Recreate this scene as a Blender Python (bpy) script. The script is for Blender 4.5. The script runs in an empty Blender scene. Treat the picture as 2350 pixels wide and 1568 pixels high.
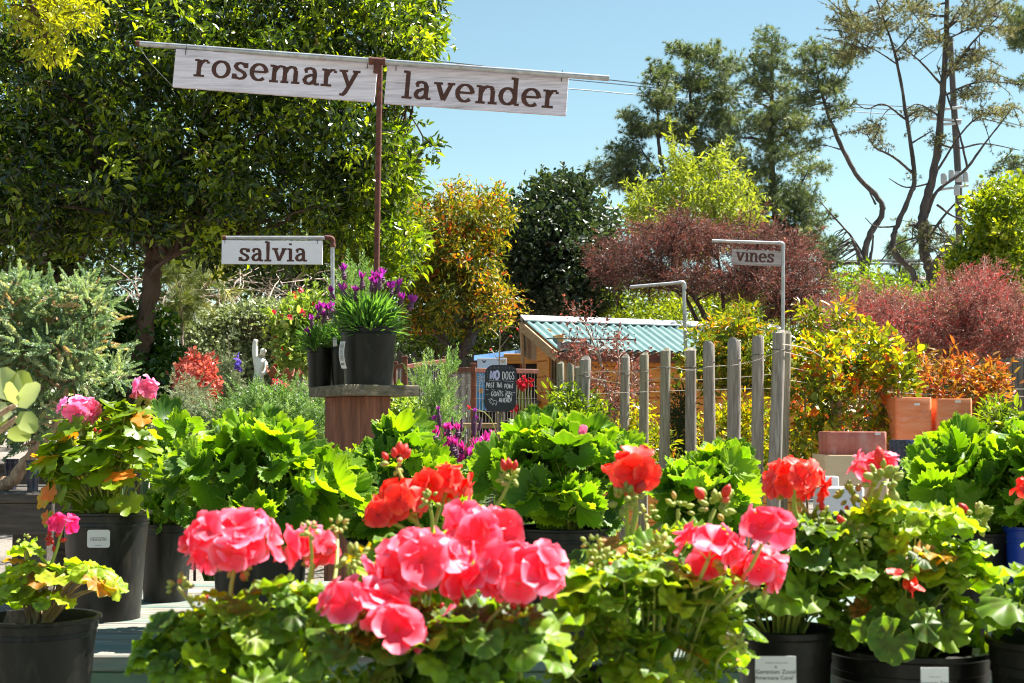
SKY_STRENGTH = .05; SUN_STRENGTH = 4.7; EXPOSURE = 1.92; SKY_AIR = 1.0; SKY_DUST = .0; SKY_OZ = 2.2; DENOISE = True
import bpy, math, random
import numpy as np
from mathutils import Vector, Matrix
rng = np.random.default_rng(11); random.seed(5)
C = bpy.context.scene.collection
K = .85; F = 3263.0; EYE = 1.35*K
PITCH = math.atan((972-784)/F)
PI = math.pi
SUN = Vector((.80, .42, 1.45)).normalized()

# ---------------------------------------------------------------- placing: a point at depth D metres (times K) in front of the lens
def at(x, y, D):
    dx = (x-1175)/F; dz = -(y-784)/F
    c, s = math.cos(PITCH), math.sin(PITCH)
    Y = c - dz*s; Z = s + dz*c
    t = D*K/Y
    return Vector((dx*t, D*K, EYE+Z*t))
def M(px, D): return px*D*K/F
def gnd(x, D):
    p = at(x, 972, D); p.z = 0; return p

# ---------------------------------------------------------------- objects
ORG = {}
def thing(name, label, cat, loc=(0,0,0), group=None):
    o = bpy.data.objects.new(name, None); C.objects.link(o)
    o.location = loc; o.empty_display_size = .1
    o['label'] = label; o['category'] = cat
    if group: o['group'] = group
    ORG[o.name] = Vector(loc)
    return o
def tag(o, label=None, cat=None, group=None, kind=None):
    for k, v in (('label', label), ('category', cat), ('group', group), ('kind', kind)):
        if v: o[k] = v
    return o
def link_mesh(name, me, mat, parent=None, origin=None):
    o = bpy.data.objects.new(name, me); C.objects.link(o)
    if mat: me.materials.append(mat)
    if parent is not None:
        o.parent = parent
        ORG[o.name] = ORG[parent.name]
        org = ORG[parent.name]
    else:
        org = Vector(origin) if origin is not None else Vector((0,0,0))
        o.location = org; ORG[o.name] = org
    if org.length > 0:
        me.transform(Matrix.Translation(-org))
    return o
def np_mesh(name, V, F_idx, F_size, attrs=None, smooth=False):
    me = bpy.data.meshes.new(name)
    V = np.asarray(V, dtype=np.float32); n = len(V)
    me.vertices.add(n); me.vertices.foreach_set('co', V.ravel())
    F_idx = np.asarray(F_idx, dtype=np.int32); F_size = np.asarray(F_size, dtype=np.int32)
    me.loops.add(len(F_idx)); me.loops.foreach_set('vertex_index', F_idx)
    me.polygons.add(len(F_size))
    st = np.zeros(len(F_size), dtype=np.int32); st[1:] = np.cumsum(F_size)[:-1]
    me.polygons.foreach_set('loop_start', st)
    me.polygons.foreach_set('use_smooth', np.full(len(F_size), bool(smooth)))
    for k, a in (attrs or {}).items():
        at_ = me.attributes.new(k, 'FLOAT', 'POINT')
        at_.data.foreach_set('value', np.asarray(a, dtype=np.float32))
    me.update(calc_edges=True)
    return me

class B:
    def __init__(s): s.v = []; s.f = []
    def add(s, vs, fs):
        n = len(s.v); s.v += [tuple(v) for v in vs]; s.f += [tuple(i+n for i in f) for f in fs]
        return s
    def box(s, c, size, R=None, taper=1.0):
        c = Vector(c); x, y, z = size[0]/2, size[1]/2, size[2]/2
        vs = []
        for sz in (-1, 1):
            t = taper if sz > 0 else 1
            for sx, sy in ((-1,-1),(1,-1),(1,1),(-1,1)):
                p = Vector((sx*x*t, sy*y*t, sz*z))
                vs.append(c + (R @ p if R is not None else p))
        return s.add(vs, [(3,2,1,0),(4,5,6,7),(0,1,5,4),(1,2,6,5),(2,3,7,6),(3,0,4,7)])
    def cbox(s, c, size, R=None, ch=.004):
        """a box with its edges eased off"""
        c = Vector(c); h = [size[0]/2, size[1]/2, size[2]/2]; ch = min(ch, min(h)*.45)
        vs = []; idx = {}
        for sx in (-1,1):
            for sy in (-1,1):
                for sz in (-1,1):
                    for ax in range(3):
                        p = [sx*(h[0]-ch), sy*(h[1]-ch), sz*(h[2]-ch)]
                        p[ax] = (sx,sy,sz)[ax]*h[ax]
                        idx[(sx,sy,sz,ax)] = len(vs)
                        q = Vector(p); vs.append(c + (R @ q if R is not None else q))
        fs = []
        for sx in (-1,1):
            for sy in (-1,1):
                for sz in (-1,1):
                    f = [idx[(sx,sy,sz,0)], idx[(sx,sy,sz,1)], idx[(sx,sy,sz,2)]]
                    fs.append(tuple(f if sx*sy*sz > 0 else f[::-1]))
        for ax in range(3):
            a, b = (ax+1) % 3, (ax+2) % 3
            for sg in (-1,1):
                f = []
                for (u, w) in ((-1,-1),(1,-1),(1,1),(-1,1)):
                    k = [0,0,0]; k[ax] = sg; k[a] = u; k[b] = w
                    f.append(idx[(k[0],k[1],k[2],ax)])
                fs.append(tuple(f if sg > 0 else f[::-1]))
            for u in (-1,1):
                for w in (-1,1):
                    k = [0,0,0]; k[a] = u; k[b] = w
                    f = []
                    for sg, axx in ((-1,a),(1,a),(1,b),(-1,b)):
                        k[ax] = sg; f.append(idx[(k[0],k[1],k[2],axx)])
                    fs.append(tuple(f if u*w > 0 else f[::-1]))
        return s.add(vs, fs)
    def tube(s, pts, rads, seg=8, cap=True, jit=0.0):
        pts = [Vector(p) for p in pts]; n = len(pts)
        if not hasattr(rads, '__len__'): rads = [rads]*n
        d0 = (pts[1]-pts[0]).normalized()
        u = d0.orthogonal().normalized()
        base = len(s.v)
        for i, p in enumerate(pts):
            a = pts[max(i-1,0)]; b = pts[min(i+1,n-1)]
            d = (b-a).normalized() if (b-a).length > 1e-9 else d0
            u = (u - d*u.dot(d))
            u = u.normalized() if u.length > 1e-6 else d.orthogonal().normalized()
            w = d.cross(u)
            for k in range(seg):
                t = 2*PI*k/seg
                r = rads[i]*(1+random.uniform(-jit,jit))
                s.v.append(tuple(p + (u*math.cos(t)+w*math.sin(t))*r))
        for i in range(n-1):
            for k in range(seg):
                a = base+i*seg+k; b = base+i*seg+(k+1) % seg
                s.f.append((a, b, b+seg, a+seg))
        if cap:
            s.f.append(tuple(base+k for k in range(seg))[::-1])
            s.f.append(tuple(base+(n-1)*seg+k for k in range(seg)))
        return s
    def lathe(s, c, prof, seg=28, wob=None):
        c = Vector(c); base = len(s.v); n = len(prof)
        for i, (r, z) in enumerate(prof):
            for k in range(seg):
                t = 2*PI*k/seg
                rr = r*(1+(wob(t, i) if wob else 0))
                s.v.append((c.x+rr*math.cos(t), c.y+rr*math.sin(t), c.z+z))
        for i in range(n-1):
            for k in range(seg):
                a = base+i*seg+k; b = base+i*seg+(k+1) % seg
                s.f.append((a, b, b+seg, a+seg))
        return s
    def disc(s, c, r, seg=28, n=None):
        c = Vector(c); base = len(s.v)
        for k in range(seg):
            t = 2*PI*k/seg
            s.v.append((c.x+r*math.cos(t), c.y+r*math.sin(t), c.z))
        s.f.append(tuple(range(base, base+seg)))
        return s
    def build(s, name, mat, parent=None, smooth=False, origin=None):
        me = bpy.data.meshes.new(name)
        me.from_pydata(s.v, [], s.f)
        if smooth:
            me.polygons.foreach_set('use_smooth', [True]*len(me.polygons))
            me.update()
            try: me.set_sharp_from_angle(angle=math.radians(42))
            except Exception: pass
        me.update()
        return link_mesh(name, me, mat, parent, origin)

def curve_pts(ctrl, n=10):
    """Catmull-Rom through control points"""
    P = [Vector(p) for p in ctrl]
    if len(P) < 3: return [P[0].lerp(P[-1], i/n) for i in range(n+1)]
    Q = [P[0]*2-P[1]] + P + [P[-1]*2-P[-2]]
    out = []
    for i in range(1, len(Q)-2):
        for k in range(n):
            t = k/n
            a, b, c, d = Q[i-1], Q[i], Q[i+1], Q[i+2]
            out.append(.5*((2*b)+(c-a)*t+(2*a-5*b+4*c-d)*t*t+(3*b-a-3*c+d)*t**3))
    out.append(P[-1]); return out
def lerp_list(a, n):
    m = len(a); out = []
    for i in range(n):
        t = i/(n-1)*(m-1); k = min(int(t), m-2); out.append(a[k]+(a[k+1]-a[k])*(t-k))
    return out

# ---------------------------------------------------------------- scattering leaves (one mesh for the foliage of one plant)
def nrm(a): return a/np.maximum(np.linalg.norm(a, axis=1, keepdims=True), 1e-9)
def rvec(n): return nrm(rng.normal(size=(n,3)))
class Tmpl:
    def __init__(s, v, f, r=None, a=None):
        s.v = np.array(v, dtype=np.float64)
        s.idx = np.array([i for q in f for i in q], dtype=np.int64)
        s.size = np.array([len(q) for q in f], dtype=np.int64)
        s.r = np.array(r if r is not None else np.zeros(len(v)))
def scatter_mesh(name, tmpls, P, D, N, S, V, smooth=False):
    if isinstance(tmpls, Tmpl): tmpls = [tmpls]
    P = np.asarray(P); n = len(P); S = np.broadcast_to(np.asarray(S, dtype=float), (n,))
    V = np.asarray(V)
    y = nrm(np.asarray(D)); x = np.cross(y, N); bad = np.linalg.norm(x, axis=1) < 1e-4
    x[bad] = np.cross(y[bad], np.array([[.3,.9,.2]])); x = nrm(x); z = np.cross(x, y)
    which = rng.integers(0, len(tmpls), n)
    vs, idx, size, va, ra = [], [], [], [], []; off = 0
    for k, t in enumerate(tmpls):
        m = which == k; c = int(m.sum())
        if not c: continue
        tv = t.v; nv = len(tv)
        vv = (P[m][:,None,:] + S[m][:,None,None]*(tv[None,:,0:1]*x[m][:,None,:]+tv[None,:,1:2]*y[m][:,None,:]+tv[None,:,2:3]*z[m][:,None,:]))
        vs.append(vv.reshape(-1,3))
        idx.append((t.idx[None,:] + (np.arange(c)*nv)[:,None]).ravel()+off)
        size.append(np.tile(t.size, c))
        va.append(np.repeat(V[m], nv)); ra.append(np.tile(t.r, c)); off += nv*c
    return np_mesh(name, np.vstack(vs), np.concatenate(idx), np.concatenate(size),
                   {'v': np.concatenate(va), 'r': np.concatenate(ra)}, smooth)
def scatter(name, tmpls, P, D, N, S, V, mat, parent=None, smooth=False, origin=None):
    return link_mesh(name, scatter_mesh(name, tmpls, P, D, N, S, V, smooth), mat, parent, origin)

# templates: +Y is the leaf's axis, +Z its upper face
T_LEAF = Tmpl([(0,0,0),(-.17,.3,.06),(.17,.3,.06),(0,.5,-.01),(-.15,.68,.05),(.15,.68,.05),(0,1,-.04)],
              [(0,3,1),(0,2,3),(1,3,4),(2,5,3),(3,6,4),(3,5,6)])
T_LEAF2 = Tmpl([(0,0,0),(-.15,.35,.05),(.15,.35,.05),(0,.55,.02),(-.12,.7,.03),(.12,.7,.03),(0,1,-.14)],
              [(0,3,1),(0,2,3),(1,3,4),(2,5,3),(3,6,4),(3,5,6)])
T_ROUND = Tmpl([(0,0,0),(-.3,.25,.07),(.3,.25,.07),(0,.5,0),(-.33,.62,.09),(.33,.62,.09),(-.15,.92,.05),(.15,.92,.05),(0,.97,0)],
              [(0,3,1),(0,2,3),(1,3,4),(2,5,3),(3,8,6,4),(3,5,7,8)])
T_SMALL = Tmpl([(0,0,0),(-.26,.5,.08),(0,1,0),(.26,.5,.08)], [(0,3,2),(0,2,1)])
T_BLADE = Tmpl([(-.03,0,0),(.03,0,0),(-.035,.5,.02),(.035,.5,.02),(0,1,-.06)], [(0,1,3,2),(2,3,4)])
T_LAV = Tmpl([(-.03,0,0),(.03,0,0),(-.055,.55,.03),(.055,.55,.03),(0,1,-.02),(0,.5,0)], [(0,1,5),(0,5,2),(1,3,5),(2,5,4),(5,3,4)])
def needle_tuft(n, spread, w=.03, seed=0, droop=0.0):
    r = random.Random(seed); v = []; f = []
    for i in range(n):
        a = r.uniform(0, 2*PI); e = r.uniform(.1, spread); L = r.uniform(.7, 1.0)
        b0 = r.uniform(0,.35)
        d = Vector((math.sin(e)*math.cos(a), math.cos(e), math.sin(e)*math.sin(a)))
        q = d.orthogonal().normalized()*w
        p = Vector((0,b0,0)); t = p+d*L*(1-b0*.5); t.z -= droop*L*L
        k = len(v); v += [tuple(p-q), tuple(p+q), tuple(t)]; f.append((k,k+1,k+2))
    return Tmpl(v, f)
T_PINE = [needle_tuft(16, 1.35, .04, s) for s in range(5)]
T_LONGPINE = [needle_tuft(26, 1.3, .014, 20+s, .1) for s in range(3)]
def sprig(n, L, w, ang, seed, taper=.5):
    """twig with small leaves all round (rosemary, juniper, barberry twigs)"""
    r = random.Random(seed); v = []; f = []
    for i in range(n):
        t = i/n; a = i*2.4+r.uniform(-.4,.4); l = L*(1-taper*t)*r.uniform(.8,1.15)
        p = Vector((0,t,0)); d = Vector((math.sin(ang)*math.cos(a), math.cos(ang), math.sin(ang)*math.sin(a)))
        q = d.orthogonal().normalized()
        q = (Matrix.Rotation(r.uniform(0,PI), 3, d) @ q)*w
        m = p+d*l*.5; k = len(v)
        v += [tuple(p), tuple(m-q), tuple(p+d*l), tuple(m+q)]; f.append((k,k+1,k+2,k+3))
    k = len(v); s_ = .006
    v += [(-s_,0,0),(s_,0,0),(0,1,0),(0,0,-s_),(0,0,s_)]; f += [(k,k+1,k+2),(k+3,k+4,k+2)]
    return Tmpl(v, f)
T_ROSEMARY = [sprig(30, .24, .026, .7, s) for s in range(4)]
T_JUNIPER = [sprig(44, .26, .042, .6, 9+s, .65) for s in range(4)]
T_BERRYTWIG = [sprig(22, .16, .045, 1.0, 30+s, .3) for s in range(3)]
def geran(seed, lobes=7, ruf=.10, cup=.25, serr=.0, deep=.10, ns=42, droop=.0, notch=.35):
    """round lobed leaf of a zonal or regal geranium, stalk at the origin; r = distance from the stalk"""
    r = random.Random(seed); rings = [.30,.58,.80,.93,1.0]; v = [(0,0,0)]; rr = [0.]; f = []
    ph = r.uniform(0,6.28); ph2 = r.uniform(0,6.28); a0 = notch
    for q in rings:
        for k in range(ns):
            t = k/(ns-1); a = -PI/2 + a0 + (2*PI-2*a0)*t
            lob = abs(math.cos((t*lobes)*PI)); R = 1-deep*(1-lob)**1.5*1.2
            R *= 1+.05*math.sin(a*2+ph)
            if serr and q > .9: R *= 1+serr*((k % 2)-.5)*(1 if q > .97 else .5)
            R *= (1-.25*abs(math.cos(PI*t))**8)
            x = q*R*math.cos(a); y = q*R*math.sin(a)
            z = .028*q*math.cos(t*lobes*6*PI)*(1 if serr else .45) + cup*q*q + ruf*q**2.2*math.cos(t*lobes*2*PI) + .06*q*q*math.sin(a*3+ph2) + .07*q*q*math.sin(a+ph) - droop*q**4
            v.append((x, y+.0, z)); rr.append(q)
    for k in range(ns-1): f.append((0, 1+k, 2+k))
    for j in range(len(rings)-1):
        for k in range(ns-1):
            a = 1+j*ns+k; f.append((a, a+ns, a+ns+1, a+1))
    t = Tmpl(v, f, rr); t.v *= .5
    return t
T_ZONAL = [geran(s, random.Random(s+3).choice((6,7,8)), random.Random(s).uniform(.05,.19), random.Random(s+50).uniform(-.28,.38), .03, random.Random(s+8).uniform(.05,.11), droop=random.Random(s+4).uniform(0,.22)) for s in range(11)]
T_REGAL = [geran(100+s, random.Random(s+9).choice((5,5,7)), random.Random(s).uniform(.07,.17), random.Random(s+70).uniform(.15,.6), .13, .20, 60, notch=random.Random(s).uniform(.45,.95)) for s in range(9)]
T_IVYG = [geran(200+s, 5, .04, random.Random(s+90).uniform(-.25,.25), 0, .33, 26, notch=.4) for s in range(5)]
def floret(seed, npet=5, curl=.3):
    r = random.Random(seed); v = []; f = []; rr = []
    for p in range(npet):
        a = 2*PI*p/npet + r.uniform(-.15,.15); tilt = r.uniform(.15,.62); L = r.uniform(.86,1.1); W = r.uniform(.46,.56); cv = r.uniform(.05,.40)
        k = len(v); nu, nv = 5, 6
        tw = r.uniform(-.35,.35)
        for j in range(nv):
            t = j/(nv-1)
            w = W*(math.sin(min(t*1.06,1)*PI*.60)**.9)*(1 if t < .8 else math.sqrt(max(0,1-((t-.8)/.235)**2)))+.03
            for i in range(nu):
                s_ = (i/(nu-1)-.5)*2
                x = s_*w; y = .04+L*t*(1-.10*s_*s_*t)
                z = y*math.tan(tilt)*.75 - curl*t*t*.6 + cv*s_*s_*w*.9 + .05*math.sin(s_*4+p)*t + tw*s_*t*.25
                ca, sa = math.cos(a), math.sin(a)
                v.append((x*ca-y*sa, x*sa+y*ca, z)); rr.append(t)
        for j in range(nv-1):
            for i in range(nu-1):
                b = k+j*nu+i; f.append((b,b+1,b+nu+1,b+nu))
    t = Tmpl(v, f, rr)
    t.v = np.stack([t.v[:,0], t.v[:,2], t.v[:,1]], axis=1); t.v[:,2] *= -1   # floret axis becomes +Y
    return t
T_FLORET = [floret(s, 5, random.Random(s).uniform(.1,.5)) for s in range(6)]
def ovoid(nr=6, ns=8, w=.32):
    v = [(0,0,0)]; f = []
    for j in range(1, nr):
        t = j/nr; r = w*math.sin(PI*t)**.8*(1-.2*t)
        for k in range(ns): v.append((r*math.cos(2*PI*k/ns), t, r*math.sin(2*PI*k/ns)))
    v.append((0,1,0)); e = len(v)-1
    for k in range(ns):
        k2 = (k+1) % ns
        f.append((0,1+k2,1+k)); f.append((e, 1+(nr-2)*ns+k, 1+(nr-2)*ns+k2))
        for j in range(nr-2):
            a = 1+j*ns+k; b = 1+j*ns+k2; f.append((a,b,b+ns,a+ns))
    return Tmpl(v, f, [p[1] for p in v])
T_BUD = ovoid(); T_BERRY = ovoid(4,6,.5)

# ---------------------------------------------------------------- materials
MATS = {}
def newmat(name):
    m = bpy.data.materials.new(name); m.use_nodes = True
    nt = m.node_tree; nt.nodes.clear()
    out = nt.nodes.new('ShaderNodeOutputMaterial')
    return m, nt, out
def ramp(nt, cols, fac, interp='LINEAR'):
    r = nt.nodes.new('ShaderNodeValToRGB'); e = r.color_ramp.elements; r.color_ramp.interpolation = interp
    while len(e) < len(cols): e.new(.5)
    for i, (p, c) in enumerate(cols): e[i].position = p; e[i].color = (*c, 1)
    nt.links.new(fac, r.inputs[0]); return r
def attr(nt, name):
    a = nt.nodes.new('ShaderNodeAttribute'); a.attribute_name = name; return a.outputs['Fac']
def mixrgb(nt, fac, a, b, mode='MIX'):
    m = nt.nodes.new('ShaderNodeMix'); m.data_type = 'RGBA'; m.blend_type = mode
    for sock, v in ((m.inputs[0], fac), (m.inputs[6], a), (m.inputs[7], b)):
        if hasattr(v, 'links'): nt.links.new(v, sock)
        elif isinstance(v, (int, float)): sock.default_value = v
        else: sock.default_value = (*v, 1)
    return m.outputs[2]
def leafmat(name, cols, tint=(1.5,1.6,.6), tfac=.45, rough=.45, zone=None, rim=None, tbright=1.0, spec=.5):
    m, nt, out = newmat(name)
    col = ramp(nt, cols, attr(nt, 'v')).outputs[0]
    if zone:      # the dark horseshoe zone of a zonal leaf: (ramp positions, colour, strength)
        rp = ramp(nt, zone[0], attr(nt, 'r')).outputs[0]
        col = mixrgb(nt, rp, col, zone[1])
    if rim:
        rp = ramp(nt, rim[0], attr(nt, 'r')).outputs[0]
        col = mixrgb(nt, rp, col, rim[1])
    b = nt.nodes.new('ShaderNodeBsdfPrincipled'); nt.links.new(col, b.inputs['Base Color'])
    b.inputs['Roughness'].default_value = rough; b.inputs['Specular IOR Level'].default_value = spec
    t = nt.nodes.new('ShaderNodeBsdfTranslucent')
    tc = mixrgb(nt, 1.0, col, tuple(c*tbright for c in tint), 'MULTIPLY'); nt.links.new(tc, t.inputs[0])
    mx = nt.nodes.new('ShaderNodeMixShader'); mx.inputs[0].default_value = tfac
    nt.links.new(b.outputs[0], mx.inputs[1]); nt.links.new(t.outputs[0], mx.inputs[2])
    nt.links.new(mx.outputs[0], out.inputs[0]); return m
def coords(nt, scale=(1,1,1)):
    tc = nt.nodes.new('ShaderNodeTexCoord'); mp = nt.nodes.new('ShaderNodeMapping')
    mp.inputs['Scale'].default_value = scale; nt.links.new(tc.outputs['Object'], mp.inputs[0]); return mp.outputs[0]
def noise_(nt, vec, scale=5, detail=5, rough=.6, dist=0):
    n = nt.nodes.new('ShaderNodeTexNoise'); n.inputs['Scale'].default_value = scale; n.inputs['Detail'].default_value = detail
    n.inputs['Roughness'].default_value = rough; n.inputs['Distortion'].default_value = dist
    nt.links.new(vec, n.inputs['Vector']); return n.outputs[0]
def surf(name, cols, scale=(1,1,1), nscale=5, detail=6, rough=.7, metal=0, bump=.0, bdist=.01, dist=0, spec=.5, nrough=.6, second=None, roughvar=None):
    """procedural surface: noise -> colour ramp, same noise as bump; second = (cols, scale, nscale, factor ramp) patches over it"""
    m, nt, out = newmat(name); vec = coords(nt, scale)
    n = noise_(nt, vec, nscale, detail, nrough, dist)
    col = ramp(nt, cols, n).outputs[0]
    if second:
        c2, sc2, ns2, fr = second
        n2 = noise_(nt, coords(nt, sc2), ns2, 6, .65)
        col = mixrgb(nt, ramp(nt, fr, n2).outputs[0], col, c2)
    b = nt.nodes.new('ShaderNodeBsdfPrincipled'); nt.links.new(col, b.inputs['Base Color'])
    b.inputs['Roughness'].default_value = rough; b.inputs['Metallic'].default_value = metal; b.inputs['Specular IOR Level'].default_value = spec
    if roughvar:
        rr = ramp(nt, [(0.3,(roughvar[0],)*3),(.7,(roughvar[1],)*3)], noise_(nt, vec, nscale*.6, 4)).outputs[0]
        nt.links.new(rr, b.inputs['Roughness'])
    if bump:
        bp = nt.nodes.new('ShaderNodeBump'); bp.inputs['Strength'].default_value = bump; bp.inputs['Distance'].default_value = bdist
        nt.links.new(n, bp.inputs['Height']); nt.links.new(bp.outputs[0], b.inputs['Normal'])
    nt.links.new(b.outputs[0], out.inputs[0]); return m
W = (1,1,1); Z0 = (0,0,0)
# foliage
zn = ([(0,Z0),(.16,Z0),(.34,(.34,)*3),(.50,(.42,)*3),(.66,Z0)], (.07,.035,.012))
L_zonal = leafmat('zonal_leaf', [(0,(.055,.11,.018)),(.33,(.165,.29,.024)),(.70,(.31,.44,.026)),(.93,(.46,.53,.02)),(.97,(.50,.22,.03)),(1,(.55,.24,.05))], (1.6,1.6,.28), .48, .46, zn, ([(0,Z0),(.9,Z0),(1,(.5,)*3)], (.28,.38,.10)), spec=.35)
L_regal = leafmat('regal_leaf', [(0,(.045,.115,.009)),(.5,(.12,.26,.010)),(1,(.25,.40,.013))], (1.65,1.55,.25), .46, .48, None, ([(0,Z0),(.93,Z0),(1,(.5,)*3)], (.38,.5,.15)), spec=.35)
L_ivyg = leafmat('ivy_leaf', [(0,(.07,.14,.010)),(.5,(.17,.29,.012)),(.84,(.30,.42,.014)),(.90,(.65,.42,.02)),(1,(.78,.22,.03))], (1.7,1.45,.28), .48, .4)
L_lav = leafmat('lavender_leaf', [(0,(.07,.15,.05)),(.5,(.12,.26,.05)),(1,(.22,.38,.08))], (1.4,1.5,.5), .35, .5)
L_greylav = leafmat('grey_lavender_leaf', [(0,(.10,.16,.08)),(1,(.22,.30,.16))], (1.2,1.3,.7), .3, .55)
L_bay = leafmat('bay_leaf', [(0,(.015,.029,.006)),(.45,(.045,.078,.010)),(.72,(.12,.175,.013)),(1,(.33,.39,.022))], (2.0,2.05,.30), .42, .26, spec=.7)
L_baylight = leafmat('light_bay_leaf', [(0,(.05,.10,.010)),(.5,(.13,.20,.014)),(1,(.28,.33,.02))], (1.7,1.7,.35), .48, .32)
L_yellowgreen = leafmat('yellow_green_leaf', [(0,(.20,.24,.012)),(1,(.42,.42,.02))], (1.4,1.3,.3), .5, .35)
L_camellia = leafmat('dark_glossy_leaf', [(0,(.02,.055,.01)),(.7,(.05,.12,.012)),(1,(.16,.26,.02))], (1.6,1.8,.4), .35, .25)
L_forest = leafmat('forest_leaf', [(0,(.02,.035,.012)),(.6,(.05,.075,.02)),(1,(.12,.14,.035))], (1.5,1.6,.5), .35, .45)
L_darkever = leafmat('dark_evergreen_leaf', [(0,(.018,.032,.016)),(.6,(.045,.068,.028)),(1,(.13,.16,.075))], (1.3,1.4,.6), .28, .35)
L_orange = leafmat('autumn_leaf', [(0,(.07,.10,.012)),(.34,(.19,.23,.015)),(.55,(.46,.38,.018)),(.74,(.62,.34,.015)),(.88,(.50,.15,.015)),(1,(.42,.07,.02))], (1.3,1.2,.4), .45, .4)
L_bamboo = leafmat('bamboo_leaf', [(0,(.16,.22,.03)),(1,(.34,.40,.06))], (1.4,1.3,.4), .5, .5)
L_purple = leafmat('purple_leaf', [(0,(.030,.018,.012)),(.5,(.088,.044,.030)),(1,(.24,.10,.075))], (1.6,.95,.85), .4, .45)
L_redbush = leafmat('barberry_leaf', [(0,(.10,.040,.030)),(.5,(.22,.10,.08)),(.88,(.36,.17,.14)),(1,(.45,.06,.06))], (1.35,1.0,.9), .42, .45)
L_redlow = leafmat('red_shrub_leaf', [(0,(.30,.05,.035)),(.5,(.58,.15,.11)),(1,(.72,.30,.24))], (1.4,1,.8), .4, .4)
L_vine = leafmat('vine_leaf', [(0,(.09,.14,.012)),(.38,(.23,.30,.015)),(.75,(.48,.47,.02)),(.94,(.62,.36,.02)),(1,(.55,.14,.03))], (1.5,1.3,.3), .5, .4)
L_orangevine = leafmat('orange_vine_leaf', [(0,(.12,.12,.02)),(.4,(.32,.20,.03)),(.7,(.45,.16,.03)),(1,(.42,.07,.03))], (1.4,1.15,.5), .48, .4)
L_photinia = leafmat('photinia_leaf', [(0,(.05,.09,.012)),(.5,(.13,.19,.015)),(.85,(.38,.36,.02)),(1,(.5,.22,.03))], (1.5,1.4,.35), .42, .3)
L_brightree = leafmat('bright_tree_leaf', [(0,(.07,.12,.010)),(.5,(.17,.24,.013)),(1,(.36,.40,.02))], (1.6,1.5,.35), .45, .33)
L_hedge = leafmat('hedge_leaf', [(0,(.15,.18,.09)),(.6,(.30,.34,.18)),(1,(.52,.54,.36))], (1.2,1.3,.7), .3, .5)
L_rosemary = leafmat('rosemary_leaf', [(0,(.08,.15,.05)),(.6,(.16,.27,.08)),(1,(.30,.40,.15))], (1.3,1.4,.6), .35, .5)
L_juniper = leafmat('juniper_leaf', [(0,(.10,.16,.095)),(.45,(.20,.29,.17)),(.75,(.36,.44,.26)),(.90,(.46,.46,.24)),(1,(.50,.33,.20))], (1.35,1.4,.6), .35, .5)
L_pine = leafmat('pine_needles', [(0,(.055,.085,.045)),(.6,(.14,.18,.085)),(1,(.28,.30,.13))], (1.3,1.4,.6), .3, .5)
L_drypine = leafmat('dry_pine_needles', [(0,(.10,.11,.05)),(.6,(.21,.21,.10)),(1,(.34,.31,.15))], (1.3,1.3,.6), .3, .5)
L_longpine = leafmat('long_pine_needles', [(0,(.10,.15,.05)),(.6,(.22,.26,.09)),(1,(.45,.42,.16))], (1.3,1.3,.5), .35, .45)
L_salvia = leafmat('salvia_leaf', [(0,(.10,.18,.03)),(.6,(.24,.34,.06)),(1,(.45,.50,.16))], (1.4,1.4,.5), .42, .45)
L_conifer = leafmat('conifer_leaf', [(0,(.02,.045,.014)),(.7,(.045,.085,.022)),(1,(.09,.13,.03))], (1.4,1.4,.5), .3, .5)
L_silver = leafmat('silver_leaf', [(0,(.16,.20,.12)),(1,(.36,.40,.26))], (1.2,1.25,.7), .35, .55)
L_grass = leafmat('grass_blade', [(0,(.08,.16,.03)),(.7,(.18,.30,.05)),(1,(.42,.46,.16))], (1.3,1.4,.5), .4, .4)
L_succulent = leafmat('pale_leaf', [(0,(.26,.34,.10)),(.6,(.36,.42,.10)),(1,(.45,.50,.30))], (1.3,1.3,.5), .4, .4)
def petmat(name, cen, mid, edge, tint=(1.3,1.1,1.1), tf=.42):
    m, nt, out = newmat(name)
    col = ramp(nt, [(0,cen),(.22,mid),(.62,mid),(.93,edge),(1,tuple(min(.97,c*1.12) for c in edge))], attr(nt,'r')).outputs[0]
    v = ramp(nt, [(0,(.80,.50,.50)),(.6,(1.0,.95,.95)),(1,(1.03,1.25,1.25))], attr(nt,'v')).outputs[0]
    col = mixrgb(nt, 1.0, col, v, 'MULTIPLY')
    b = nt.nodes.new('ShaderNodeBsdfPrincipled'); nt.links.new(col, b.inputs['Base Color']); b.inputs['Roughness'].default_value = .5
    b.inputs['Sheen Weight'].default_value = .15
    t = nt.nodes.new('ShaderNodeBsdfTranslucent'); nt.links.new(mixrgb(nt, 1.0, col, tint, 'MULTIPLY'), t.inputs[0])
    mx = nt.nodes.new('ShaderNodeMixShader'); mx.inputs[0].default_value = tf
    nt.links.new(b.outputs[0], mx.inputs[1]); nt.links.new(t.outputs[0], mx.inputs[2]); nt.links.new(mx.outputs[0], out.inputs[0]); return m
P_coral = petmat('coral_petal', (.80,.012,.008), (.92,.045,.11), (.96,.28,.42), (1.4,1.0,1.05), .32)
P_red = petmat('red_petal', (.60,.008,.006), (.90,.022,.010), (.95,.12,.07), (1.3,1,1), .32)
P_pink = petmat('light_pink_petal', (.80,.08,.26), (.90,.22,.48), (.95,.42,.66))
P_magenta = petmat('magenta_petal', (.55,.005,.05), (.75,.012,.16), (.85,.05,.32))
P_violet = petmat('lavender_bract', (.45,.03,.45), (.64,.08,.62), (.75,.22,.78))
P_lilacpink = petmat('pink_lavender_bract', (.70,.05,.42), (.90,.14,.60), (.95,.34,.78))
P_smallred = petmat('small_red_petal', (.5,.01,.03), (.7,.02,.05), (.75,.05,.10))
P_blossom = petmat('yellow_blossom', (.4,.36,.08), (.5,.46,.10), (.6,.55,.2))
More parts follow.
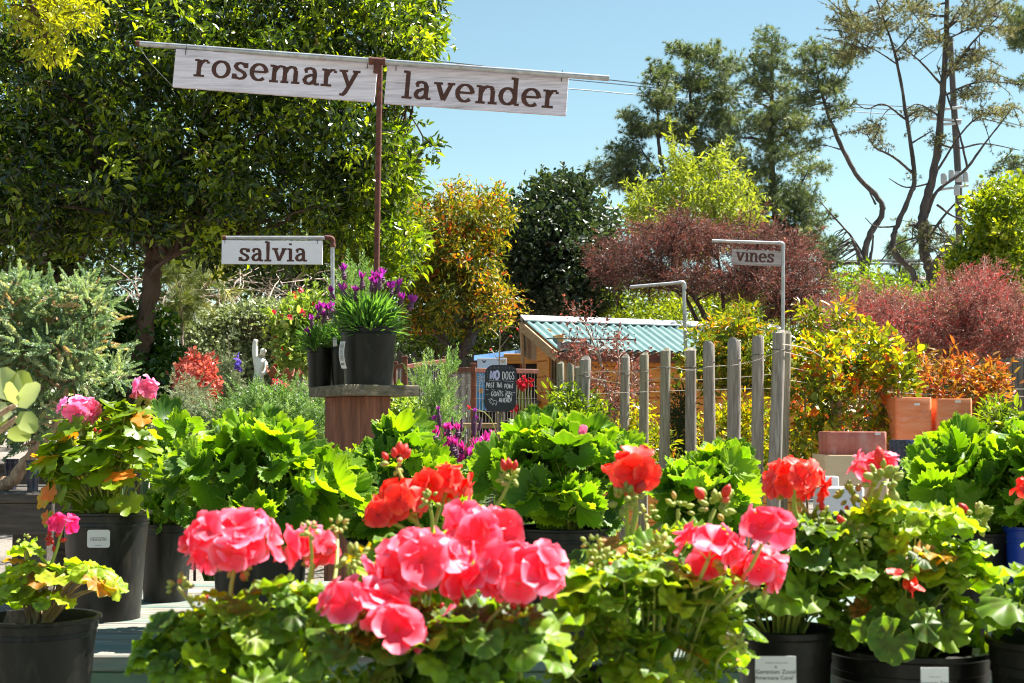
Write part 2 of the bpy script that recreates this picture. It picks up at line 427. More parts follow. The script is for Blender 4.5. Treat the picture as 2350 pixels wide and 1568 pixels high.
M_bud = leafmat('bud_green', [(0,(.30,.36,.07)),(.6,(.46,.48,.12)),(.8,(.6,.36,.16)),(1,(.75,.14,.10))], (1.3,1.3,.5), .3, .5)
M_redbud = leafmat('bud_red', [(0,(.55,.04,.03)),(.7,(.70,.05,.03)),(1,(.5,.35,.1))], (1.3,1,.8), .3, .5)
M_stalk = surf('flower_stalk', [(.3,(.28,.36,.06)),(.6,(.38,.40,.08)),(.85,(.42,.28,.10))], (1,1,1), 25, rough=.55)
M_stem = surf('woody_stem', [(.3,(.16,.10,.05)),(.7,(.30,.21,.12))], (1,1,.3), 30, bump=.4)
M_spike = surf('lavender_spike', [(.3,(.06,.02,.05)),(.7,(.16,.06,.12))], (1,1,1), 90, bump=.5)
# bark and wood
M_bark = surf('tree_bark', [(.25,(.045,.028,.02)),(.55,(.11,.07,.048)),(.8,(.2,.14,.10))], (6,6,1), 6, bump=.9, bdist=.03)
M_redbark = surf('reddish_bark', [(.25,(.028,.013,.009)),(.55,(.080,.036,.023)),(.8,(.15,.08,.052))], (9,9,1.4), 7, bump=.8, bdist=.02, second=((.10,.062,.044),(3,3,1),3,[(.45,Z0),(.6,W)]))
M_pinebark = surf('pine_bark', [(.3,(.035,.027,.027)),(.55,(.085,.066,.063)),(.8,(.17,.135,.12))], (4,4,1), 3, bump=1, bdist=.06)
M_twig = surf('pale_twig', [(.3,(.24,.17,.13)),(.7,(.48,.38,.31))], (1,1,1), 20, bump=.3)
M_junbark = surf('juniper_bark', [(.25,(.24,.13,.08)),(.55,(.52,.32,.20)),(.8,(.66,.50,.38))], (5,5,2), 14, bump=1, bdist=.01)
M_post = surf('weathered_post', [(.25,(.13,.105,.085)),(.5,(.30,.265,.225)),(.75,(.48,.44,.385))], (16,16,1.1), 5, detail=8, bump=.8, bdist=.008, dist=.6, rough=.85, second=((.24,.19,.13),(4,4,1.5),4,[(.5,Z0),(.72,(.7,)*3)]))
M_greypost = surf('greenish_post', [(.25,(.12,.105,.07)),(.5,(.27,.245,.175)),(.75,(.42,.385,.30))], (16,16,1.1), 5, detail=8, bump=.8, bdist=.008, dist=.6, rough=.85)
M_greywood = surf('grey_wood', [(.25,(.06,.05,.042)),(.5,(.14,.12,.10)),(.8,(.26,.23,.19))], (1.5,12,12), 5, detail=8, bump=.5, bdist=.004, rough=.85)
M_slab = surf('mossy_slab', [(.25,(.05,.042,.03)),(.5,(.15,.125,.085)),(.8,(.30,.26,.18))], (5,5,14), 4, detail=9, bump=.8, bdist=.006, rough=.9, second=((.12,.11,.035),(6,6,6),3,[(.5,Z0),(.7,(.8,)*3)]))
M_redwood = surf('redwood_board', [(.25,(.06,.022,.012)),(.5,(.20,.07,.036)),(.8,(.38,.16,.085))], (9,9,1), 4, detail=8, bump=.5, bdist=.004, rough=.75)
M_fencered = surf('redwood_fence', [(.3,(.10,.028,.016)),(.7,(.20,.065,.035))], (4,4,4), 5, bump=.2, rough=.7)
M_cedar = surf('cedar_siding', [(.25,(.44,.14,.022)),(.5,(.74,.28,.04)),(.8,(.80,.38,.07))], (2,2,14), 4, detail=6, bump=.3, rough=.6)
M_pinewood = surf('pine_trim', [(.3,(.32,.20,.10)),(.7,(.52,.36,.2))], (2,2,9), 5, bump=.2, rough=.65)
M_picket = surf('picket_wood', [(.3,(.07,.065,.055)),(.7,(.18,.17,.15))], (8,8,1), 5, bump=.4, rough=.85)
M_darkwood = surf('dark_bench_wood', [(.3,(.035,.028,.024)),(.7,(.11,.09,.075))], (1,10,10), 6, bump=.4, rough=.85)
M_plank = surf('painted_plank', [(.25,(.10,.08,.065)),(.5,(.20,.185,.155)),(.75,(.30,.295,.27))], (1.2,14,14), 5, detail=9, bump=.4, bdist=.003, rough=.7, second=((.10,.175,.15),(.9,5,5),3.2,[(.44,Z0),(.56,(.85,)*3)]))
M_plank2 = surf('worn_plank', [(.25,(.085,.065,.045)),(.5,(.19,.155,.12)),(.75,(.30,.28,.24))], (1.2,14,14), 5, detail=9, bump=.5, bdist=.003, rough=.75, second=((.22,.33,.29),(.9,6,6),4,[(.46,Z0),(.6,(.8,)*3)]))
M_fascia = surf('green_fascia', [(.3,(.07,.13,.085)),(.7,(.13,.21,.14))], (1.5,10,10), 4, bump=.25, rough=.6)
# metal, paint, plastic, clay
M_pipe = surf('galvanised_pipe', [(.3,(.34,.34,.36)),(.7,(.55,.55,.57))], (3,3,3), 9, rough=.42, metal=.55, bump=.05, second=((.24,.10,.05),(2,2,2),6,[(.60,Z0),(.75,(.7,)*3)]))
M_rust = surf('rusted_iron', [(.25,(.05,.014,.010)),(.5,(.12,.036,.024)),(.8,(.20,.075,.045))], (1,1,1), 40, detail=8, bump=.5, bdist=.003, rough=.8)
M_darkpipe = surf('dark_pipe', [(.3,(.06,.055,.05)),(.7,(.13,.12,.115))], (1,1,1), 20, rough=.5, metal=.3)
M_board = surf('whitewashed_board', [(.2,(.42,.37,.40)),(.40,(.68,.61,.70)),(.55,(.84,.76,.88)),(.8,(.88,.81,.92))], (1.3,10,20), 3.2, detail=9, bump=.35, bdist=.003, rough=.7, second=((.30,.26,.25),(1.5,8,26),6,[(.66,Z0),(.78,(.75,)*3)]))
M_boardworn = surf('worn_whitewashed_board', [(.25,(.34,.29,.31)),(.42,(.62,.55,.63)),(.60,(.80,.72,.84)),(.8,(.86,.79,.90))], (1.3,10,24), 3.4, detail=10, bump=.5, bdist=.004, rough=.75, second=((.24,.20,.20),(1.2,8,34),5,[(.58,Z0),(.72,(.8,)*3)]))
M_whiteboard = surf('white_painted_board', [(.2,(.76,.73,.82)),(.8,(.86,.83,.92))], (2,2,4), 6, rough=.5, second=((.28,.2,.17),(8,8,8),5,[(.68,Z0),(.74,(.8,)*3)]))
M_greyboard = surf('bare_weathered_board', [(.25,(.16,.13,.13)),(.5,(.40,.34,.35)),(.8,(.60,.54,.58))], (1.2,9,26), 4, detail=9, bump=.5, bdist=.003, rough=.8)
M_letter = surf('rust_brown_lettering', [(.3,(.055,.017,.012)),(.7,(.105,.034,.024))], (1,1,1), 30, rough=.7)
M_chalk = surf('chalk_paint', [(.3,(.72,.72,.78)),(.7,(.82,.82,.86))], (1,1,1), 60, rough=.8)
M_lilac = surf('lilac_chalk', [(.3,(.50,.50,.78)),(.7,(.60,.60,.85))], (1,1,1), 60, rough=.8)
M_chalkboard = surf('chalkboard', [(.3,(.010,.012,.020)),(.7,(.024,.026,.04))], (1,1,1), 12, rough=.55)
M_pot = surf('black_plastic', [(.3,(.004,.004,.0035)),(.7,(.010,.0095,.008))], (3,3,1), 8, rough=.36, spec=.25, second=((.085,.072,.055),(5,5,1.6),6,[(.52,Z0),(.80,(.5,)*3)]), roughvar=(.3,.5))
M_potgrey = surf('scuffed_black_plastic', [(.3,(.006,.006,.005)),(.7,(.014,.013,.011))], (3,3,.6), 7, rough=.35, spec=.32, second=((.13,.11,.085),(2,2,.6),6,[(.54,Z0),(.8,(.55,)*3)]), roughvar=(.22,.5))
M_soil = surf('potting_soil', [(.3,(.018,.012,.008)),(.7,(.06,.042,.028))], (1,1,1), 70, bump=1, bdist=.01, rough=.95)
M_tag = surf('tag_card', [(.3,(.66,.64,.63)),(.7,(.72,.70,.69))], (1,1,1), 10, rough=.5)
M_ink = surf('printed_ink', [(.3,(.03,.028,.028)),(.7,(.06,.055,.055))], (1,1,1), 10, rough=.7)
M_greyink = surf('grey_print', [(.3,(.17,.165,.165)),(.7,(.24,.23,.23))], (1,1,1), 10, rough=.7)
M_terra = surf('terracotta', [(.2,(.66,.18,.07)),(.5,(.80,.25,.10)),(.8,(.84,.36,.20))], (1.5,1.5,7), 5, detail=8, bump=.15, rough=.75, second=((.85,.52,.42),(2,2,6),5,[(.54,Z0),(.75,(.55,)*3)]))
M_terradark = surf('aged_terracotta', [(.2,(.36,.09,.07)),(.5,(.52,.15,.11)),(.8,(.62,.27,.21))], (2,2,2), 5, detail=8, bump=.15, rough=.75, second=((.60,.38,.34),(5,5,2),4,[(.5,Z0),(.7,(.55,)*3)]))
M_cream = surf('sandstone_planter', [(.3,(.72,.50,.28)),(.7,(.80,.60,.38))], (1,1,6), 4, rough=.75)
M_grey = surf('pale_grey_plastic', [(.3,(.68,.64,.64)),(.7,(.76,.72,.72))], (1,1,1), 5, rough=.5)
M_blueglaze = surf('dark_blue_glaze', [(.3,(.008,.010,.022)),(.55,(.03,.035,.07)),(.8,(.12,.13,.2))], (1,1,1), 40, rough=.25)
M_cobalt = surf('cobalt_glaze', [(.3,(.008,.03,.30)),(.7,(.015,.06,.42))], (1,1,1), 8, rough=.3)
M_statue = surf('white_cast_stone', [(.25,(.52,.48,.41)),(.5,(.78,.75,.68)),(.8,(.84,.81,.77))], (1,1,1), 18, detail=8, bump=.4, bdist=.01, rough=.85)
M_teal = surf('teal_metal_roof', [(.3,(.095,.18,.18)),(.7,(.14,.25,.245))], (1,1,1), 6, rough=.45, metal=.0, second=((.20,.30,.29),(1,1,4),3,[(.5,Z0),(.8,(.5,)*3)]))
M_ridge = surf('white_ridge_cap', [(.3,(.62,.62,.64)),(.7,(.75,.75,.77))], (1,1,1), 5, rough=.45)
M_rooflining = surf('cream_roof_underside', [(.3,(.42,.37,.29)),(.7,(.54,.48,.39))], (1,1,1), 5, rough=.6)
M_blueroof = surf('blue_metal_roof', [(.3,(.10,.26,.60)),(.7,(.20,.42,.75))], (1,1,1), 4, rough=.5)
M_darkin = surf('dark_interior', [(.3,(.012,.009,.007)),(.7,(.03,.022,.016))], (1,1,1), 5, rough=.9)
M_wire = surf('galvanised_wire', [(.3,(.42,.41,.39)),(.7,(.60,.58,.55))], (1,1,1), 9, rough=.5, metal=.3)
M_twine = surf('pale_twine', [(.3,(.48,.42,.34)),(.7,(.68,.62,.54))], (1,1,1), 40, rough=.9)
M_cable = surf('cable_black', [(.3,(.05,.06,.075)),(.7,(.08,.09,.11))], (1,1,1), 9, rough=.6)
M_polewood = surf('utility_pole_wood', [(.3,(.045,.040,.042)),(.7,(.10,.09,.09))], (5,5,1), 3, rough=.9)
M_transformer = surf('transformer_grey', [(.3,(.36,.38,.40)),(.7,(.44,.46,.48))], (1,1,1), 4, rough=.5)
M_muralwhite = surf('mural_white', [(.3,(.66,.68,.76)),(.7,(.74,.76,.82))], (1,1,1), 5, rough=.6)
M_muralblue = surf('mural_blue', [(.3,(.04,.20,.55)),(.55,(.10,.36,.72)),(.8,(.30,.55,.80))], (3,3,1), 6, rough=.6, dist=1.5)
M_muralorange = surf('mural_orange', [(.3,(.60,.28,.06)),(.7,(.72,.45,.16))], (1,1,1), 20, rough=.6)
M_muralgreen = surf('mural_green', [(.3,(.05,.14,.06)),(.7,(.08,.20,.08))], (1,1,1), 20, rough=.6)
M_clayrust = surf('rusty_bowl', [(.3,(.16,.045,.02)),(.7,(.32,.11,.05))], (1,1,1), 14, rough=.75, bump=.3)
M_stucco = surf('house_wall', [(.3,(.36,.28,.22)),(.7,(.44,.35,.28))], (1,1,1), 8, rough=.9)
M_shingle = surf('house_roof', [(.3,(.16,.13,.13)),(.7,(.26,.22,.21))], (2,2,12), 4, rough=.9)
M_gravel = surf('gravel', [(.25,(.10,.085,.07)),(.5,(.22,.19,.16)),(.8,(.40,.36,.31))], (1,1,1), 60, detail=8, bump=1, bdist=.02, rough=.95, second=((.10,.075,.05),(.3,.3,.3),2,[(.45,Z0),(.65,(.6,)*3)]))
M_greentie = surf('green_plant_tie', [(.3,(.01,.22,.16)),(.7,(.02,.30,.22))], (1,1,1), 9, rough=.6)
# ================================================================ world, sun, camera
scn = bpy.context.scene
w = bpy.data.worlds.new("World"); scn.world = w; w.use_nodes = True
nt = w.node_tree; bg = nt.nodes['Background']
sky = nt.nodes.new('ShaderNodeTexSky'); sky.sky_type = 'NISHITA'; sky.sun_disc = False
sky.sun_elevation = math.asin(SUN.z); sky.sun_rotation = math.atan2(SUN.x, SUN.y)
sky.altitude = 0; sky.air_density = SKY_AIR; sky.dust_density = SKY_DUST; sky.ozone_density = SKY_OZ
nt.links.new(mixrgb(nt, 1.0, sky.outputs[0], (1.0,1.03,.82), 'MULTIPLY'), bg.inputs[0]); bg.inputs[1].default_value = SKY_STRENGTH
sun = bpy.data.lights.new('sun', 'SUN'); sun.energy = SUN_STRENGTH; sun.angle = math.radians(.5); sun.color = (1, .955, .87)
so = bpy.data.objects.new('sun', sun); C.objects.link(so)
so.rotation_euler = SUN.to_track_quat('Z', 'Y').to_euler(); so.location = (6, 6, 14)
cam = bpy.data.cameras.new('camera'); co = bpy.data.objects.new('camera', cam); C.objects.link(co)
co.location = (0, 0, EYE); co.rotation_euler = (PI/2+PITCH, 0, 0)
cam.sensor_width = 36; cam.lens = 36*F/2350; cam.clip_start = .02; cam.clip_end = 2000
cam.dof.use_dof = True; cam.dof.focus_distance = 7.5*K; cam.dof.aperture_fstop = 15
scn.camera = co
scn.view_settings.view_transform = 'Standard'; scn.view_settings.look = 'None'; scn.view_settings.gamma = 1
scn.view_settings.exposure = EXPOSURE
scn.cycles.max_bounces = 8; scn.cycles.diffuse_bounces = 5; scn.cycles.transmission_bounces = 5; scn.cycles.glossy_bounces = 2
scn.cycles.caustics_reflective = False; scn.cycles.caustics_refractive = False
scn.cycles.use_denoising = DENOISE; scn.cycles.pixel_filter_type = 'BLACKMAN_HARRIS'; scn.cycles.filter_width = 1.1

# ================================================================ the ground
g = B(); n = 60
xs = [-400,-120,-50] + [-24+48*i/n for i in range(n+1)] + [50,120,400]
ys = [-60,-20] + [-6+42*i/n for i in range(n+1)] + [60,120,500]
nx = len(xs)
for yy in ys:
    for xx in xs:
        h = 0 if (abs(xx) > 24 or yy > 36 or yy < -6) else .018*(math.sin(xx*2.1+yy*.7)+math.sin(yy*1.7-xx*.6))-.03
        g.v.append((xx, yy, h))
for j in range(len(ys)-1):
    for i in range(nx-1):
        a = j*nx+i; g.f.append((a, a+1, a+nx+1, a+nx))
tag(g.build('ground', M_gravel, smooth=True), kind='structure')

# ================================================================ trees and shrubs
def blob_clumps(blobs, D, n, shell=.35):
    """clump centres inside a union of ellipsoids given as (x, y, rx, ry, depth radius m[, D offset])"""
    wts = np.array([b[2]*b[3] for b in blobs], float); wts /= wts.sum()
    out = []
    for k in rng.choice(len(blobs), n, p=wts):
        b = blobs[k]; d = rng.normal(size=3); d /= np.linalg.norm(d); r = rng.random()**shell*rng.choice((.8,.95,1.02,1.1,1.28), p=(.15,.3,.25,.2,.1))
        dd = D + (b[5] if len(b) > 5 else 0) + b[4]*d[1]*r
        out.append(at(b[0]+b[2]*d[0]*r, b[1]+b[3]*d[2]*r, dd))
    return np.array([tuple(p) for p in out])
def clump_leaves(cl, nper, rc, flat=.8, up=.6, droop=.0, out=.5, vclump=.3, vleaf=.3, vbase=.45):
    n = len(cl)*nper
    base = np.repeat(cl, nper, axis=0); off = rng.normal(size=(n,3))*rc*.55; off[:,2] *= flat
    P = base+off; P[:,2] = np.maximum(P[:,2], .01+rng.random(n)*.05)
    o = nrm(off+1e-6)
    D = nrm(o*out + rvec(n)*.7 + np.array([0,0,-droop]))
    N = nrm(rvec(n)*.75 + np.array([0,0,up]))
    V = vbase + np.repeat(rng.normal(size=len(cl))*vclump, nper)*.6 + rng.normal(size=n)*vleaf*.6
    return P, D, N, np.clip(V, 0, 1)
def limbs(bb, paths, D, seg=9, jit=.06, crook=.12):
    """tapered trunk and limb tubes from pixel paths [(x,y,width px[,D])...]; returns sample points (pos, radius)"""
    S = []
    for path in paths:
        pts = []; rad = []
        for q in path:
            d = q[3] if len(q) > 3 else D
            pts.append(gnd(q[0], d)-Vector((0,0,.04)) if q[1] is None else at(q[0], q[1], d)); rad.append(M(q[2], d)/2)
        cp = curve_pts(pts, 7); rr = lerp_list(rad, len(cp))
        for i in range(1, len(cp)-1): cp[i] = cp[i]+Vector((random.gauss(0,1), random.gauss(0,1), random.gauss(0,.6)))*rr[i]*crook; rr[i] *= random.uniform(.9,1.12)
        bb.tube(cp, rr, seg, True, jit)
        S += list(zip(cp, rr))
    return S
def twigs(bb, S, cl, nb, r0, r1, seg=5, sag=.15, low=True):
    """branches from the nearest trunk sample out to clump centres"""
    SP = np.array([tuple(p) for p, r in S]); SR = np.array([r for p, r in S])
    sel = rng.choice(len(cl), min(nb, len(cl)), replace=False)
    for k in sel:
        c = cl[k]; d = np.linalg.norm(SP-c, axis=1)
        pen = np.where(SP[:,2] > c[2]-.1*d, d*.6, 0) if low else 0
        i = int(np.argmin(d+pen)); a = Vector(SP[i]); e = Vector(c); L = (e-a).length
        if L < .03: continue
        m = a.lerp(e, .5) + Vector((random.uniform(-1,1), random.uniform(-1,1), random.uniform(-.3,1)*1))*L*sag
        q = a.lerp(e, .78) + Vector((random.uniform(-1,1), random.uniform(-1,1), random.uniform(-.5,.8)))*L*sag*.6
        cp = curve_pts([a, m, q, e], 4)
        ra = min(SR[i]*.6, r0)
        bb.tube(cp, lerp_list([ra, ra*.6, r1], len(cp)), seg, False)
def plant(name, label, cat, D, x0, paths, blobs, ncl, nper, rc, size, tm, lm, bm, group=None, nb=40, tw=(5,1.5), shell=.35,
          flat=.8, up=.6, droop=0, out=.5, vc=.3, vl=.3, vb=.45, svar=.3, part=('trunk','crown'), lseg=9, extra=None, sag=.15, low=True, shoots=None):
    base = gnd(x0, D); t = thing(name, label, cat, base, group)
    bb = B(); S = limbs(bb, paths, D, lseg)
    cl = blob_clumps(blobs, D, ncl, shell)
    cl[:,2] = np.maximum(cl[:,2], .05)
    twigs(bb, S, cl, nb, M(tw[0], D), M(tw[1], D)*.5, sag=sag, low=low)
    ex = []
    if shoots:                                   # loose shoots that break the outline: (count, length px, leaves each, upward pull)
        ns, Ls, nl, upp = shoots; mid = cl.mean(axis=0); far = np.linalg.norm((cl-mid)/cl.std(axis=0), axis=1); order = np.argsort(-far)[:max(ns, len(cl)//2)]
        for k in rng.choice(order, ns):
            a = Vector(cl[k]); d = Vector(cl[k]-mid); d.normalize(); d = (d*.6+Vector((random.gauss(0,.35), random.gauss(0,.35), upp+random.gauss(0,.25)))).normalized()
            L = M(Ls, D)*random.uniform(.5,1.2); bend = Vector((random.gauss(0,1), random.gauss(0,1), random.gauss(-.3,.6)))*L*.22
            cp = curve_pts([a, a+d*L*.5+bend*.4, a+d*L+bend], 4); bb.tube(cp, lerp_list([M(tw[0],D)*.22, M(.8,D)*.5], len(cp)), 4, False)
            for q in range(nl):
                f = rng.random()**.8*(len(cp)-1.001); i = int(f); p = cp[i].lerp(cp[i+1], f-i); t_ = (cp[i+1]-cp[i]).normalized()
                ex.append((tuple(p), tuple(t_*.7+Vector(rng.normal(size=3))*.6)))
    bb.build(part[0], bm, t, True)
    P, Dr, N, V = clump_leaves(cl, nper, M(rc, D), flat, up, droop, out, vc, vl, vb)
    if ex:
        n = len(ex); P = np.vstack([P, np.array([e[0] for e in ex])]); Dr = np.vstack([Dr, nrm(np.array([e[1] for e in ex]))])
        N = np.vstack([N, nrm(rvec(n)*.8+np.array([0,0,up]))]); V = np.concatenate([V, np.clip(vb+.1+rng.normal(size=n)*vl*.6, 0, 1)])
    sz = M(size, D)*(1+rng.normal(size=len(P))*svar).clip(.4, 1.9)
    scatter(part[1], tm, P, Dr, N, sz, V, lm, t)
    if extra: extra(t, cl, P)
    return t
def dots(name, mat, tm=T_BERRY, n=200, size=8, D=10, cluster=6, rc=12):
    def f(t, cl, P):
        c = P[rng.choice(len(P), n)]
        q = np.repeat(c, cluster, axis=0)+rng.normal(size=(n*cluster,3))*M(rc,D)*.5
        scatter(name, tm, q, rvec(len(q)), rvec(len(q)), M(size,D)*(.7+.6*rng.random(len(q))), rng.random(len(q)), mat, t)
    return f

# --- the big glossy tree on the left, and its neighbour
plant('tree', 'large dark glossy-leaved tree behind the rosemary board, its leaning trunk beside the salvia sign', 'tree', 11.3, 292,
      [[(292,None,50),(308,900,46),(330,760,42),(348,640,40),(352,590,38),(340,470,32),(330,300,26),(345,120,20),(360,-60,12)],
       [(352,600,30),(410,560,22),(470,500,20),(530,420,16),(570,390,10),(640,300,6)],
       [(345,560,26),(270,450,18),(215,330,14),(190,180,10)],[(335,440,24),(450,330,18),(560,200,12),(700,90,7)],
       [(350,600,22),(470,545,14),(600,510,9),(760,470,5)],[(340,480,20),(520,380,14),(720,260,9),(860,170,5)],[(530,425,10),(600,430,7),(650,455,3)]],
      [(420,200,330,190,1.25),(250,440,260,160,1.2),(640,120,290,170,1.25),(760,300,190,190,1.3),(560,440,260,130,1.4),(900,100,110,140,1.0),
       (790,480,130,110,1.0),(380,-20,380,130,1.2),(800,-30,220,110,1.2),(600,560,200,60,1.0),(420,545,150,50,1.2)],
      980, 56, 34, 20, [T_LEAF, T_LEAF2], L_bay, M_redbark, 'broadleaf trees', shoots=(170,75,22,.25), nb=240, tw=(7,1.6), shell=.42, vc=.6, vl=.5, vb=.40, droop=.2, up=.35,
      extra=dots('blossom', P_blossom, n=190, size=6.0, D=11.3, cluster=6, rc=15))
plant('tree', 'tree with a reddish trunk at the far left edge behind the blue-green juniper', 'tree', 12.2, 150,
      [[(150,None,44),(155,900,40),(160,760,38),(152,640,36),(130,500,30),(110,350,24),(120,180,16)],[(152,640,26),(210,540,16),(240,420,10)],[(130,500,20),(40,400,12),(-30,300,8)]],
      [(60,330,190,160,1.5),(110,520,180,110,1.3),(0,120,160,180,1.3),(150,150,150,150,1.3),(-80,450,130,160,1.2),(200,420,130,140,1.2),(50,620,110,60,1.0)],
      520, 50, 36, 20, [T_LEAF, T_LEAF2], L_bay, M_redbark, 'broadleaf trees', shoots=(60,70,20,.2), nb=110, tw=(7,1.6), shell=.42, vc=.35, vl=.5, vb=.34, droop=.2, up=.35,
      extra=dots('blossom', P_blossom, n=230, size=6.5, D=11, cluster=7, rc=15))
plant('tree', 'bright yellow-green tree just right of the rusty sign pole, beside the big dark tree', 'tree', 11.6, 930,
      [[(900,None,26),(890,900,24),(880,760,20),(895,600,16),(880,450,10)],[(895,620,14),(930,540,8),(920,480,5)]],
      [(865,470,75,120,.9),(910,560,45,90,.7),(850,610,80,50,.8),(905,400,45,60,.6),(930,170,55,100,.7),(960,60,50,70,.6),(880,330,50,60,.6)],
      170, 39, 36, 20, [T_LEAF, T_LEAF2], L_baylight, M_redbark, 'broadleaf trees', shoots=(40,60,18,.3), nb=50, tw=(5,1.4), shell=.4, vc=.3, vl=.4, vb=.5, droop=.2)
plant('tree', 'sunlit yellow-green leafy bough hanging into the top left corner', 'tree', 7.6, -140,
      [[(-160,None,60),(-170,700,54),(-160,300,46),(-90,-60,30),(20,-60,16),(75,20,10),(105,90,6),(130,150,3)],[(20,-60,9),(130,-40,6),(200,0,4)],[(75,20,7),(150,30,4),(210,15,3)]],
      [(95,35,70,45,.4),(115,110,45,60,.35),(180,20,60,35,.35),(60,5,60,40,.4),(40,-50,150,40,.5)],
      64, 26, 30, 22, [T_LEAF, T_LEAF2], L_yellowgreen, M_redbark, 'broadleaf trees', nb=30, tw=(4,1.2), vc=.25, vl=.4, vb=.5, droop=.2)
# --- backdrop of separate trees and shrubs behind them
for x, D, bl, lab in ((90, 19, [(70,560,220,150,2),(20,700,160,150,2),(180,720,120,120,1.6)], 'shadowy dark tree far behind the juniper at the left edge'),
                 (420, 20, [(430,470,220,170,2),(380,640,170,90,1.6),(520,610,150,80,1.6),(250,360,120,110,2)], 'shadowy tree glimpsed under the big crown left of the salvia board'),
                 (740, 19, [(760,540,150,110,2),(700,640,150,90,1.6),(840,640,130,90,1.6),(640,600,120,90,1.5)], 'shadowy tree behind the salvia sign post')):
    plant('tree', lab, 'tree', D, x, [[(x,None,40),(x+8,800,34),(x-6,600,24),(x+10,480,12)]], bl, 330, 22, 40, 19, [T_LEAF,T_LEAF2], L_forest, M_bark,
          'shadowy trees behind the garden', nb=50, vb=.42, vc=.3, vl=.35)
plant('pine_tree', 'small grey-green pine top showing at the right edge of the big dark tree', 'tree', 34, 925,
      [[(925,None,16),(925,700,14),(925,500,10),(922,330,4)]], [(925,370,24,45,.8),(915,430,30,40,.8),(905,330,25,30,.7),(912,480,40,60,.8)], 90, 15, 16, 17, T_PINE, L_drypine, M_pinebark, 'pines on the skyline', nb=40, tw=(4,1), up=.3, out=1.2)
# --- middle distance trees
plant('tree', 'autumn tree with orange and yellow leaves and a curved bare trunk, above the picket fence', 'tree', 18, 1035,
      [[(1030,None,36),(1035,850,32),(1062,805,28),(1082,770,24),(1075,715,20),(1060,600,14),(1065,500,9)],[(1075,700,14),(1120,620,9),(1130,540,6)],[(1075,720,13),(1010,660,8),(975,600,5)],
       [(1062,600,10),(1020,540,6),(1000,480,4)],[(1064,540,8),(1110,480,5)]],
      [(1070,485,95,55,1.0),(1010,520,70,60,.9),(1120,520,55,60,.8),(1045,590,100,60,1.0),(1090,660,85,60,.9),(1000,650,70,60,.9),(1040,715,100,50,.9),(965,700,40,60,.7),(1130,700,40,60,.7)],
      360, 49, 26, 12, [T_LEAF,T_LEAF2], L_orange, M_bark, 'deciduous trees in the middle distance', shoots=(70,50,20,.3), nb=160, tw=(6,1.2), vc=.5, vl=.4, vb=.30, droop=.3)
plant('tree', 'yellow-green tree half hidden behind the autumn tree', 'tree', 20.5, 1010,
      [[(1000,None,30),(1002,800,26),(1000,600,16),(1010,480,6)]],
      [(960,520,60,60,1.2),(985,600,80,90,1.2),(1050,760,110,60,1.2),(960,770,80,70,1.2),(1150,480,30,50,.8),(1145,600,50,120,1.2)], 240, 39, 30, 12, [T_LEAF,T_LEAF2], L_baylight, M_bark,
      'deciduous trees in the middle distance', nb=60, vb=.25, vc=.3)
plant('evergreen_tree', 'dense dark evergreen tree with pale upper leaves behind the shed ridge', 'tree', 20, 1290,
      [[(1285,None,44),(1290,780,36),(1285,620,26),(1280,480,12)],[(1290,720,18),(1350,600,10)],[(1288,700,18),(1220,600,10)],[(1340,770,10),(1350,700,9),(1340,660,8)]],
      [(1285,462,75,55,1.3),(1235,520,70,70,1.3),(1330,510,75,70,1.3),(1280,590,130,110,1.7),(1205,610,60,90,1.3),(1375,560,50,80,1.2),(1300,690,120,55,1.4),(1195,700,50,50,1.0),(1390,650,50,80,1.2),(1270,430,40,30,.7),(1330,440,35,30,.7)],
      760, 49, 27, 11, [T_ROUND,T_LEAF], L_darkever, M_bark, 'deciduous trees in the middle distance', shoots=(70,40,22,.8), nb=120, tw=(6,1.4), shell=.38, vc=.3, vl=.35, vb=.42, up=.8)
plant('shrub', 'dark shady shrub under the evergreen tree left of the shed', 'shrub', 21.5, 1150,
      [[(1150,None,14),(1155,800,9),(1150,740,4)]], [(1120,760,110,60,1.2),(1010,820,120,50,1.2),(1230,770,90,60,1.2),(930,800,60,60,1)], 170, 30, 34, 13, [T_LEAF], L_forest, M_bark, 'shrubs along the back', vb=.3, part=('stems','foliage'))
plant('tree', 'feathery yellow-green bamboo-like tree rising behind the purple shrub', 'tree', 25, 1560,
      [[(1560,None,20),(1555,760,16),(1560,560,12),(1570,400,5)],[(1560,700,10),(1630,540,7),(1650,400,4)],[(1558,700,9),(1500,560,6),(1480,480,3)]],
      [(1570,420,45,50,1.0),(1640,400,45,50,1.0),(1600,470,90,50,1.2),(1510,500,80,45,1.2),(1680,480,60,60,1.0),(1560,380,25,25,.6),(1600,540,130,50,1.3),(1550,400,14,45,.4),(1645,375,14,40,.4),(1690,420,16,40,.5),(1480,470,30,30,.6)],
      260, 40, 26, 13, [T_LEAF2], L_bamboo, M_twig, 'deciduous trees in the middle distance', shoots=(70,75,26,1.1), nb=100, tw=(4,1), droop=.4, vc=.25)
plant('shrub', 'sunlit bright green shrub seen through the stems under the purple shrub', 'shrub', 20, 1640,
      [[(1640,None,16),(1645,850,10),(1640,740,4)]], [(1500,700,110,70,1.2),(1640,700,130,60,1.2),(1760,710,90,60,1.2),(1420,720,60,50,1.0)], 200, 48, 32, 12, [T_LEAF,T_LEAF2], L_brightree, M_bark, 'shrubs along the back', vb=.55, part=('stems','foliage'))
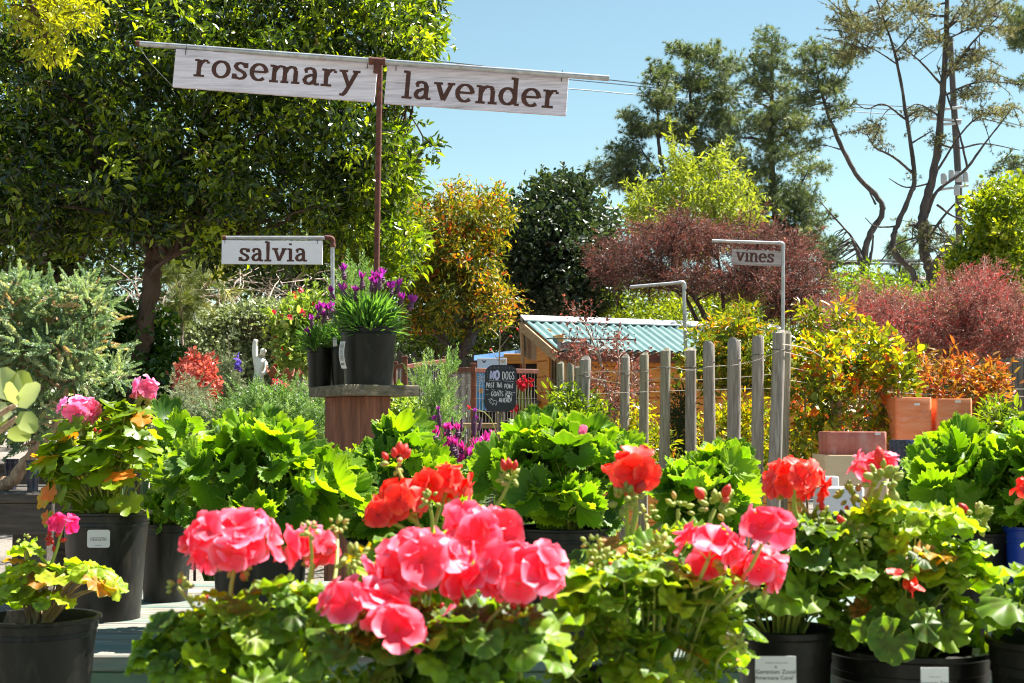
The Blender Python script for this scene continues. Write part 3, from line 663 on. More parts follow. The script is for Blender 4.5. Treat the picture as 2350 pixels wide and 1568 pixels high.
plant('shrub', 'large purple-brown feathery shrub behind the vines sign and the empty pipe', 'shrub', 17, 1650,
      [[(1640,None,26),(1645,850,22),(1630,760,14),(1590,680,9),(1520,620,6),(1470,590,4)],[(1645,860,18),(1600,740,10),(1560,650,7),(1540,580,4)],[(1648,860,18),(1690,740,11),(1720,650,8),(1740,560,4)],[(1648,850,16),(1750,740,10),(1800,680,6)],[(1645,850,16),(1660,720,9),(1650,600,6)]],
      [(1440,585,60,45,1.0),(1400,620,45,30,.8),(1510,560,70,50,1.1),(1590,555,75,50,1.1),(1670,540,70,42,1.1),(1750,560,70,48,1.1),(1820,600,55,60,1.0),(1850,660,50,60,.9),(1480,635,90,35,1.1),(1600,640,110,40,1.2),(1740,640,110,55,1.2),(1800,710,70,45,.9),(1390,605,30,25,.6),(1575,518,45,25,.7)],
      640, 33, 24, 14, T_BERRYTWIG, L_purple, M_bark, 'shrubs along the back', shoots=(170,60,20,.5), nb=230, tw=(5,1.1), shell=.4, vc=.5, vl=.5, vb=.45, out=1.0, part=('stems','foliage'))
plant('tree', 'bright yellow-green tree at the right edge below the tall pines', 'tree', 16, 2330,
      [[(2335,None,40),(2330,800,34),(2320,650,24),(2300,520,12)],[(2325,700,18),(2260,620,9)]],
      [(2320,450,60,60,.9),(2270,500,60,50,.9),(2340,530,60,80,.9),(2265,570,50,45,.8),(2310,620,70,55,.9),(2215,600,45,35,.7),(2190,630,40,28,.6),(2330,700,50,60,.8),(2290,665,60,40,.8)],
      250, 62, 26, 12, [T_LEAF,T_ROUND], L_brightree, M_bark, 'deciduous trees in the middle distance', shoots=(40,45,20,.5), nb=70, vc=.3, vl=.4, vb=.5)
plant('shrub', 'light green shrub behind the dead snag, in front of the house', 'shrub', 22, 1990,
      [[(1985,None,12),(1988,760,8),(1985,660,4)]], [(1960,650,60,40,1),(2030,665,60,40,1),(1930,680,50,40,1),(2080,690,50,35,1),(2150,690,50,40,1)], 120, 44, 28, 10, [T_LEAF,T_LEAF2], L_baylight, M_bark, 'shrubs along the back', vb=.5, part=('stems','foliage'))
plant('conifer', 'small dark fir top between the trunks of the bare pine', 'tree', 38, 2065,
      [[(2065,None,10),(2065,700,8),(2064,545,2)]], [(2064,560,8,20,.3),(2064,590,20,20,.5),(2066,620,32,22,.7),(2064,655,42,25,.9),(2064,700,46,30,.9)], 70, 14, 15, 17, T_PINE, L_pine, M_pinebark, 'pines on the skyline', nb=30, tw=(3,1), out=1.2)
# --- pines on the skyline
def pine(label, D, x0, paths, blobs, ncl, lm=L_pine, nb=200, rc=16, size=11, nper=28, shoots=(60,40,16,.25)):
    paths = [[(q[0], q[1], q[2]*(.8 if i == 0 else .66)) for q in p_] for i, p_ in enumerate(paths)]
    plant('pine_tree', label, 'tree', D, x0, paths, blobs, ncl, nper, rc, size, T_PINE, lm, M_pinebark, 'pines on the skyline', nb=nb, tw=(7,1.4), shell=.45, flat=.55, up=.2, out=1.2, vc=.35, vl=.4, vb=.45, low=False, sag=.12, shoots=shoots)
pine('pine with a pointed top, leftmost of the pines on the skyline', 36, 1545,
     [[(1548,None,20),(1545,520,16),(1540,440,14),(1518,380,12),(1510,280,9),(1512,160,3)],[(1530,420,8),(1480,410,6),(1420,390,4),(1365,372,2)],[(1515,400,7),(1470,340,5),(1450,280,2)]],
     [(1512,175,28,26,.6),(1510,225,40,30,.8),(1500,290,58,28,1.0),(1455,310,35,32,.8),(1450,270,28,20,.6),(1440,355,50,28,.9),(1395,385,48,20,.8),(1470,400,60,28,1),(1430,425,55,22,.9),(1490,440,40,30,.8)], 155)
pine('broad dark pine second from left on the skyline, behind the bamboo-like tree', 37, 1620,
     [[(1625,None,22),(1622,560,18),(1612,420,15),(1590,280,10),(1575,120,4)],[(1650,560,14),(1668,420,11),(1660,300,8),(1650,150,3)],[(1612,400,8),(1560,330,5)],[(1664,360,7),(1700,300,4)]],
     [(1575,125,32,28,.8),(1620,130,42,28,.9),(1660,150,38,34,.9),(1590,190,55,32,1.1),(1660,215,55,38,1.1),(1600,260,58,34,1.1),(1670,280,48,34,1),(1570,310,48,30,1),(1640,340,60,36,1.1),(1600,385,50,30,1),(1690,360,36,34,.8),(1690,430,50,40,1)], 240)
pine('tallest dense pine, third from left on the skyline', 35, 1780,
     [[(1790,None,30),(1785,620,26),(1782,500,22),(1770,350,17),(1772,200,11),(1772,80,4)],[(1784,520,12),(1830,440,8),(1860,380,4)],[(1780,480,10),(1720,450,6)],[(1775,330,9),(1830,270,5)]],
     [(1772,95,36,28,.8),(1768,140,52,34,1.0),(1745,190,46,30,.9),(1800,195,50,34,1),(1770,250,66,36,1.2),(1740,300,58,34,1.1),(1820,280,55,34,1.1),(1780,345,74,38,1.3),(1855,385,52,28,1),(1740,400,70,36,1.2),(1830,450,60,44,1.1),(1760,460,90,40,1.3),(1850,500,44,36,.9),(1800,530,90,40,1.2),(1720,520,60,40,1.1),(1840,565,60,30,1)], 370)
pine('thin ragged pine leaning left between the dense pine and the bare one', 33, 1960,
     [[(1990,None,22),(1985,640,20),(1995,545,18),(2025,490,17),(2012,450,16),(1965,400,14),(1915,300,11),(1885,210,8),(1865,110,3)],[(1990,600,11),(1955,545,8),(1915,500,6),(1875,455,3)],[(1935,345,6),(1900,335,3)],[(1890,220,6),(1925,160,3)],[(2010,470,8),(1990,430,4)]],
     [(1870,120,40,26,.8),(1920,130,38,24,.8),(1850,170,42,28,.8),(1900,200,44,24,.8),(1840,230,36,22,.7),(1925,250,30,20,.6),(1890,290,34,16,.6),(1900,590,32,24,.6),(1890,620,30,22,.6),(1915,560,24,20,.5),(1865,330,22,14,.5)], 150, nb=150, nper=22, rc=15, size=10)
pine('tall bare pine with several bent trunks against the sky, right of the picture', 27, 2130,
     [[(2150,None,40),(2148,700,34),(2125,590,30),(2118,500,27),(2140,410,24),(2158,280,20),(2170,120,16),(2176,-80,10)],
      [(2120,None,30),(2105,680,26),(2060,590,22),(2048,560,20),(2062,510,18),(2092,440,17),(2098,390,15),(2080,270,12),(2058,140,10),(2030,50,7),(2005,-20,5)],
      [(2180,None,26),(2165,690,24),(2145,600,20)],
      [(2125,500,16),(2150,440,12),(2215,390,10),(2260,330,7),(2330,240,4)],[(2220,385,9),(2200,300,7),(2170,210,6),(2150,150,4)],
      [(2098,400,10),(2050,360,8),(2010,340,6),(1990,310,3)],[(2145,400,9),(2230,280,6),(2320,255,4)],[(2170,180,10),(2230,100,7),(2290,40,4)],[(2166,200,9),(2110,140,6),(2070,110,4)],
      [(2160,270,8),(2110,240,5),(2080,250,3)],[(2062,150,6),(2000,110,4),(1930,85,3)],[(2176,60,8),(2210,10,5),(2240,-40,3)],[(2120,560,10),(2190,470,7),(2260,440,6),(2340,445,4)],[(2090,330,7),(2140,300,4)],
      [(2085,280,8),(2030,240,6),(1990,250,4),(1960,235,3)],[(2150,330,9),(2200,340,7),(2260,330,5),(2340,345,3)],[(2140,420,8),(2080,430,5),(2040,410,3)],[(2165,220,8),(2240,190,6),(2330,190,4)],[(2060,520,8),(2010,520,5),(1985,500,3)],[(2172,100,7),(2120,60,5),(2090,20,3)],[(2172,90,7),(2250,60,5),(2330,70,3)],[(2150,470,9),(2200,500,6),(2280,490,5),(2340,500,4)],[(2055,120,6),(2110,60,4)],[(2125,540,9),(2060,560,5),(2020,600,4)]],
     [(1990,70,60,26,1.0),(1945,50,40,20,.8),(2050,40,50,30,1.0),(2110,20,50,30,1),(2130,85,50,24,1),(2220,40,50,30,1),(2270,20,45,30,.9),(2290,70,40,20,.8),(2080,115,40,20,.8),(1960,120,40,18,.7),
      (2230,130,46,20,.9),(2260,180,40,22,.8),(2190,160,40,18,.8),(1995,300,46,20,.8),(2030,330,36,16,.7),(2110,255,38,20,.7),(2230,215,44,18,.8),(2300,250,44,18,.8),(2150,320,30,18,.6),(2260,260,34,14,.6),(2340,450,40,40,.8),(2120,530,44,26,.8),(2170,560,40,26,.8),(2270,430,30,18,.7),(2090,400,20,14,.5)],
     460, L_drypine, nb=460, rc=13, size=9, nper=13, shoots=(190,75,12,.1))
pine('dark pine boughs reaching in at the top right edge', 30, 2420,
     [[(2420,None,36),(2415,500,28),(2410,200,20),(2400,-40,12)],[(2412,120,9),(2360,80,5),(2330,60,3)],[(2412,420,9),(2350,380,5),(2300,370,3)]],
     [(2335,60,34,36,.8),(2345,110,30,26,.7),(2380,60,50,60,1),(2350,190,24,24,.6),(2330,370,36,24,.8),(2300,385,28,16,.6),(2360,420,30,40,.8)], 70)
dead = thing('dead_tree', 'dark dead snag with a short pale side branch left of the bent pine trunks', 'tree', gnd(2000, 24))
bb = B(); limbs(bb, [[(2010,None,22),(2000,690,20),(1985,640,17),(1972,590,13),(1955,548,5)],[(1985,635,12),(1998,590,8),(2005,540,3)],[(1998,650,7),(2015,640,6),(2025,628,3)]], 24, 8, .1)
bb.build('trunk', M_pinebark, dead, True)
# --- red and yellow shrubs on the right
plant('shrub', 'wide red barberry-like shrub filling the right side below the pines', 'shrub', 14, 2130,
      [[(2130,None,20),(2128,900,14),(2100,800,8),(2060,720,4)],[(2130,900,12),(2200,780,8),(2230,700,4)],[(2130,890,12),(1990,800,7),(1950,720,4)],[(2130,900,10),(2290,800,6)]],
      [(1960,725,60,50,.8),(2040,720,70,40,.9),(2120,735,70,45,.9),(2200,700,80,45,.9),(2250,670,50,35,.7),(2270,740,70,60,.8),(2330,770,40,60,.7),(2080,790,130,50,1.0),(2210,800,110,50,.9),(1910,760,50,45,.7),(1980,800,70,50,.8),(2320,700,30,30,.5)],
      560, 31, 24, 16, T_BERRYTWIG, L_redbush, M_twig, 'shrubs along the back', shoots=(200,65,18,.8), nb=220, tw=(4,1), vc=.5, vl=.5, vb=.5, out=1.1, part=('stems','foliage'), flat=.9)
plant('shrub', 'yellow-green shrub with a few orange shoots between the empty pipe and the vines sign post', 'shrub', 12.6, 1690,
      [[(1690,None,16),(1688,950,10),(1680,850,6),(1690,770,3)],[(1690,930,9),(1740,830,5)],[(1690,930,9),(1640,840,5)]],
      [(1640,790,50,45,.6),(1700,770,60,40,.7),(1750,800,45,50,.6),(1690,840,90,50,.7),(1640,755,30,25,.4),(1770,860,40,60,.5),(1620,850,50,50,.6),(1700,740,30,25,.4)],
      150, 44, 26, 16, [T_LEAF,T_LEAF2], L_photinia, M_bark, 'shrubs along the back', shoots=(40,50,16,1.0), nb=60, tw=(4,1.2), vc=.35, vl=.4, vb=.5, part=('stems','foliage'))
plant('shrub', 'thin airy red-leaved sapling in front of the teal roof', 'shrub', 12.5, 1395,
      [[(1400,None,9),(1398,980,7),(1385,860,5),(1350,760,3.5),(1310,700,2)],[(1398,960,6),(1420,850,4),(1410,760,2.5)],[(1398,980,6),(1450,880,4),(1480,830,2)],[(1396,980,5),(1350,900,4),(1320,840,2)],[(1385,860,4),(1370,780,2)]],
      [(1310,720,26,18,.3),(1350,745,40,25,.4),(1330,800,50,50,.5),(1400,800,50,45,.5),(1460,850,40,30,.5),(1370,880,55,45,.5),(1420,930,60,50,.5),(1330,900,30,40,.4),(1470,900,35,35,.4),(1400,1000,60,40,.5)],
      170, 16, 24, 8, [T_SMALL], L_purple, M_twig, 'shrubs along the back', shoots=(60,55,14,1.0), nb=170, tw=(2.6,1), vc=.35, vl=.4, vb=.75, part=('stems','foliage'), shell=.5)
plant('conifer', 'narrow dark green conifer standing behind the weathered posts', 'tree', 12.4, 1563,
      [[(1562,None,12),(1562,1000,8),(1562,890,3)]], [(1562,905,18,20,.2),(1562,950,30,30,.3),(1560,1010,36,45,.35),(1562,1080,38,50,.35)], 120, 22, 15, 12, T_JUNIPER, L_conifer, M_bark, 'shrubs among the vine posts', nb=30, tw=(3,1), out=1.2)
for x, bl, lab in ((1650, [(1640,1000,45,50,.4),(1690,970,45,50,.4),(1660,1060,60,45,.4)], 'yellow-leaved bush between the middle posts'),
                   (1740, [(1735,980,40,60,.4),(1760,1040,45,50,.4),(1725,1060,40,40,.4)], 'yellow-leaved bush beside the tallest post'),
                   (1470, [(1460,980,40,50,.4),(1500,1020,50,50,.4),(1440,1050,40,40,.4)], 'yellow-leaved bush behind the second and third of the posts'),
                   (1300, [(1300,930,40,40,.4),(1340,960,40,50,.4)], 'low green bush at the foot of the four clustered posts')):
    plant('shrub', lab, 'shrub', 11.6, x, [[(x,None,6),(x,1080,4),(x+4,980,2)]], bl, 70, 24, 22, 15, [T_LEAF,T_LEAF2], L_vine if x != 1300 else L_baylight, M_bark, 'shrubs among the vine posts', nb=30, tw=(2.5,1), vb=.42, part=('stems','foliage'))
def ties(ts):
    def f(t, cl, P):
        for (x, y, D) in ts:
            b = B(); c = at(x, y, D); b.tube([c+Vector((math.cos(a)*M(11,D), math.sin(a)*M(11,D), random.uniform(-1,1)*M(2,D))) for a in [i*PI/5 for i in range(11)]], M(1.8,D), 5); b.build('plant_tie', M_greentie, t)
    return f
VT = ('stems','foliage')
plant('vine', 'yellow-green climbing vine on a stake just right of the tallest post', 'vine', 10.6, 1850,
      [[(1852,None,6),(1850,1000,5),(1845,850,4),(1850,800,3)]], [(1850,830,45,40,.3),(1840,900,35,50,.3),(1860,980,40,60,.35),(1850,1060,40,50,.35)], 64, 22, 20, 15, [T_LEAF,T_ROUND], L_vine, M_stem, 'climbing vines on stakes', shoots=(18,50,12,.5), nb=60, tw=(2.5,.9), vc=.65, vl=.5, vb=.38, part=VT, extra=ties([(1846,905,10.6),(1850,990,10.6)]))
plant('vine', 'yellow-green climbing vine on a brown stake above the low terracotta trough', 'vine', 10.2, 1925,
      [[(1925,None,14),(1925,980,13),(1922,880,11),(1920,800,5)],[(1912,None,6),(1910,960,5),(1915,820,3)]], [(1920,820,60,45,.35),(1890,880,40,45,.3),(1955,870,40,40,.3),(1925,940,34,50,.3),(1900,1000,40,40,.3),(1880,790,40,25,.3)], 86, 22, 20, 16, [T_LEAF,T_ROUND], L_vine, M_stem, 'climbing vines on stakes', shoots=(22,55,12,.5), nb=60, tw=(2.5,.9), vc=.65, vl=.5, vb=.38, part=VT, extra=ties([(1925,975,10.2)]))
plant('vine', 'yellow-green climbing vine on a brown stake left of the tall terracotta planter', 'vine', 10.3, 2025,
      [[(2028,None,14),(2027,990,13),(2025,880,11),(2022,810,5)],[(2016,None,6),(2014,960,5),(2020,820,3)]], [(2030,815,60,40,.35),(1995,860,40,45,.3),(2065,860,40,45,.3),(2025,930,36,50,.3),(2050,990,30,50,.3),(2010,1000,30,40,.3)], 86, 22, 20, 16, [T_LEAF,T_ROUND], L_vine, M_stem, 'climbing vines on stakes', shoots=(22,55,12,.5), nb=60, tw=(2.5,.9), vc=.65, vl=.5, vb=.38, part=VT, extra=ties([(2027,1000,10.3)]))
plant('vine', 'orange-leaved vine on thin stakes behind the two tall terracotta planters', 'vine', 11.4, 2160,
      [[(2130,None,5),(2132,950,4),(2140,850,2)],[(2200,None,5),(2205,950,4),(2210,840,2)],[(2235,None,7),(2240,950,6),(2265,880,4)]], [(2120,860,50,40,.4),(2190,870,60,45,.4),(2240,900,55,45,.4),(2270,880,40,40,.3),(2150,930,60,40,.4),(2260,950,40,50,.3),(2230,1000,40,50,.3)], 150, 20, 26, 17, [T_LEAF,T_LEAF2], L_orangevine, M_stem, 'climbing vines on stakes', shoots=(30,50,12,.6), nb=120, tw=(2.2,.8), vc=.4, vl=.4, vb=.5, part=VT, extra=ties([(2132,905,11.4),(2170,890,11.4)]))
plant('vine', 'bare-stemmed orange and yellow vine tangled along the wires above the low trough', 'vine', 11.8, 1980,
      [[(1975,None,6),(1972,950,5),(1990,860,3),(2060,840,2)],[(1972,950,4),(1900,860,3),(1840,840,2)]], [(1860,860,60,50,.4),(1960,900,70,60,.4),(2080,900,60,60,.4),(1980,1010,60,50,.4)], 108, 15, 23, 14, [T_LEAF,T_LEAF2], L_orangevine, M_stem, 'climbing vines on stakes', nb=140, tw=(2.2,.8), vc=.65, vl=.5, vb=.35, part=VT)
plant('shrub', 'leafy green bush with pale tips right of the tall terracotta planters', 'shrub', 9.8, 2290,
      [[(2290,None,8),(2290,1020,6),(2285,960,3)]], [(2280,960,35,35,.3),(2310,990,40,40,.35),(2265,1020,40,40,.3),(2320,1040,40,40,.3)], 80, 24, 22, 19, [T_LEAF,T_LEAF2], L_baylight, M_bark, 'shrubs among the vine posts', vb=.5, part=VT)
plant('shrub', 'silvery green leafy shoots rising in front of the red shrub above the vines', 'shrub', 12.4, 1935,
      [[(1935,None,7),(1934,900,5),(1930,760,3),(1925,700,2)],[(1935,880,4),(1960,790,2)]], [(1930,730,18,35,.2),(1940,790,45,40,.35),(1980,790,35,30,.3),(1900,800,35,30,.3),(1860,720,22,30,.2),(1850,760,30,25,.25)], 90, 16, 22, 19, [T_LEAF,T_LEAF2], L_photinia, M_twig, 'shrubs along the back', nb=50, tw=(2.2,.9), vb=.62, part=VT)
# --- low planting on the left
plant('shrub', 'dark glossy camellia-like shrub behind the leaning trunk', 'shrub', 11.6, 300,
      [[(300,None,14),(300,960,10),(290,820,5)],[(300,960,9),(380,860,5)]], [(260,740,60,60,.6),(230,830,60,80,.6),(330,800,70,80,.6),(390,850,50,60,.5),(300,900,120,60,.7),(400,920,50,50,.5)], 300, 40, 26, 14, [T_LEAF,T_ROUND], L_camellia, M_bark, 'garden shrubs on the left', nb=60, vc=.35, vl=.4, vb=.42, part=VT)
plant('pine_tree', 'young pine with long drooping yellow-tipped needles left of the salvia board', 'tree', 12.6, 400,
      [[(420,None,10),(418,800,8),(410,680,5),(395,610,3)],[(414,720,4),(470,660,3),(500,640,2)],[(412,700,4),(380,640,2)]], [(400,630,35,35,.3),(470,650,45,30,.3),(420,690,35,30,.3),(505,655,20,25,.2),(395,720,25,40,.2)], 30, 6, 18, 46, T_LONGPINE, L_longpine, M_twig, 'garden shrubs on the left', nb=26, tw=(3,1), out=1.2, up=.2, vc=.4, vb=.5)
tw_ = thing('bare_shrub', 'tangle of bare grey twigs behind the top of the clipped hedge', 'shrub', gnd(560, 15.2))
bb = B()
for i in range(60):
    x = random.uniform(280, 740); y = random.uniform(640, 690)
    p = [at(x+random.uniform(-8,8), 760, 15.2), at(x+random.uniform(-25,25), 700, 15.2+random.uniform(-.4,.4)), at(x+random.uniform(-60,60), y, 15.2+random.uniform(-.5,.5)), at(x+random.uniform(-110,110), y-random.uniform(-10,50), 15.2+random.uniform(-.7,.7))]
    bb.tube(curve_pts(p, 4), lerp_list([M(2.6,15),M(1.6,15),M(.8,15)], 13), 4, False)
for i in range(7):
    x = 330+60*i; bb.tube([gnd(x,15.2), at(x+10,800,15.2), at(x,740,15.2)], [M(5,15),M(4,15),M(2,15)], 5)
bb.build('twigs', M_twig, tw_)
def hedge_build():
    D = 14.0; t = thing('hedge', 'clipped pale grey-green hedge with a flat rounded top behind the statue', 'hedge', gnd(540, D))
    n = 17000; P = np.zeros((n,3)); Nn = np.zeros((n,3)); x0, x1 = 405, 690; ytop = 700
    a = at(x0, ytop, D); b = at(x1, ytop, D); dep = 1.1
    for i in range(n):
        u = rng.random(); x = a.x+(b.x-a.x)*u
        q = rng.random()
        lump = .03*math.sin(x*5.3)+.025*math.sin(x*11+1)
        if q < .68:  z = rng.random()*(a.z); P[i] = (x, a.y+lump+.05*math.sin(z*9+x*4)-.12*max(0,.5-abs(a.z-z-.0))*0, z); Nn[i] = (0,-1,.35)
        else: P[i] = (x, a.y+rng.random()*dep, a.z+lump); Nn[i] = (0,-.1,1)
        r = .36; dz = a.z-P[i][2]
        if q < .68 and dz < r: P[i][1] += r-math.sqrt(max(0, r*r-(r-dz)**2))
        if q >= .68 and P[i][1]-a.y < r: Nn[i] = (0,-.7,.8); d = r-(P[i][1]-a.y); P[i][2] -= r-math.sqrt(max(0, r*r-d*d))
    P += rng.normal(size=(n,3))*.022
    N = nrm(Nn+rvec(n)*.8); Dd = rvec(n)+Nn*.5
    scatter('foliage', [T_ROUND,T_SMALL], P, Dd, N, M(9.5,D)*(.6+.8*rng.random(n)), np.clip(.42+rng.normal(size=n)*.25,0,1), L_hedge, t)
    bb = B(); bb.box(((a.x+b.x)/2, a.y+dep/2+.05, (a.z-.1)/2), (b.x-a.x-.12, dep-.12, a.z-.1)); bb.build('inner_branches', M_bark, t)
hedge_build()
plant('shrub', 'round red-leaved shrub at the right of the leaning trunk', 'shrub', 9.6, 452,
      [[(452,None,8),(452,950,6),(452,890,3)]], [(452,845,40,36,.28),(440,880,36,40,.28),(470,880,32,40,.26),(450,930,40,40,.28)], 200, 26, 11, 10, [T_ROUND,T_SMALL], L_redlow, M_bark, 'garden shrubs on the left', nb=30, vb=.55, up=.8, part=VT)
plant('shrub', 'pale feathery grey-green bush below the round red shrub', 'shrub', 9.0, 435,
      [[(435,None,7),(435,1010,5),(435,940,3)]], [(430,900,40,30,.25),(410,950,40,45,.3),(465,950,40,45,.3),(440,1010,60,50,.35),(385,985,30,40,.25)], 120, 12, 20, 26, T_ROSEMARY, L_silver, M_twig, 'garden shrubs on the left', nb=30, vb=.4, part=VT, out=1.2)
plant('shrub', 'slender upright silver-green shrub in front of the clipped hedge', 'shrub', 12, 525,
      [[(525,None,6),(525,900,4),(524,770,2)]], [(524,790,8,30,.1),(522,840,16,40,.15),(526,900,24,50,.2)], 60, 10, 12, 24, T_ROSEMARY, L_silver, M_twig, 'garden shrubs on the left', nb=30, vb=.3, part=VT, out=1.0)
plant('shrub', 'big rosemary bush with small lilac flowers left of the wooden plant stand', 'shrub', 8.6, 640,
      [[(640,None,8),(640,1040,6),(640,960,3)]], [(600,935,45,35,.25),(560,970,55,50,.3),(640,955,60,50,.3),(690,940,45,45,.3),(610,1010,90,60,.35),(700,1000,60,60,.3),(735,960,25,40,.2)], 190, 11, 20, 40, T_ROSEMARY, L_rosemary, M_twig, 'rosemary bushes', nb=50, vb=.5, part=VT, out=1.3, up=.4, droop=-.3,
      extra=dots('blossom', surf('rosemary_flower', [(.3,(.30,.28,.62)),(.7,(.42,.40,.75))]), n=70, size=4, D=8.6, cluster=3, rc=10))
plant('shrub', 'tall upright rosemary stems in front of the wire fence, right of the plant stand', 'shrub', 8.4, 1000,
      [[(1000,None,6),(1000,1030,5),(1005,960,3),(1030,860,2)],[(1000,1000,4),(975,900,2)]], [(1028,860,14,22,.1),(1022,900,18,40,.15),(985,890,12,40,.12),(965,900,10,30,.12),(1005,950,45,40,.22),(980,1000,50,50,.25),(1040,990,25,40,.2),(1050,850,12,10,.08)], 80, 7, 10, 34, T_ROSEMARY, L_rosemary, M_twig, 'rosemary bushes', nb=40, vb=.62, part=VT, out=.5, up=.2, droop=-1.3)
plant('shrub', 'rosemary sprigs poking up behind the potted lavender', 'shrub', 9.8, 812,
      [[(812,None,6),(812,800,4),(812,680,2)]], [(812,620,12,25,.1),(795,650,22,30,.15),(830,660,22,30,.15),(812,700,45,40,.25),(812,780,40,40,.25)], 60, 9, 16, 34, T_ROSEMARY, L_rosemary, M_twig, 'rosemary bushes', nb=30, vb=.6, part=VT, out=.6, up=.2, droop=-1.2)
plant('shrub', 'small-leaved yellow-green bush just right of the wooden plant stand', 'shrub', 8.9, 930,
      [[(930,None,6),(930,1040,4),(930,950,2)]], [(925,930,35,35,.25),(945,980,40,45,.3),(905,990,30,45,.25)], 90, 22, 20, 12, [T_SMALL,T_ROUND], L_salvia, M_twig, 'garden shrubs on the left', nb=30, vb=.5, part=VT)
plant('shrub', 'light green salvia bush dotted with red flowers below the salvia sign', 'shrub', 9.7, 680,
      [[(690,None,8),(690,900,6),(685,780,3)],[(690,850,4),(730,740,2),(745,690,1.2)],[(690,850,4),(650,760,2)],[(700,800,3),(720,710,1.6),(735,665,1)]], [(675,740,40,40,.35),(710,760,50,50,.35),(665,795,35,40,.3),(695,820,50,45,.35),(740,720,30,30,.25),(720,700,40,22,.25),(640,735,22,18,.2)], 170, 36, 22, 13, [T_LEAF,T_ROUND], L_salvia, M_twig, 'garden shrubs on the left', shoots=(40,55,14,1.0), nb=80, tw=(2.2,.8), vc=.3, vl=.4, vb=.5, part=VT,
      extra=dots('blossom', P_smallred, T_FLORET, n=60, size=6, D=9.7, cluster=2, rc=12))
def grassy(label, x, y0, y1, D, n, spread, lm, wpx=5, vb=.4):
    t = thing('strap_leaf_plant', label, 'plant', gnd(x, D)); P = []; Dd = []; S = []
    for i in range(n):
        a = random.uniform(-1,1)*spread; P.append(tuple(gnd(x+random.uniform(-14,14), D+random.uniform(-.1,.1)))); Dd.append((math.sin(a), random.uniform(-.25,.25), math.cos(a))); S.append((EYE-(y0-972)/F*D*K)*random.uniform(.75,1.05) if False else (at(x,y0,D).z)*random.uniform(.7,1.02)/max(.4,math.cos(a)))
    n_ = len(P); tm = Tmpl([(-.012,0,0),(.012,0,0),(-.014,.6,.02),(.014,.6,.02),(0,1,-.10),(0,.6,-.004),(0,0,-.004)], [(0,6,5,2),(6,1,3,5),(2,5,4),(5,3,4)])
    scatter('leaves', tm, np.array(P), np.array(Dd), rvec(n_), np.array(S), np.clip(vb+rng.normal(size=n_)*.25,0,1), lm, t)
grassy('clump of tall sword-shaped leaves left of the statue', 520, 880, 990, 9.2, 34, .30, L_grass)
grassy('low arching grass clump at the foot of the leaning trunk', 330, 960, 990, 8.6, 60, .45, L_greylav, vb=.5)
grassy('arching yellow-green grass in front of the wire fence', 1075, 955, 990, 9.4, 30, .9, L_grass, vb=.8)
def spikes(label, x, D, items, name='flower_spike'):
    """a thin-stemmed flower: stem + spike of florets"""
    t = thing('flowering_plant', label, 'plant', gnd(x, D))
    for (sx, y0, y1, wpx, mat) in items:
        b = B(); top = at(sx, y0, D); b.tube(curve_pts([gnd(x, D), at((x+sx)/2, 990, D), at(sx, y1, D), top], 5), lerp_list([M(1.5,D),M(1.0,D),M(.6,D)], 16), 5); st = b.build('stem', M_stalk, t, True)
        n = max(7, int((y1-y0)*.8)); u = rng.random(n); P = np.array([tuple(at(sx, y0+(y1-y0)*q, D)) for q in u])+rng.normal(size=(n,3))*M(wpx*.4,D)
        scatter(name, T_FLORET, P, rvec(n)+np.array([0,-.4,.2]), rvec(n), M(wpx*.55,D), rng.random(n), mat, t)
    return t
P_blue = petmat('blue_petal', (.08,.05,.4), (.16,.12,.6), (.3,.25,.7))
spikes('violet-blue salvia spike beside the slender silver shrub', 545, 9.6, [(546,818,850,10,P_blue)])
spikes('scattered small red flowers on thin stems in front of the statue', 560, 8.9, [(573,912,926,10,P_smallred),(630,872,890,9,P_smallred),(598,890,902,8,P_smallred),(685,848,860,8,P_magenta),(640,872,884,12,P_magenta),(655,885,900,12,P_smallred)])
spikes('bright red flower clusters beside the chalkboard, in front of the wire fence', 1200, 12.2, [(1203,866,884,9,P_smallred),(1195,872,888,8,P_smallred),(1212,874,888,9,P_smallred),(1220,876,886,7,P_smallred),(1198,884,896,8,P_smallred),(1188,880,890,6,P_smallred),(1186,930,942,7,P_smallred),(1178,936,946,6,P_smallred),(1120,930,936,5,P_smallred),(1078,930,938,6,P_smallred),(1195,1000,1010,6,P_smallred)])
sap = thing('sapling', 'bare thin sapling with a few red buds in front of the blue roof', 'tree', gnd(1143, 12.6))
bb = B(); limbs(bb, [[(1143,None,6),(1143,960,5),(1146,840,4),(1148,760,2)],[(1147,800,2.5),(1170,770,1.2)],[(1148,775,2),(1128,755,1)],[(1146,830,2),(1125,800,1)],[(1148,765,2),(1165,750,1),(1185,752,1)]], 12.6, 5); bb.build('trunk', M_twig, sap, True)
q = np.array([tuple(at(x,y,12.6)) for x,y in ((1170,770),(1128,755),(1185,752),(1148,758),(1125,800),(1165,750),(1150,740))])
for qq in q: scatter('bud', T_BUD, qq[None,:], rvec(1), rvec(1), M(9,12.6), rng.random(1), M_redbud, sap)
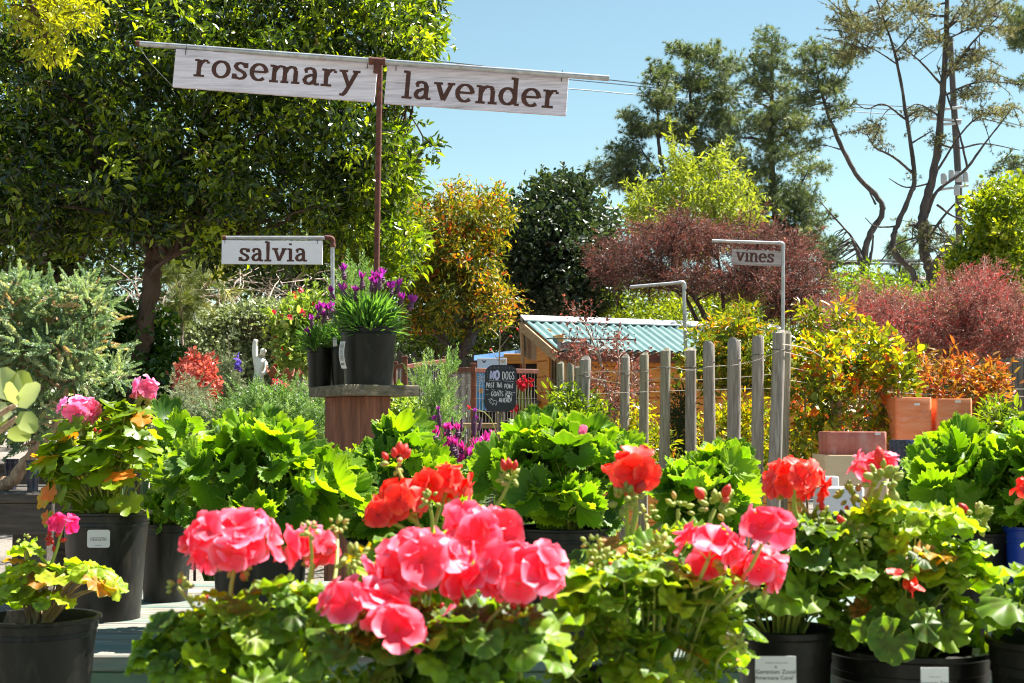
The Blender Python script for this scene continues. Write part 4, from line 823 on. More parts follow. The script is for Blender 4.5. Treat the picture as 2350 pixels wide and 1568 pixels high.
# --- juniper at the left edge, trained on a crooked trunk
plant('juniper', 'blue-green juniper with bare peach-coloured twigs and a crooked trunk at the left edge', 'shrub', 6.6, -40,
      [[(-60,None,44),(-30,1180,36),(30,1100,30),(80,1035,26),(110,1000,20),(140,950,16),(150,900,14),(160,870,12),(230,855,8),(290,862,5)],[(-40,1190,26),(-20,1000,22),(20,960,16)],
       [(150,900,10),(110,870,9),(90,860,8)],[(-10,1000,18),(0,900,14),(30,830,12),(45,760,9),(10,720,6)],[(45,760,8),(52,860,9),(40,905,8)],[(150,880,10),(165,800,8),(180,730,6),(192,670,4)],[(30,830,8),(100,760,6),(140,700,4)],[(110,1000,8),(60,1020,6),(30,1040,4)],
       [(160,870,8),(170,900,5),(175,940,3)]],
      [(60,690,70,50,.35),(20,665,50,35,.35),(120,720,50,50,.3),(195,668,20,40,.18),(200,700,45,45,.28),(230,730,40,30,.25),(60,790,80,50,.35),(150,790,60,45,.3),(210,800,50,40,.28),(250,860,36,22,.2),(190,870,50,30,.25),(20,880,50,40,.3),(90,930,45,40,.28),(60,990,40,30,.25),(-30,760,50,100,.4),(195,620,8,18,.06),(275,858,20,10,.12),(150,960,20,24,.15)],
      225, 8, 20, 42, T_JUNIPER, L_juniper, M_junbark, None, nb=170, tw=(4.5,1.2), vc=.3, vl=.35, vb=.5, out=1.3, up=.3, droop=-.25, part=('trunk','foliage'))

# --- the far wood closing the view all round, one mass
n = 900; a = rng.uniform(-1.25, 1.25, n); r = rng.uniform(62, 74, n); h = rng.random(n)**.8*(4.2+1.3*np.sin(a*9)+.8*np.sin(a*23+1))
cl = np.stack([np.sin(a)*r, np.cos(a)*r, h], axis=1); P, Dr, N, V = clump_leaves(cl, 26, 1.3, .8, .6, .1)
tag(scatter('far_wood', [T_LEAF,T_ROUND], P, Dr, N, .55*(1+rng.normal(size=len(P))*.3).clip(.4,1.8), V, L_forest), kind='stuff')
# ================================================================ hand-cut serif lettering and chalk lettering as flat paint on boards
def A_(cx, cy, rx, ry, a0, a1, n=16):
    return [(cx+rx*math.cos(math.radians(a0+(a1-a0)*i/n)), cy+ry*math.sin(math.radians(a0+(a1-a0)*i/n))) for i in range(n+1)]
SG = {
 'r': (.84, [[(.24,.02),(.24,.97)], [(0,.05),(.52,.05)], [(.02,.93),(.24,.93)], [(.26,.58),(.34,.80),(.48,.93),(.66,.93)], [(.60,.84),(.74,.84)]]),
 'o': (1.02, [A_(.48,.5,.36,.45,0,360,24)]),
 's': (.84, [[(.64,.74),(.55,.89),(.38,.95),(.22,.89),(.15,.74),(.24,.60),(.42,.50),(.58,.40),(.65,.25),(.55,.10),(.38,.05),(.22,.10),(.12,.24)], [(.65,.68),(.65,.97)], [(.11,.02),(.11,.32)]]),
 'e': (.98, [A_(.46,.5,.35,.45,0,315,24), [(.14,.52),(.82,.52)]]),
 'm': (1.56, [[(.22,.02),(.22,.97)], [(.74,.02),(.74,.75)], [(1.26,.02),(1.26,.75)], [(.24,.62),(.34,.84),(.50,.94),(.66,.90),(.74,.74)], [(.76,.62),(.86,.84),(1.02,.94),(1.18,.90),(1.26,.74)], [(0,.05),(.43,.05)], [(.55,.05),(.94,.05)], [(1.06,.05),(1.48,.05)], [(0,.93),(.22,.93)]]),
 'a': (.94, [[(.62,.14),(.62,.74)], [(.62,.70),(.55,.89),(.38,.95),(.22,.90),(.15,.76)], [(.13,.72),(.27,.76)], [(.62,.58),(.42,.55),(.22,.44),(.14,.27),(.20,.11),(.36,.05),(.52,.13),(.62,.28)], [(.62,.14),(.70,.05),(.86,.06)]]),
 'y': (1.06, [[(.22,.93),(.52,.08)], [(.86,.93),(.50,.02),(.36,-.30)], [(.38,-.26),(.26,-.42),(.10,-.40)], [(.02,.94),(.44,.94)], [(.66,.94),(1.04,.94)]]),
 'l': (.52, [[(.24,.02),(.24,1.50)], [(0,.05),(.48,.05)], [(.02,1.46),(.24,1.46)]]),
 'v': (1.04, [[(.22,.93),(.50,.04)], [(.84,.93),(.50,.04)], [(.02,.94),(.44,.94)], [(.66,.94),(1.02,.94)]]),
 'n': (1.06, [[(.22,.02),(.22,.97)], [(.78,.02),(.78,.75)], [(.24,.62),(.34,.84),(.52,.94),(.70,.90),(.78,.74)], [(0,.05),(.44,.05)], [(.58,.05),(1.0,.05)], [(0,.93),(.22,.93)]]),
 'd': (1.06, [A_(.42,.48,.32,.43,20,340,20), [(.76,.05),(.76,1.50)], [(.54,1.46),(.76,1.46)], [(.76,.05),(.98,.05)]]),
 'i': (.52, [[(.24,.02),(.24,.97)], [(0,.05),(.48,.05)], [(.02,.93),(.24,.93)], [(.13,1.30),(.33,1.30)]]),
 'S': (.9, [[(.70,1.12),(.58,1.35),(.40,1.42),(.22,1.33),(.15,1.1),(.26,.88),(.44,.74),(.62,.58),(.70,.36),(.58,.13),(.40,.06),(.22,.13),(.12,.36)], [(.71,1.05),(.71,1.44)], [(.11,.02),(.11,.46)]]),
 'H': (1.2, [[(.24,.02),(.24,1.46)], [(.88,.02),(.88,1.46)], [(.24,.76),(.88,.76)], [(.02,.05),(.46,.05)], [(.66,.05),(1.1,.05)], [(.02,1.42),(.46,1.42)], [(.66,1.42),(1.1,1.42)]]),
 'R': (1.15, [[(.24,.02),(.24,1.46)], [(.02,.05),(.46,.05)], [(.02,1.42),(.3,1.42)], [(.24,1.42),(.60,1.40),(.82,1.10),(.60,.80),(.24,.76)], [(.50,.78),(.85,.06),(1.04,.05)]]),
 'U': (1.15, [[(.24,1.42),(.24,.40),(.36,.12),(.56,.05),(.76,.12),(.86,.40),(.86,1.42)], [(.04,1.42),(.44,1.42)], [(.68,1.42),(1.06,1.42)]]),
 'B': (1.1, [[(.24,.02),(.24,1.46)], [(.02,.05),(.3,.05)], [(.02,1.42),(.3,1.42)], [(.24,1.42),(.58,1.40),(.74,1.12),(.58,.80),(.24,.78)], [(.24,.78),(.66,.74),(.86,.42),(.66,.07),(.24,.05)]]),
}
CG = {  # chalk capitals, height 1
 'N': (.72, [[(.08,0),(.08,1),(.58,0),(.58,1)]]), 'O': (.8, [A_(.36,.5,.28,.5,90,450,20)]), 'D': (.7, [[(.08,0),(.08,1),(.36,.94),(.56,.62),(.54,.34),(.34,.04),(.08,0)]]),
 'G': (.74, [[(.58,.84),(.40,1),(.18,.88),(.08,.5),(.18,.12),(.38,0),(.58,.14),(.60,.44),(.38,.44)]]), 'S': (.62, [[(.50,.88),(.30,1),(.10,.84),(.16,.60),(.42,.42),(.50,.18),(.28,0),(.06,.12)]]),
 'P': (.64, [[(.08,0),(.08,1),(.42,.94),(.50,.72),(.38,.50),(.08,.46)]]), 'A': (.72, [[(.06,0),(.12,.70),(.30,1),(.50,.70),(.58,0)], [(.10,.42),(.56,.42)]]), 'T': (.66, [[(.02,.97),(.60,.97)], [(.31,.97),(.31,0)]]),
 'H': (.66, [[(.08,0),(.08,1)], [(.52,0),(.52,1)], [(.08,.5),(.52,.5)]]), 'h': (.58, [[(.08,0),(.08,1)], [(.08,.45),(.28,.60),(.44,.48),(.46,0)]]), 'i': (.26, [[(.1,0),(.1,.62)], [(.1,.82),(.1,.94)]]), 'I': (.28, [[(.12,0),(.12,1)]]),
 'E': (.6, [[(.50,.86),(.30,1),(.12,.86),(.16,.62),(.36,.54),(.14,.46),(.08,.18),(.26,0),(.50,.12)]]), '!': (.3, [[(.12,.34),(.14,1)], [(.11,0),(.11,.09)]]), ' ': (.42, []), 'n': (.62, [[(.08,0),(.08,.66)], [(.08,.48),(.30,.68),(.46,.52),(.48,0)]]), '.': (.3, [[(.1,0),(.1,.1)]]),
}
class Paint:
    def __init__(s, O, ex, ez, n, base=.0006): s.O, s.ex, s.ez, s.n = O, ex, ez, n; s.k = 0; s.base = base; s.b = B()
    def P(s, x, y, off): return s.O + s.ex*x + s.ez*y + s.n*off
    def stroke(s, pts, thick, thin=None, jit=0.0):
        thin = thick if thin is None else thin; n = len(pts); off = s.base + (s.k % 14)*.00009; s.k += 1
        closed = n > 3 and math.hypot(pts[0][0]-pts[-1][0], pts[0][1]-pts[-1][1]) < 1e-6
        L = []; R = []
        for i in range(n):
            if closed: a = pts[(i-1) % (n-1)]; c = pts[(i+1) % (n-1)] if i < n-1 else pts[1]
            else: a = pts[max(i-1,0)]; c = pts[min(i+1,n-1)]
            dx, dy = c[0]-a[0], c[1]-a[1]; l = math.hypot(dx, dy) or 1; dx /= l; dy /= l
            wd = (thin + (thick-thin)*abs(dy)**1.2)/2*(1+random.uniform(-jit,jit))
            x, y = pts[i]
            L.append(s.P(x-dy*wd, y+dx*wd, off)); R.append(s.P(x+dy*wd, y-dx*wd, off))
        s.b.add(L+R, [(i, n+i, n+i+1, i+1) for i in range(n-1)])
    def poly(s, pts):
        off = s.base + (s.k % 14)*.00009; s.k += 1
        s.b.add([s.P(x, y, off) for x, y in pts], [tuple(range(len(pts)))])
    def word(s, text, G, x, y, h, sx=1.0, thick=.2, thin=.1, jit=.08, slant=0):
        for ch in text:
            adv, st = G[ch]
            for q in st:
                dense = []
                for i in range(len(q)-1):
                    m = 3 if len(q) < 6 else 2
                    for k in range(m): t = k/m; dense.append((q[i][0]+(q[i+1][0]-q[i][0])*t, q[i][1]+(q[i+1][1]-q[i][1])*t))
                dense.append(q[-1])
                s.stroke([(x+px*h*sx, y+py*h) for px, py in dense], thick*h, thin*h, jit)
            x += adv*h*sx
        return x
def word_w(text, G): return sum(G[c][0] for c in text)
def frame_R(ex, n, ez): return Matrix((ex, -n, ez)).transposed()   # local x right, y away from the viewer, z up

def pipe(b, a, c, r, seg=14): b.tube([a, a.lerp(c,.5), c], r, seg)
# ---- the double board: rosemary | lavender
D = 7.7
top = at(872, 140, D); base = gnd(852, D)
sg = thing('name_sign', 'tall rusty post sign with two white hanging boards reading rosemary and lavender', 'sign', base)
b = B(); b.tube([base-Vector((0,0,.05)), base.lerp(top,.5), top], M(6.8,D), 12); b.build('post', M_rust, sg, True)
pl, pr = at(313, 100, D), at(1398, 180, D-.15); ex = (pr-pl).normalized(); nn = Vector((0,-1,0)); nn = (nn-ex*nn.dot(ex)).normalized(); ez = nn.cross(ex)*-1
ez = ex.cross(nn)*-1
if ez.z < 0: ez = -ez
jn = pl+ex*(top-pl).dot(ex)
b = B(); pipe(b, pl, pr, M(6.6,D), 16); cb = b.build('crossbar', M_pipe, sg, True)
b = B(); b.tube([pl-ex*.001, pl+ex*M(9,D)], M(7.0,D), 16); b.build('rusty_end', M_rust, cb, True)
b = B(); b.tube([jn-ex*M(19,D), jn-ex*M(14,D), jn-ex*M(14,D), jn+ex*M(14,D), jn+ex*M(14,D), jn+ex*M(19,D)], [M(9.5,D)]*2+[M(8.6,D)]*2+[M(9.5,D)]*2, 16)
dn = (base-top).normalized(); b.tube([jn, jn+dn*M(22,D), jn+dn*M(22,D), jn+dn*M(27,D)], [M(8.6,D)]*2+[M(9.6,D)]*2, 16); b.build('tee_fitting', M_rust, sg, True)
def board(parent, p00, p10, p01, th, mat, text, tx, ty, hx, sx, G=SG, lm=M_letter, hooks=(), thick=.25, thin=.13, chip=True, name='board'):
    """board from its lower left, lower right, upper left corners; text placed in board fractions"""
    ex = (p10-p00); Wd = ex.length; ex = ex.normalized(); ez = (p01-p00); ez = (ez-ex*ez.dot(ex)); H = ez.length; ez = ez.normalized()
    n = ex.cross(ez)
    if n.y > 0: n = -n
    R = Matrix((ex, -n, ez)).transposed(); c = p00+ex*Wd/2+ez*H/2
    b = B(); m = 40; edge = []
    for i in range(m+1): edge.append((Wd*i/m, -random.uniform(0,.008)*H if chip else 0))
    for i in range(7): edge.append((Wd-random.uniform(0,.004)*Wd, H*(i+.5)/7))
    for i in range(m+1): edge.append((Wd*(1-i/m), H+random.uniform(-.01,.006)*H if chip else H))
    nv = len(edge)
    fr = [p00+ex*x+ez*y+n*th/2 for x, y in edge]; bk = [p00+ex*x+ez*y-n*th/2 for x, y in edge]
    b.add(fr+bk, [tuple(range(nv)), tuple(range(nv,2*nv))[::-1]] + [(i, nv+i, nv+(i+1)%nv, (i+1)%nv) for i in range(nv)])
    bo = b.build(name, mat, parent)
    p = Paint(p00+n*th/2, ex, ez, n); p.word(text, G, tx*Wd, ty*H, hx*H, sx, thick, thin); p.b.build('lettering', lm, bo)
    for u in hooks:
        q = p00+ex*Wd*u+ez*H; h = B(); h.tube([q-ez*H*.14+n*(th/2+.002), q+n*(th/2+.002), q+ez*H*.16+n*.004], H*.011, 6); h.build('hanging_wire', M_darkpipe, bo)
    return bo, (p00, ex, ez, n, Wd, H)
hgt = M(86, D)
board(sg, at(397,200,D-.02), at(860,235,D-.03), at(400,113,D-.02), .020, M_board, 'rosemary', .098, .315, .46, 1.17, hooks=(.05,.95))
board(sg, at(882,238,D-.03), at(1299,266,D-.10), at(884,150,D-.03), .020, M_boardworn, 'lavender', .093, .16, .475, 1.16, hooks=(.05,.96))
b = B(); b.tube(curve_pts([pl, at(350,150,D), at(396,198,D-.03)], 4), .0009, 4); b.build('loose_wire', M_wire, sg)
# ---- salvia
D = 9.0
s2 = thing('name_sign', 'white board reading salvia under a level pipe with a rusty elbow', 'sign', gnd(768, D))
b = B(); el = at(762,547,D); pipe(b, gnd(768,D)-Vector((0,0,.05)), at(763,552,D), M(4.6,D)); b.build('post', M_pipe, s2, True)
b = B(); pipe(b, at(513,546,D), at(752,546,D), M(4.4,D)); b.build('crossbar', M_pipe, s2, True)
b = B(); b.tube(curve_pts([at(746,546,D), at(756,546,D), at(763,549,D), at(764,558,D), at(764,568,D)], 5), [M(6.4,D)]*4+[M(5.6,D)]*13+[M(6.4,D)]*4, 12); b.build('elbow', M_rust, s2, True)
b = B(); b.tube([at(511,546,D), at(519,546,D)], M(5,D), 12); b.build('rusty_end', M_rust, s2, True)
board(s2, at(509,606,D), at(740,607,D), at(508,552,D), .018, M_whiteboard, 'salvia', .170, .115, .555, 1.10, hooks=(.03,.95), thick=.25, thin=.14)
# ---- vines
D = 11.2
s3 = thing('name_sign', 'weathered bare board reading vines on a grey pipe arm fixed to the tallest post', 'sign', gnd(1791, D))
b = B(); pipe(b, gnd(1790,D), at(1797,566,D), M(4.2,D)); b.build('post', M_pipe, s3, True)
b = B(); pipe(b, at(1634,553,D), at(1788,558,D), M(3.6,D)); b.tube(curve_pts([at(1786,558,D), at(1793,558.5,D), at(1797,562,D), at(1797,572,D)], 5), M(4.6,D), 12); b.build('crossbar', M_pipe, s3, True)
board(s3, at(1679,607,D), at(1793,612,D), at(1680,572,D), .018, M_greyboard, 'vines', .075, .22, .58, .98, hooks=(.1,.95), thick=.26, thin=.15)
# ---- empty arm
D = 12.4
s4 = thing('sign_post', 'grey pipe arm bent at a right angle without a board, left of the vines sign', 'sign post', gnd(1586, D))
b = B(); pipe(b, gnd(1588,D), at(1569,655,D), M(4.3,D)); b.build('post', M_pipe, s4, True)
b = B(); pipe(b, at(1446,659,D), at(1560,649,D), M(3.8,D)); b.tube(curve_pts([at(1556,649,D), at(1565,648.5,D), at(1570,652,D), at(1571,664,D)], 5), M(4.6,D), 12); b.build('crossbar', M_pipe, s4, True)
# ---- shrubs sign, half hidden by the sapling
D = 13.2
s5 = thing('name_sign', 'small grey board reading shrubs on a dark T-shaped pipe before the teal roof', 'sign', gnd(1355, D))
b = B(); pipe(b, gnd(1357,D), at(1355,778,D), M(2.2,D)); b.build('post', M_darkpipe, s5, True)
b = B(); pipe(b, at(1254,777,D), at(1459,779.5,D), M(1.9,D)); b.build('crossbar', M_darkpipe, s5, True)
board(s5, at(1279,802,D), at(1352,803,D), at(1279,784,D), .015, M_greyboard, 'SHRUBS', .10, .17, .47, 1.28, hooks=(.06,.94), thick=.22, thin=.14)
# ---- chalkboard
D = 11.0
cbd = thing('chalkboard_sign', 'black rounded chalkboard on a wooden stake reading no dogs past this point, goats ahead', 'sign', gnd(1150, D))
b = B(); st = at(1152,940,D); b.cbox(st.lerp(gnd(1148,D),.5)+Vector((0,.02,0)), (M(11,D), .02, st.z+.05), ch=.002); b.build('stake', M_greywood, cbd)
p00, p10, p01 = at(1110.5,945,D), at(1183.5,945,D), at(1114,838,D)
ex = (p10-p00); Wd = ex.length; ex.normalize(); ez = (p01-p00); H = ez.length; ez.normalize(); nn = ex.cross(ez); nn = -nn if nn.y > 0 else nn; nn.normalize()
def rrect(w, h, r, n=8):
    o = []
    for cx, cy, a in ((w-r,h-r,0),(r,h-r,90),(r,r,180),(w-r,r,270)): o += [(x,y) for x,y in A_(cx,cy,r,r,a,a+90,n)]
    return o
def plate(b, p00, ex, ez, nn, out, th):
    n = len(out); fr = [p00+ex*x+ez*y+nn*th for x,y in out]; bk = [p00+ex*x+ez*y for x,y in out]
    b.add(fr+bk, [tuple(range(n)), tuple(range(n,2*n))[::-1]]+[(i,n+i,n+(i+1)%n,(i+1)%n) for i in range(n)])
b = B(); plate(b, p00, ex, ez, nn, rrect(Wd,H,Wd*.26), .012); cbo = b.build('board', M_chalkboard, cbd)
p = Paint(p00+nn*.012, ex, ez, nn); u = H/100
def cw(text, x, y, h, sx, th): p.word(text, CG, x*u, y*u, h*u, sx, th, th, .1)
cw('DOGS', 37, 69, 16.5, .56, .085); p.b.build('lettering', M_chalk, cbo); p = Paint(p00+nn*.012, ex, ez, nn)
cw('PAST', 3, 51.5, 10.5, .66, .12); p.b.build('lettering', M_chalk, cbo); p = Paint(p00+nn*.012, ex, ez, nn)
cw('ThiS', 25, 52, 10, .60, .12); p.b.build('lettering', M_chalk, cbo); p = Paint(p00+nn*.012, ex, ez, nn)
cw('POInT', 42.5, 50, 9.5, .68, .13); p.b.build('lettering', M_chalk, cbo); p = Paint(p00+nn*.012, ex, ez, nn)
cw('GOATS', 14, 33, 10, .76, .12); p.b.build('lettering', M_chalk, cbo); p = Paint(p00+nn*.012, ex, ez, nn)
cw('AHEAD!', 31.5, 20, 9.2, .82, .13); p.b.build('lettering', M_chalk, cbo); p = Paint(p00+nn*.012, ex, ez, nn)
p_ = p
for x0, y0 in ((2.5,47),(15,46.6),(29,45.5),(44,44),(59.6,41)):
    p = Paint(p00+nn*.012, ex, ez, nn); p.stroke([((x0+i*.9)*u, (y0+.8*math.sin(i*.9))*u) for i in range(8)], .7*u); p.b.build('wavy_line', M_chalk, cbo)
p = p_
marks = [([(x,36.5),(x+.9,36.9)], .9) for x in (3,6.3,9.6)]+[([(8,66.5),(34,65.8)], .45), ([(39,66),(62,64.5)], .5)]
marks += [([(12+i*8, 93-.12*(i-3)**2), (12+i*8, 95.3-.12*(i-3)**2)], .35) for i in range(7)]+[([(4.5,74+i*6),(6.6,74+i*6)], .35) for i in range(3)]
for q, wd in marks: p = Paint(p00+nn*.012, ex, ez, nn); p.stroke([(x*u,y*u) for x,y in q], wd*u); p.b.build('chalk_mark', M_chalk, cbo)
p = Paint(p00+nn*.012, ex, ez, nn)
p.stroke([(q[0]*u,q[1]*u) for q in A_(52,35.5,7.2,8.2,0,360,26)], .8*u)                      # paw in a ring
p.poly([(q[0]*u,q[1]*u) for q in A_(51.8,33,3.3,3.4,0,360,14)][:-1])
for x,y,rx,ry in ((47.3,37,1.2,1.9),(50.1,39.8,1.2,2.0),(53.5,39.9,1.2,2.0),(56.4,37.3,1.2,1.9)): p.poly([(q[0]*u,q[1]*u) for q in A_(x,y,rx,ry,0,360,10)][:-1])
p.b.build('paw_drawing', M_chalk, cbo); p = Paint(p00+nn*.012, ex, ez, nn)
goat = [[(10,27),(8.5,25.6),(14,25),(17.5,26.6),(19.5,24.5),(26,23),(28,20.5),(26.5,19),(26,14.2),(24,14),(23.4,17.5),(19.8,17.5),(19.2,14),(17.2,14),(17,18.8),(15.6,19.8),(14.6,17.4),(12.2,20),(11.6,22.6),(13.6,24.6)],
        [(12.5,27),(14.5,29.4)],[(15.2,27.4),(17.4,29.6)],[(18.5,24),(20,20.5)],[(13.4,22.4),(14,22.6)]]
for q in goat: p.stroke([(x*u,y*u) for x,y in q], .75*u)
p.b.build('goat_drawing', M_chalk, cbo)
p = Paint(p00+nn*.012, ex, ez, nn); p.word('NO', CG, 11*u, 69.5*u, 17.5*u, .78, .24, .24, .04); p.b.build('bold_lettering', M_lilac, cbo)

# ================================================================ shed
Rg = at(1199, 737, 15.0); Rz = Rg.z; Rb = Vector((Rg.x, Rg.y, 0))
ea = Vector((.905, .425, 0)).normalized()            # along the ridge
LEN = 2.75
vf = at(1278, 806, 14.30)-Rg; vb_ = at(1203.5, 826, 15.75)-Rg      # gable edges of the front and back slopes
eb = Vector((vf.x, vf.y, 0)).normalized(); half = Vector((vf.x, vf.y, 0)).length; Ez = Rz+vf.z
sh = thing('goat_shed', 'small orange wooden shed with a teal corrugated roof and white ridge cap', 'shed', Rb)
def corr(v, mat, off, name, parent, a0=0.0, a1=LEN, ext=1.0):
    b = B(); na = int((a1-a0)/.0105); rows = 4; amp = .010
    nz = v.cross(ea).normalized(); nz = -nz if nz.z < 0 else nz
    for j in range(rows+1):
        for i in range(na+1):
            a = a0+(a1-a0)*i/na; b.v.append(tuple(Rg+ea*a+v*(ext*j/rows)+Vector((0,0,off))+nz*amp*math.sin(i*2*PI/8.2)))
    for j in range(rows):
        for i in range(na):
            k = j*(na+1)+i; b.f.append((k, k+1, k+na+2, k+na+1))
    return b.build(name, mat, parent, True)
corr(vf, M_teal, .022, 'roof', sh); corr(vb_, M_teal, .022, 'roof', sh)
corr(vf, M_rooflining, .0, 'roof_underside', sh, .02, LEN-.02); corr(vb_, M_rooflining, .0, 'roof_underside', sh, .02, LEN-.02)
b = B(); prof = [vf*.13+Vector((0,0,.045)), Vector((0,0,.055)), vb_*.10+Vector((0,0,.045))]; rc = []
for o in (Rg-ea*.02, Rg+ea*(LEN+.02)): rc += [o+q for q in prof]+[o+q-Vector((0,0,.012)) for q in prof]
b.add(rc, [(0,6,7,1),(1,7,8,2),(3,4,10,9),(4,5,11,10),(0,1,4,3),(1,2,5,4),(0,3,9,6),(2,8,11,5)]); b.build('ridge_cap', M_ridge, sh)
for v in (vf, vb_):                                     # gable rake boards
    o = Rg-ea*.014+Vector((0,0,-.045)); L = v.length; d = v.normalized(); u3 = ea.cross(d).normalized(); u3 = -u3 if u3.z < 0 else u3
    b = B(); b.cbox(o+v*.5, (L, .024, .085), Matrix((d, ea, u3)).transposed(), .003); b.build('rake_board', M_pinewood, sh)
def boards(a, e, z0, z1, n, mat, name, parent, th=.024):
    """horizontal siding between two ground points"""
    a = Vector((a.x,a.y,0)); e = Vector((e.x,e.y,0)); d = e-a; L = d.length; d.normalize(); m = Vector((d.y,-d.x,0)); R = Matrix((d, -m, Vector((0,0,1)))).transposed(); b = B(); h = (z1-z0)/n
    for i in range(n): b.cbox((a+e)/2+Vector((0,0,z0+h*(i+.5)))-m*(.002*(i%2)), (L, th, h-.006), R, .004)
    b.box((a+e)/2-m*.02+Vector((0,0,(z0+z1)/2)), (L-.02, .012, z1-z0-.02), R)
    return b.build(name, mat, parent), d, m, R
C0 = Rg+ea*.10+vf*.86; C1 = C0+ea*(LEN-.25)             # the near corner and the right end of the long side
Cb = at(1234, 900, 15.05)                                # back corner of the end wall, in the picture's x
zl = Ez+.10
boards(C0, C1, 0, Ez+.02, 13, M_cedar, 'wall', sh)
mid = Vector(C0).lerp(Cb, .52)
boards(Cb, mid, 0, zl+.12, 14, M_cedar, 'wall', sh)
back = Cb+ea*(LEN-.25); boards(back, Cb, 0, zl, 13, M_cedar, 'wall', sh); boards(C1, back, 0, zl, 13, M_cedar, 'wall', sh)
d = (Vector((C0.x,C0.y,0))-Vector((mid.x,mid.y,0))); L = d.length; d.normalize(); m = Vector((d.y,-d.x,0)); R = Matrix((d,-m,Vector((0,0,1)))).transposed(); m0 = Vector((mid.x,mid.y,0))
def bar(u, w_, z0, z1, mat, name, parent, off=0.0, th=.03):
    b = B(); b.cbox(m0+d*u+m*off+Vector((0,0,(z0+z1)/2)), (w_, th, z1-z0), R, .003); return b.build(name, mat, parent)
bar(L*.5, L, zl-.12, zl+.05, M_cedar, 'door_lintel', sh)
door = bar(L*.06, .05, 0, zl-.13, M_cedar, 'door', sh, .006)
bar(L*.94, .05, 0, zl-.13, M_cedar, 'jamb', door, .006); bar(L*.5, L*.85, 0, .42, M_cedar, 'lower_panel', door, .002, .02)
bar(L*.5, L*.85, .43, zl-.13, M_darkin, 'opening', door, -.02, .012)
b = B()
for i in range(4):
    u = L*(.2+.2*i); P0 = lambda u_, z: m0+d*u_+m*.0+Vector((0,0,z))
    b.tube(curve_pts([P0(u,.42), P0(u+.02*math.sin(i*2.),.8), P0(u-.02*math.cos(i*1.3),1.1), P0(u+.01,zl-.13)],4), .010, 5)
b.build('branch_bars', M_stem, door, True)
b = B(); q = Vector((C0.x,C0.y,0))-ea*.012-m*0+Vector((0,0,Ez/2)); b.cbox(q, (.06,.06,Ez), Matrix((ea, Vector((-ea.y,ea.x,0)), Vector((0,0,1)))).transposed(), .004); b.build('corner_post', M_pinewood, sh)
b = B(); e0 = Rg+vf*.985+Vector((0,0,-.05)); b.cbox(e0+ea*LEN/2, (LEN-.05,.025,.07), Matrix((ea, Vector((-ea.y,ea.x,0)), Vector((0,0,1)))).transposed(), .003); b.build('eave_board', M_fencered, sh)
mw_ = Vector((ea.y,-ea.x,0)); Rw = Matrix((ea, -mw_, Vector((0,0,1)))).transposed(); wb = Vector((C0.x,C0.y,0))+ea*1.25+mw_*.022
b = B()
for z_ in (1.02,.60): b.cbox(wb+Vector((0,0,z_)), (.42,.03,.03), Rw, .003)
for du in (-.2,.2): b.cbox(wb+ea*du+mw_*.002+Vector((0,0,.81)), (.03,.03,.40), Rw, .003)
win = b.build('window', M_pinewood, sh); b = B(); b.box(wb-mw_*.006+Vector((0,0,.81)), (.37,.01,.38), Rw); b.build('pane', M_darkin, win)
# ---- blue-roofed lean-to behind it
D = 17.2
lt = thing('lean_to', 'low wooden lean-to with a bright blue metal roof left of the teal-roofed shed', 'shed', gnd(1160, D))
a0, a1 = at(1088,816,D-.5), at(1240,797,D+.6); a2 = a1+Vector((.1,1.0,.02)); a3 = a0+Vector((.1,1.0,.02))
b = B(); th = Vector((0,0,-.05)); b.add([a0,a1,a2,a3,a0+th,a1+th,a2+th,a3+th], [(0,1,2,3),(7,6,5,4),(0,4,5,1),(1,5,6,2),(2,6,7,3),(3,7,4,0)]); b.build('roof', M_blueroof, lt)
b = B(); b.cbox((at(1140,827,D)+at(1230,820,D))/2, (M(130,D), .04, .10), ch=.004); b.build('beam', M_cedar, lt)
b = B()
for x in (1092,1150,1200): q = at(x,826,D+.05); b.cbox(Vector((q.x,q.y+.05,q.z/2)), (.06,.06,q.z), ch=.004)
b.build('post_frame', M_fencered, lt)
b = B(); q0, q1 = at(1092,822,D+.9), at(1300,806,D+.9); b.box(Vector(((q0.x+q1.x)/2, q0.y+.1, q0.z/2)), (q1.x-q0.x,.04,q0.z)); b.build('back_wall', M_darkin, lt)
# ---- murals on the fence
def board_box(b, x0, y0, x1, y1, D, th=.015):
    p, q = at(x0,y1,D), at(x1,y0,D); b.cbox(((p.x+q.x)/2, D*K, (p.z+q.z)/2), (q.x-p.x, th, q.z-p.z), ch=.002); return p, q
D = 14.6
mw = thing('butterfly_board', 'white painted board with two butterflies behind the top of the chalkboard', 'painted board', gnd(1128, D))
b = B(); p0, p1 = board_box(b, 1095, 822, 1163, 848, D); bd = b.build('board', M_muralwhite, mw)
b = B()
for x in (1099,1159): q = at(x,830,D); b.cbox((q.x,q.y+.02,q.z/2), (.02,.02,q.z), ch=.002)
b.build('stake', M_greywood, mw)
for (x, y, m1) in ((1111,830,M_blueglaze),(1154,830,M_muralorange)):
    pt = Paint(at(x,y,D)+Vector((0,-.008,0)), Vector((1,0,0)), Vector((0,0,1)), Vector((0,-1,0))); s_ = M(1,D)
    for sx in (-1,1):
        pt.poly([(sx*.4*s_,0),(sx*4.6*s_,3.8*s_),(sx*5.0*s_,1.4*s_),(sx*2.6*s_,-.4*s_)][::sx]); pt.poly([(sx*.4*s_,-.2*s_),(sx*3.2*s_,-.8*s_),(sx*2.6*s_,-3.6*s_),(sx*1.0*s_,-2.8*s_)][::sx])
    pt.stroke([(0,-3*s_),(0,3*s_)], .9*s_); pt.b.build('butterfly', m1, bd)
D = 14.5
mb = thing('flower_mural', 'tall blue painted panel with an orange flower hidden by the chalkboard', 'painted board', gnd(1125, D))
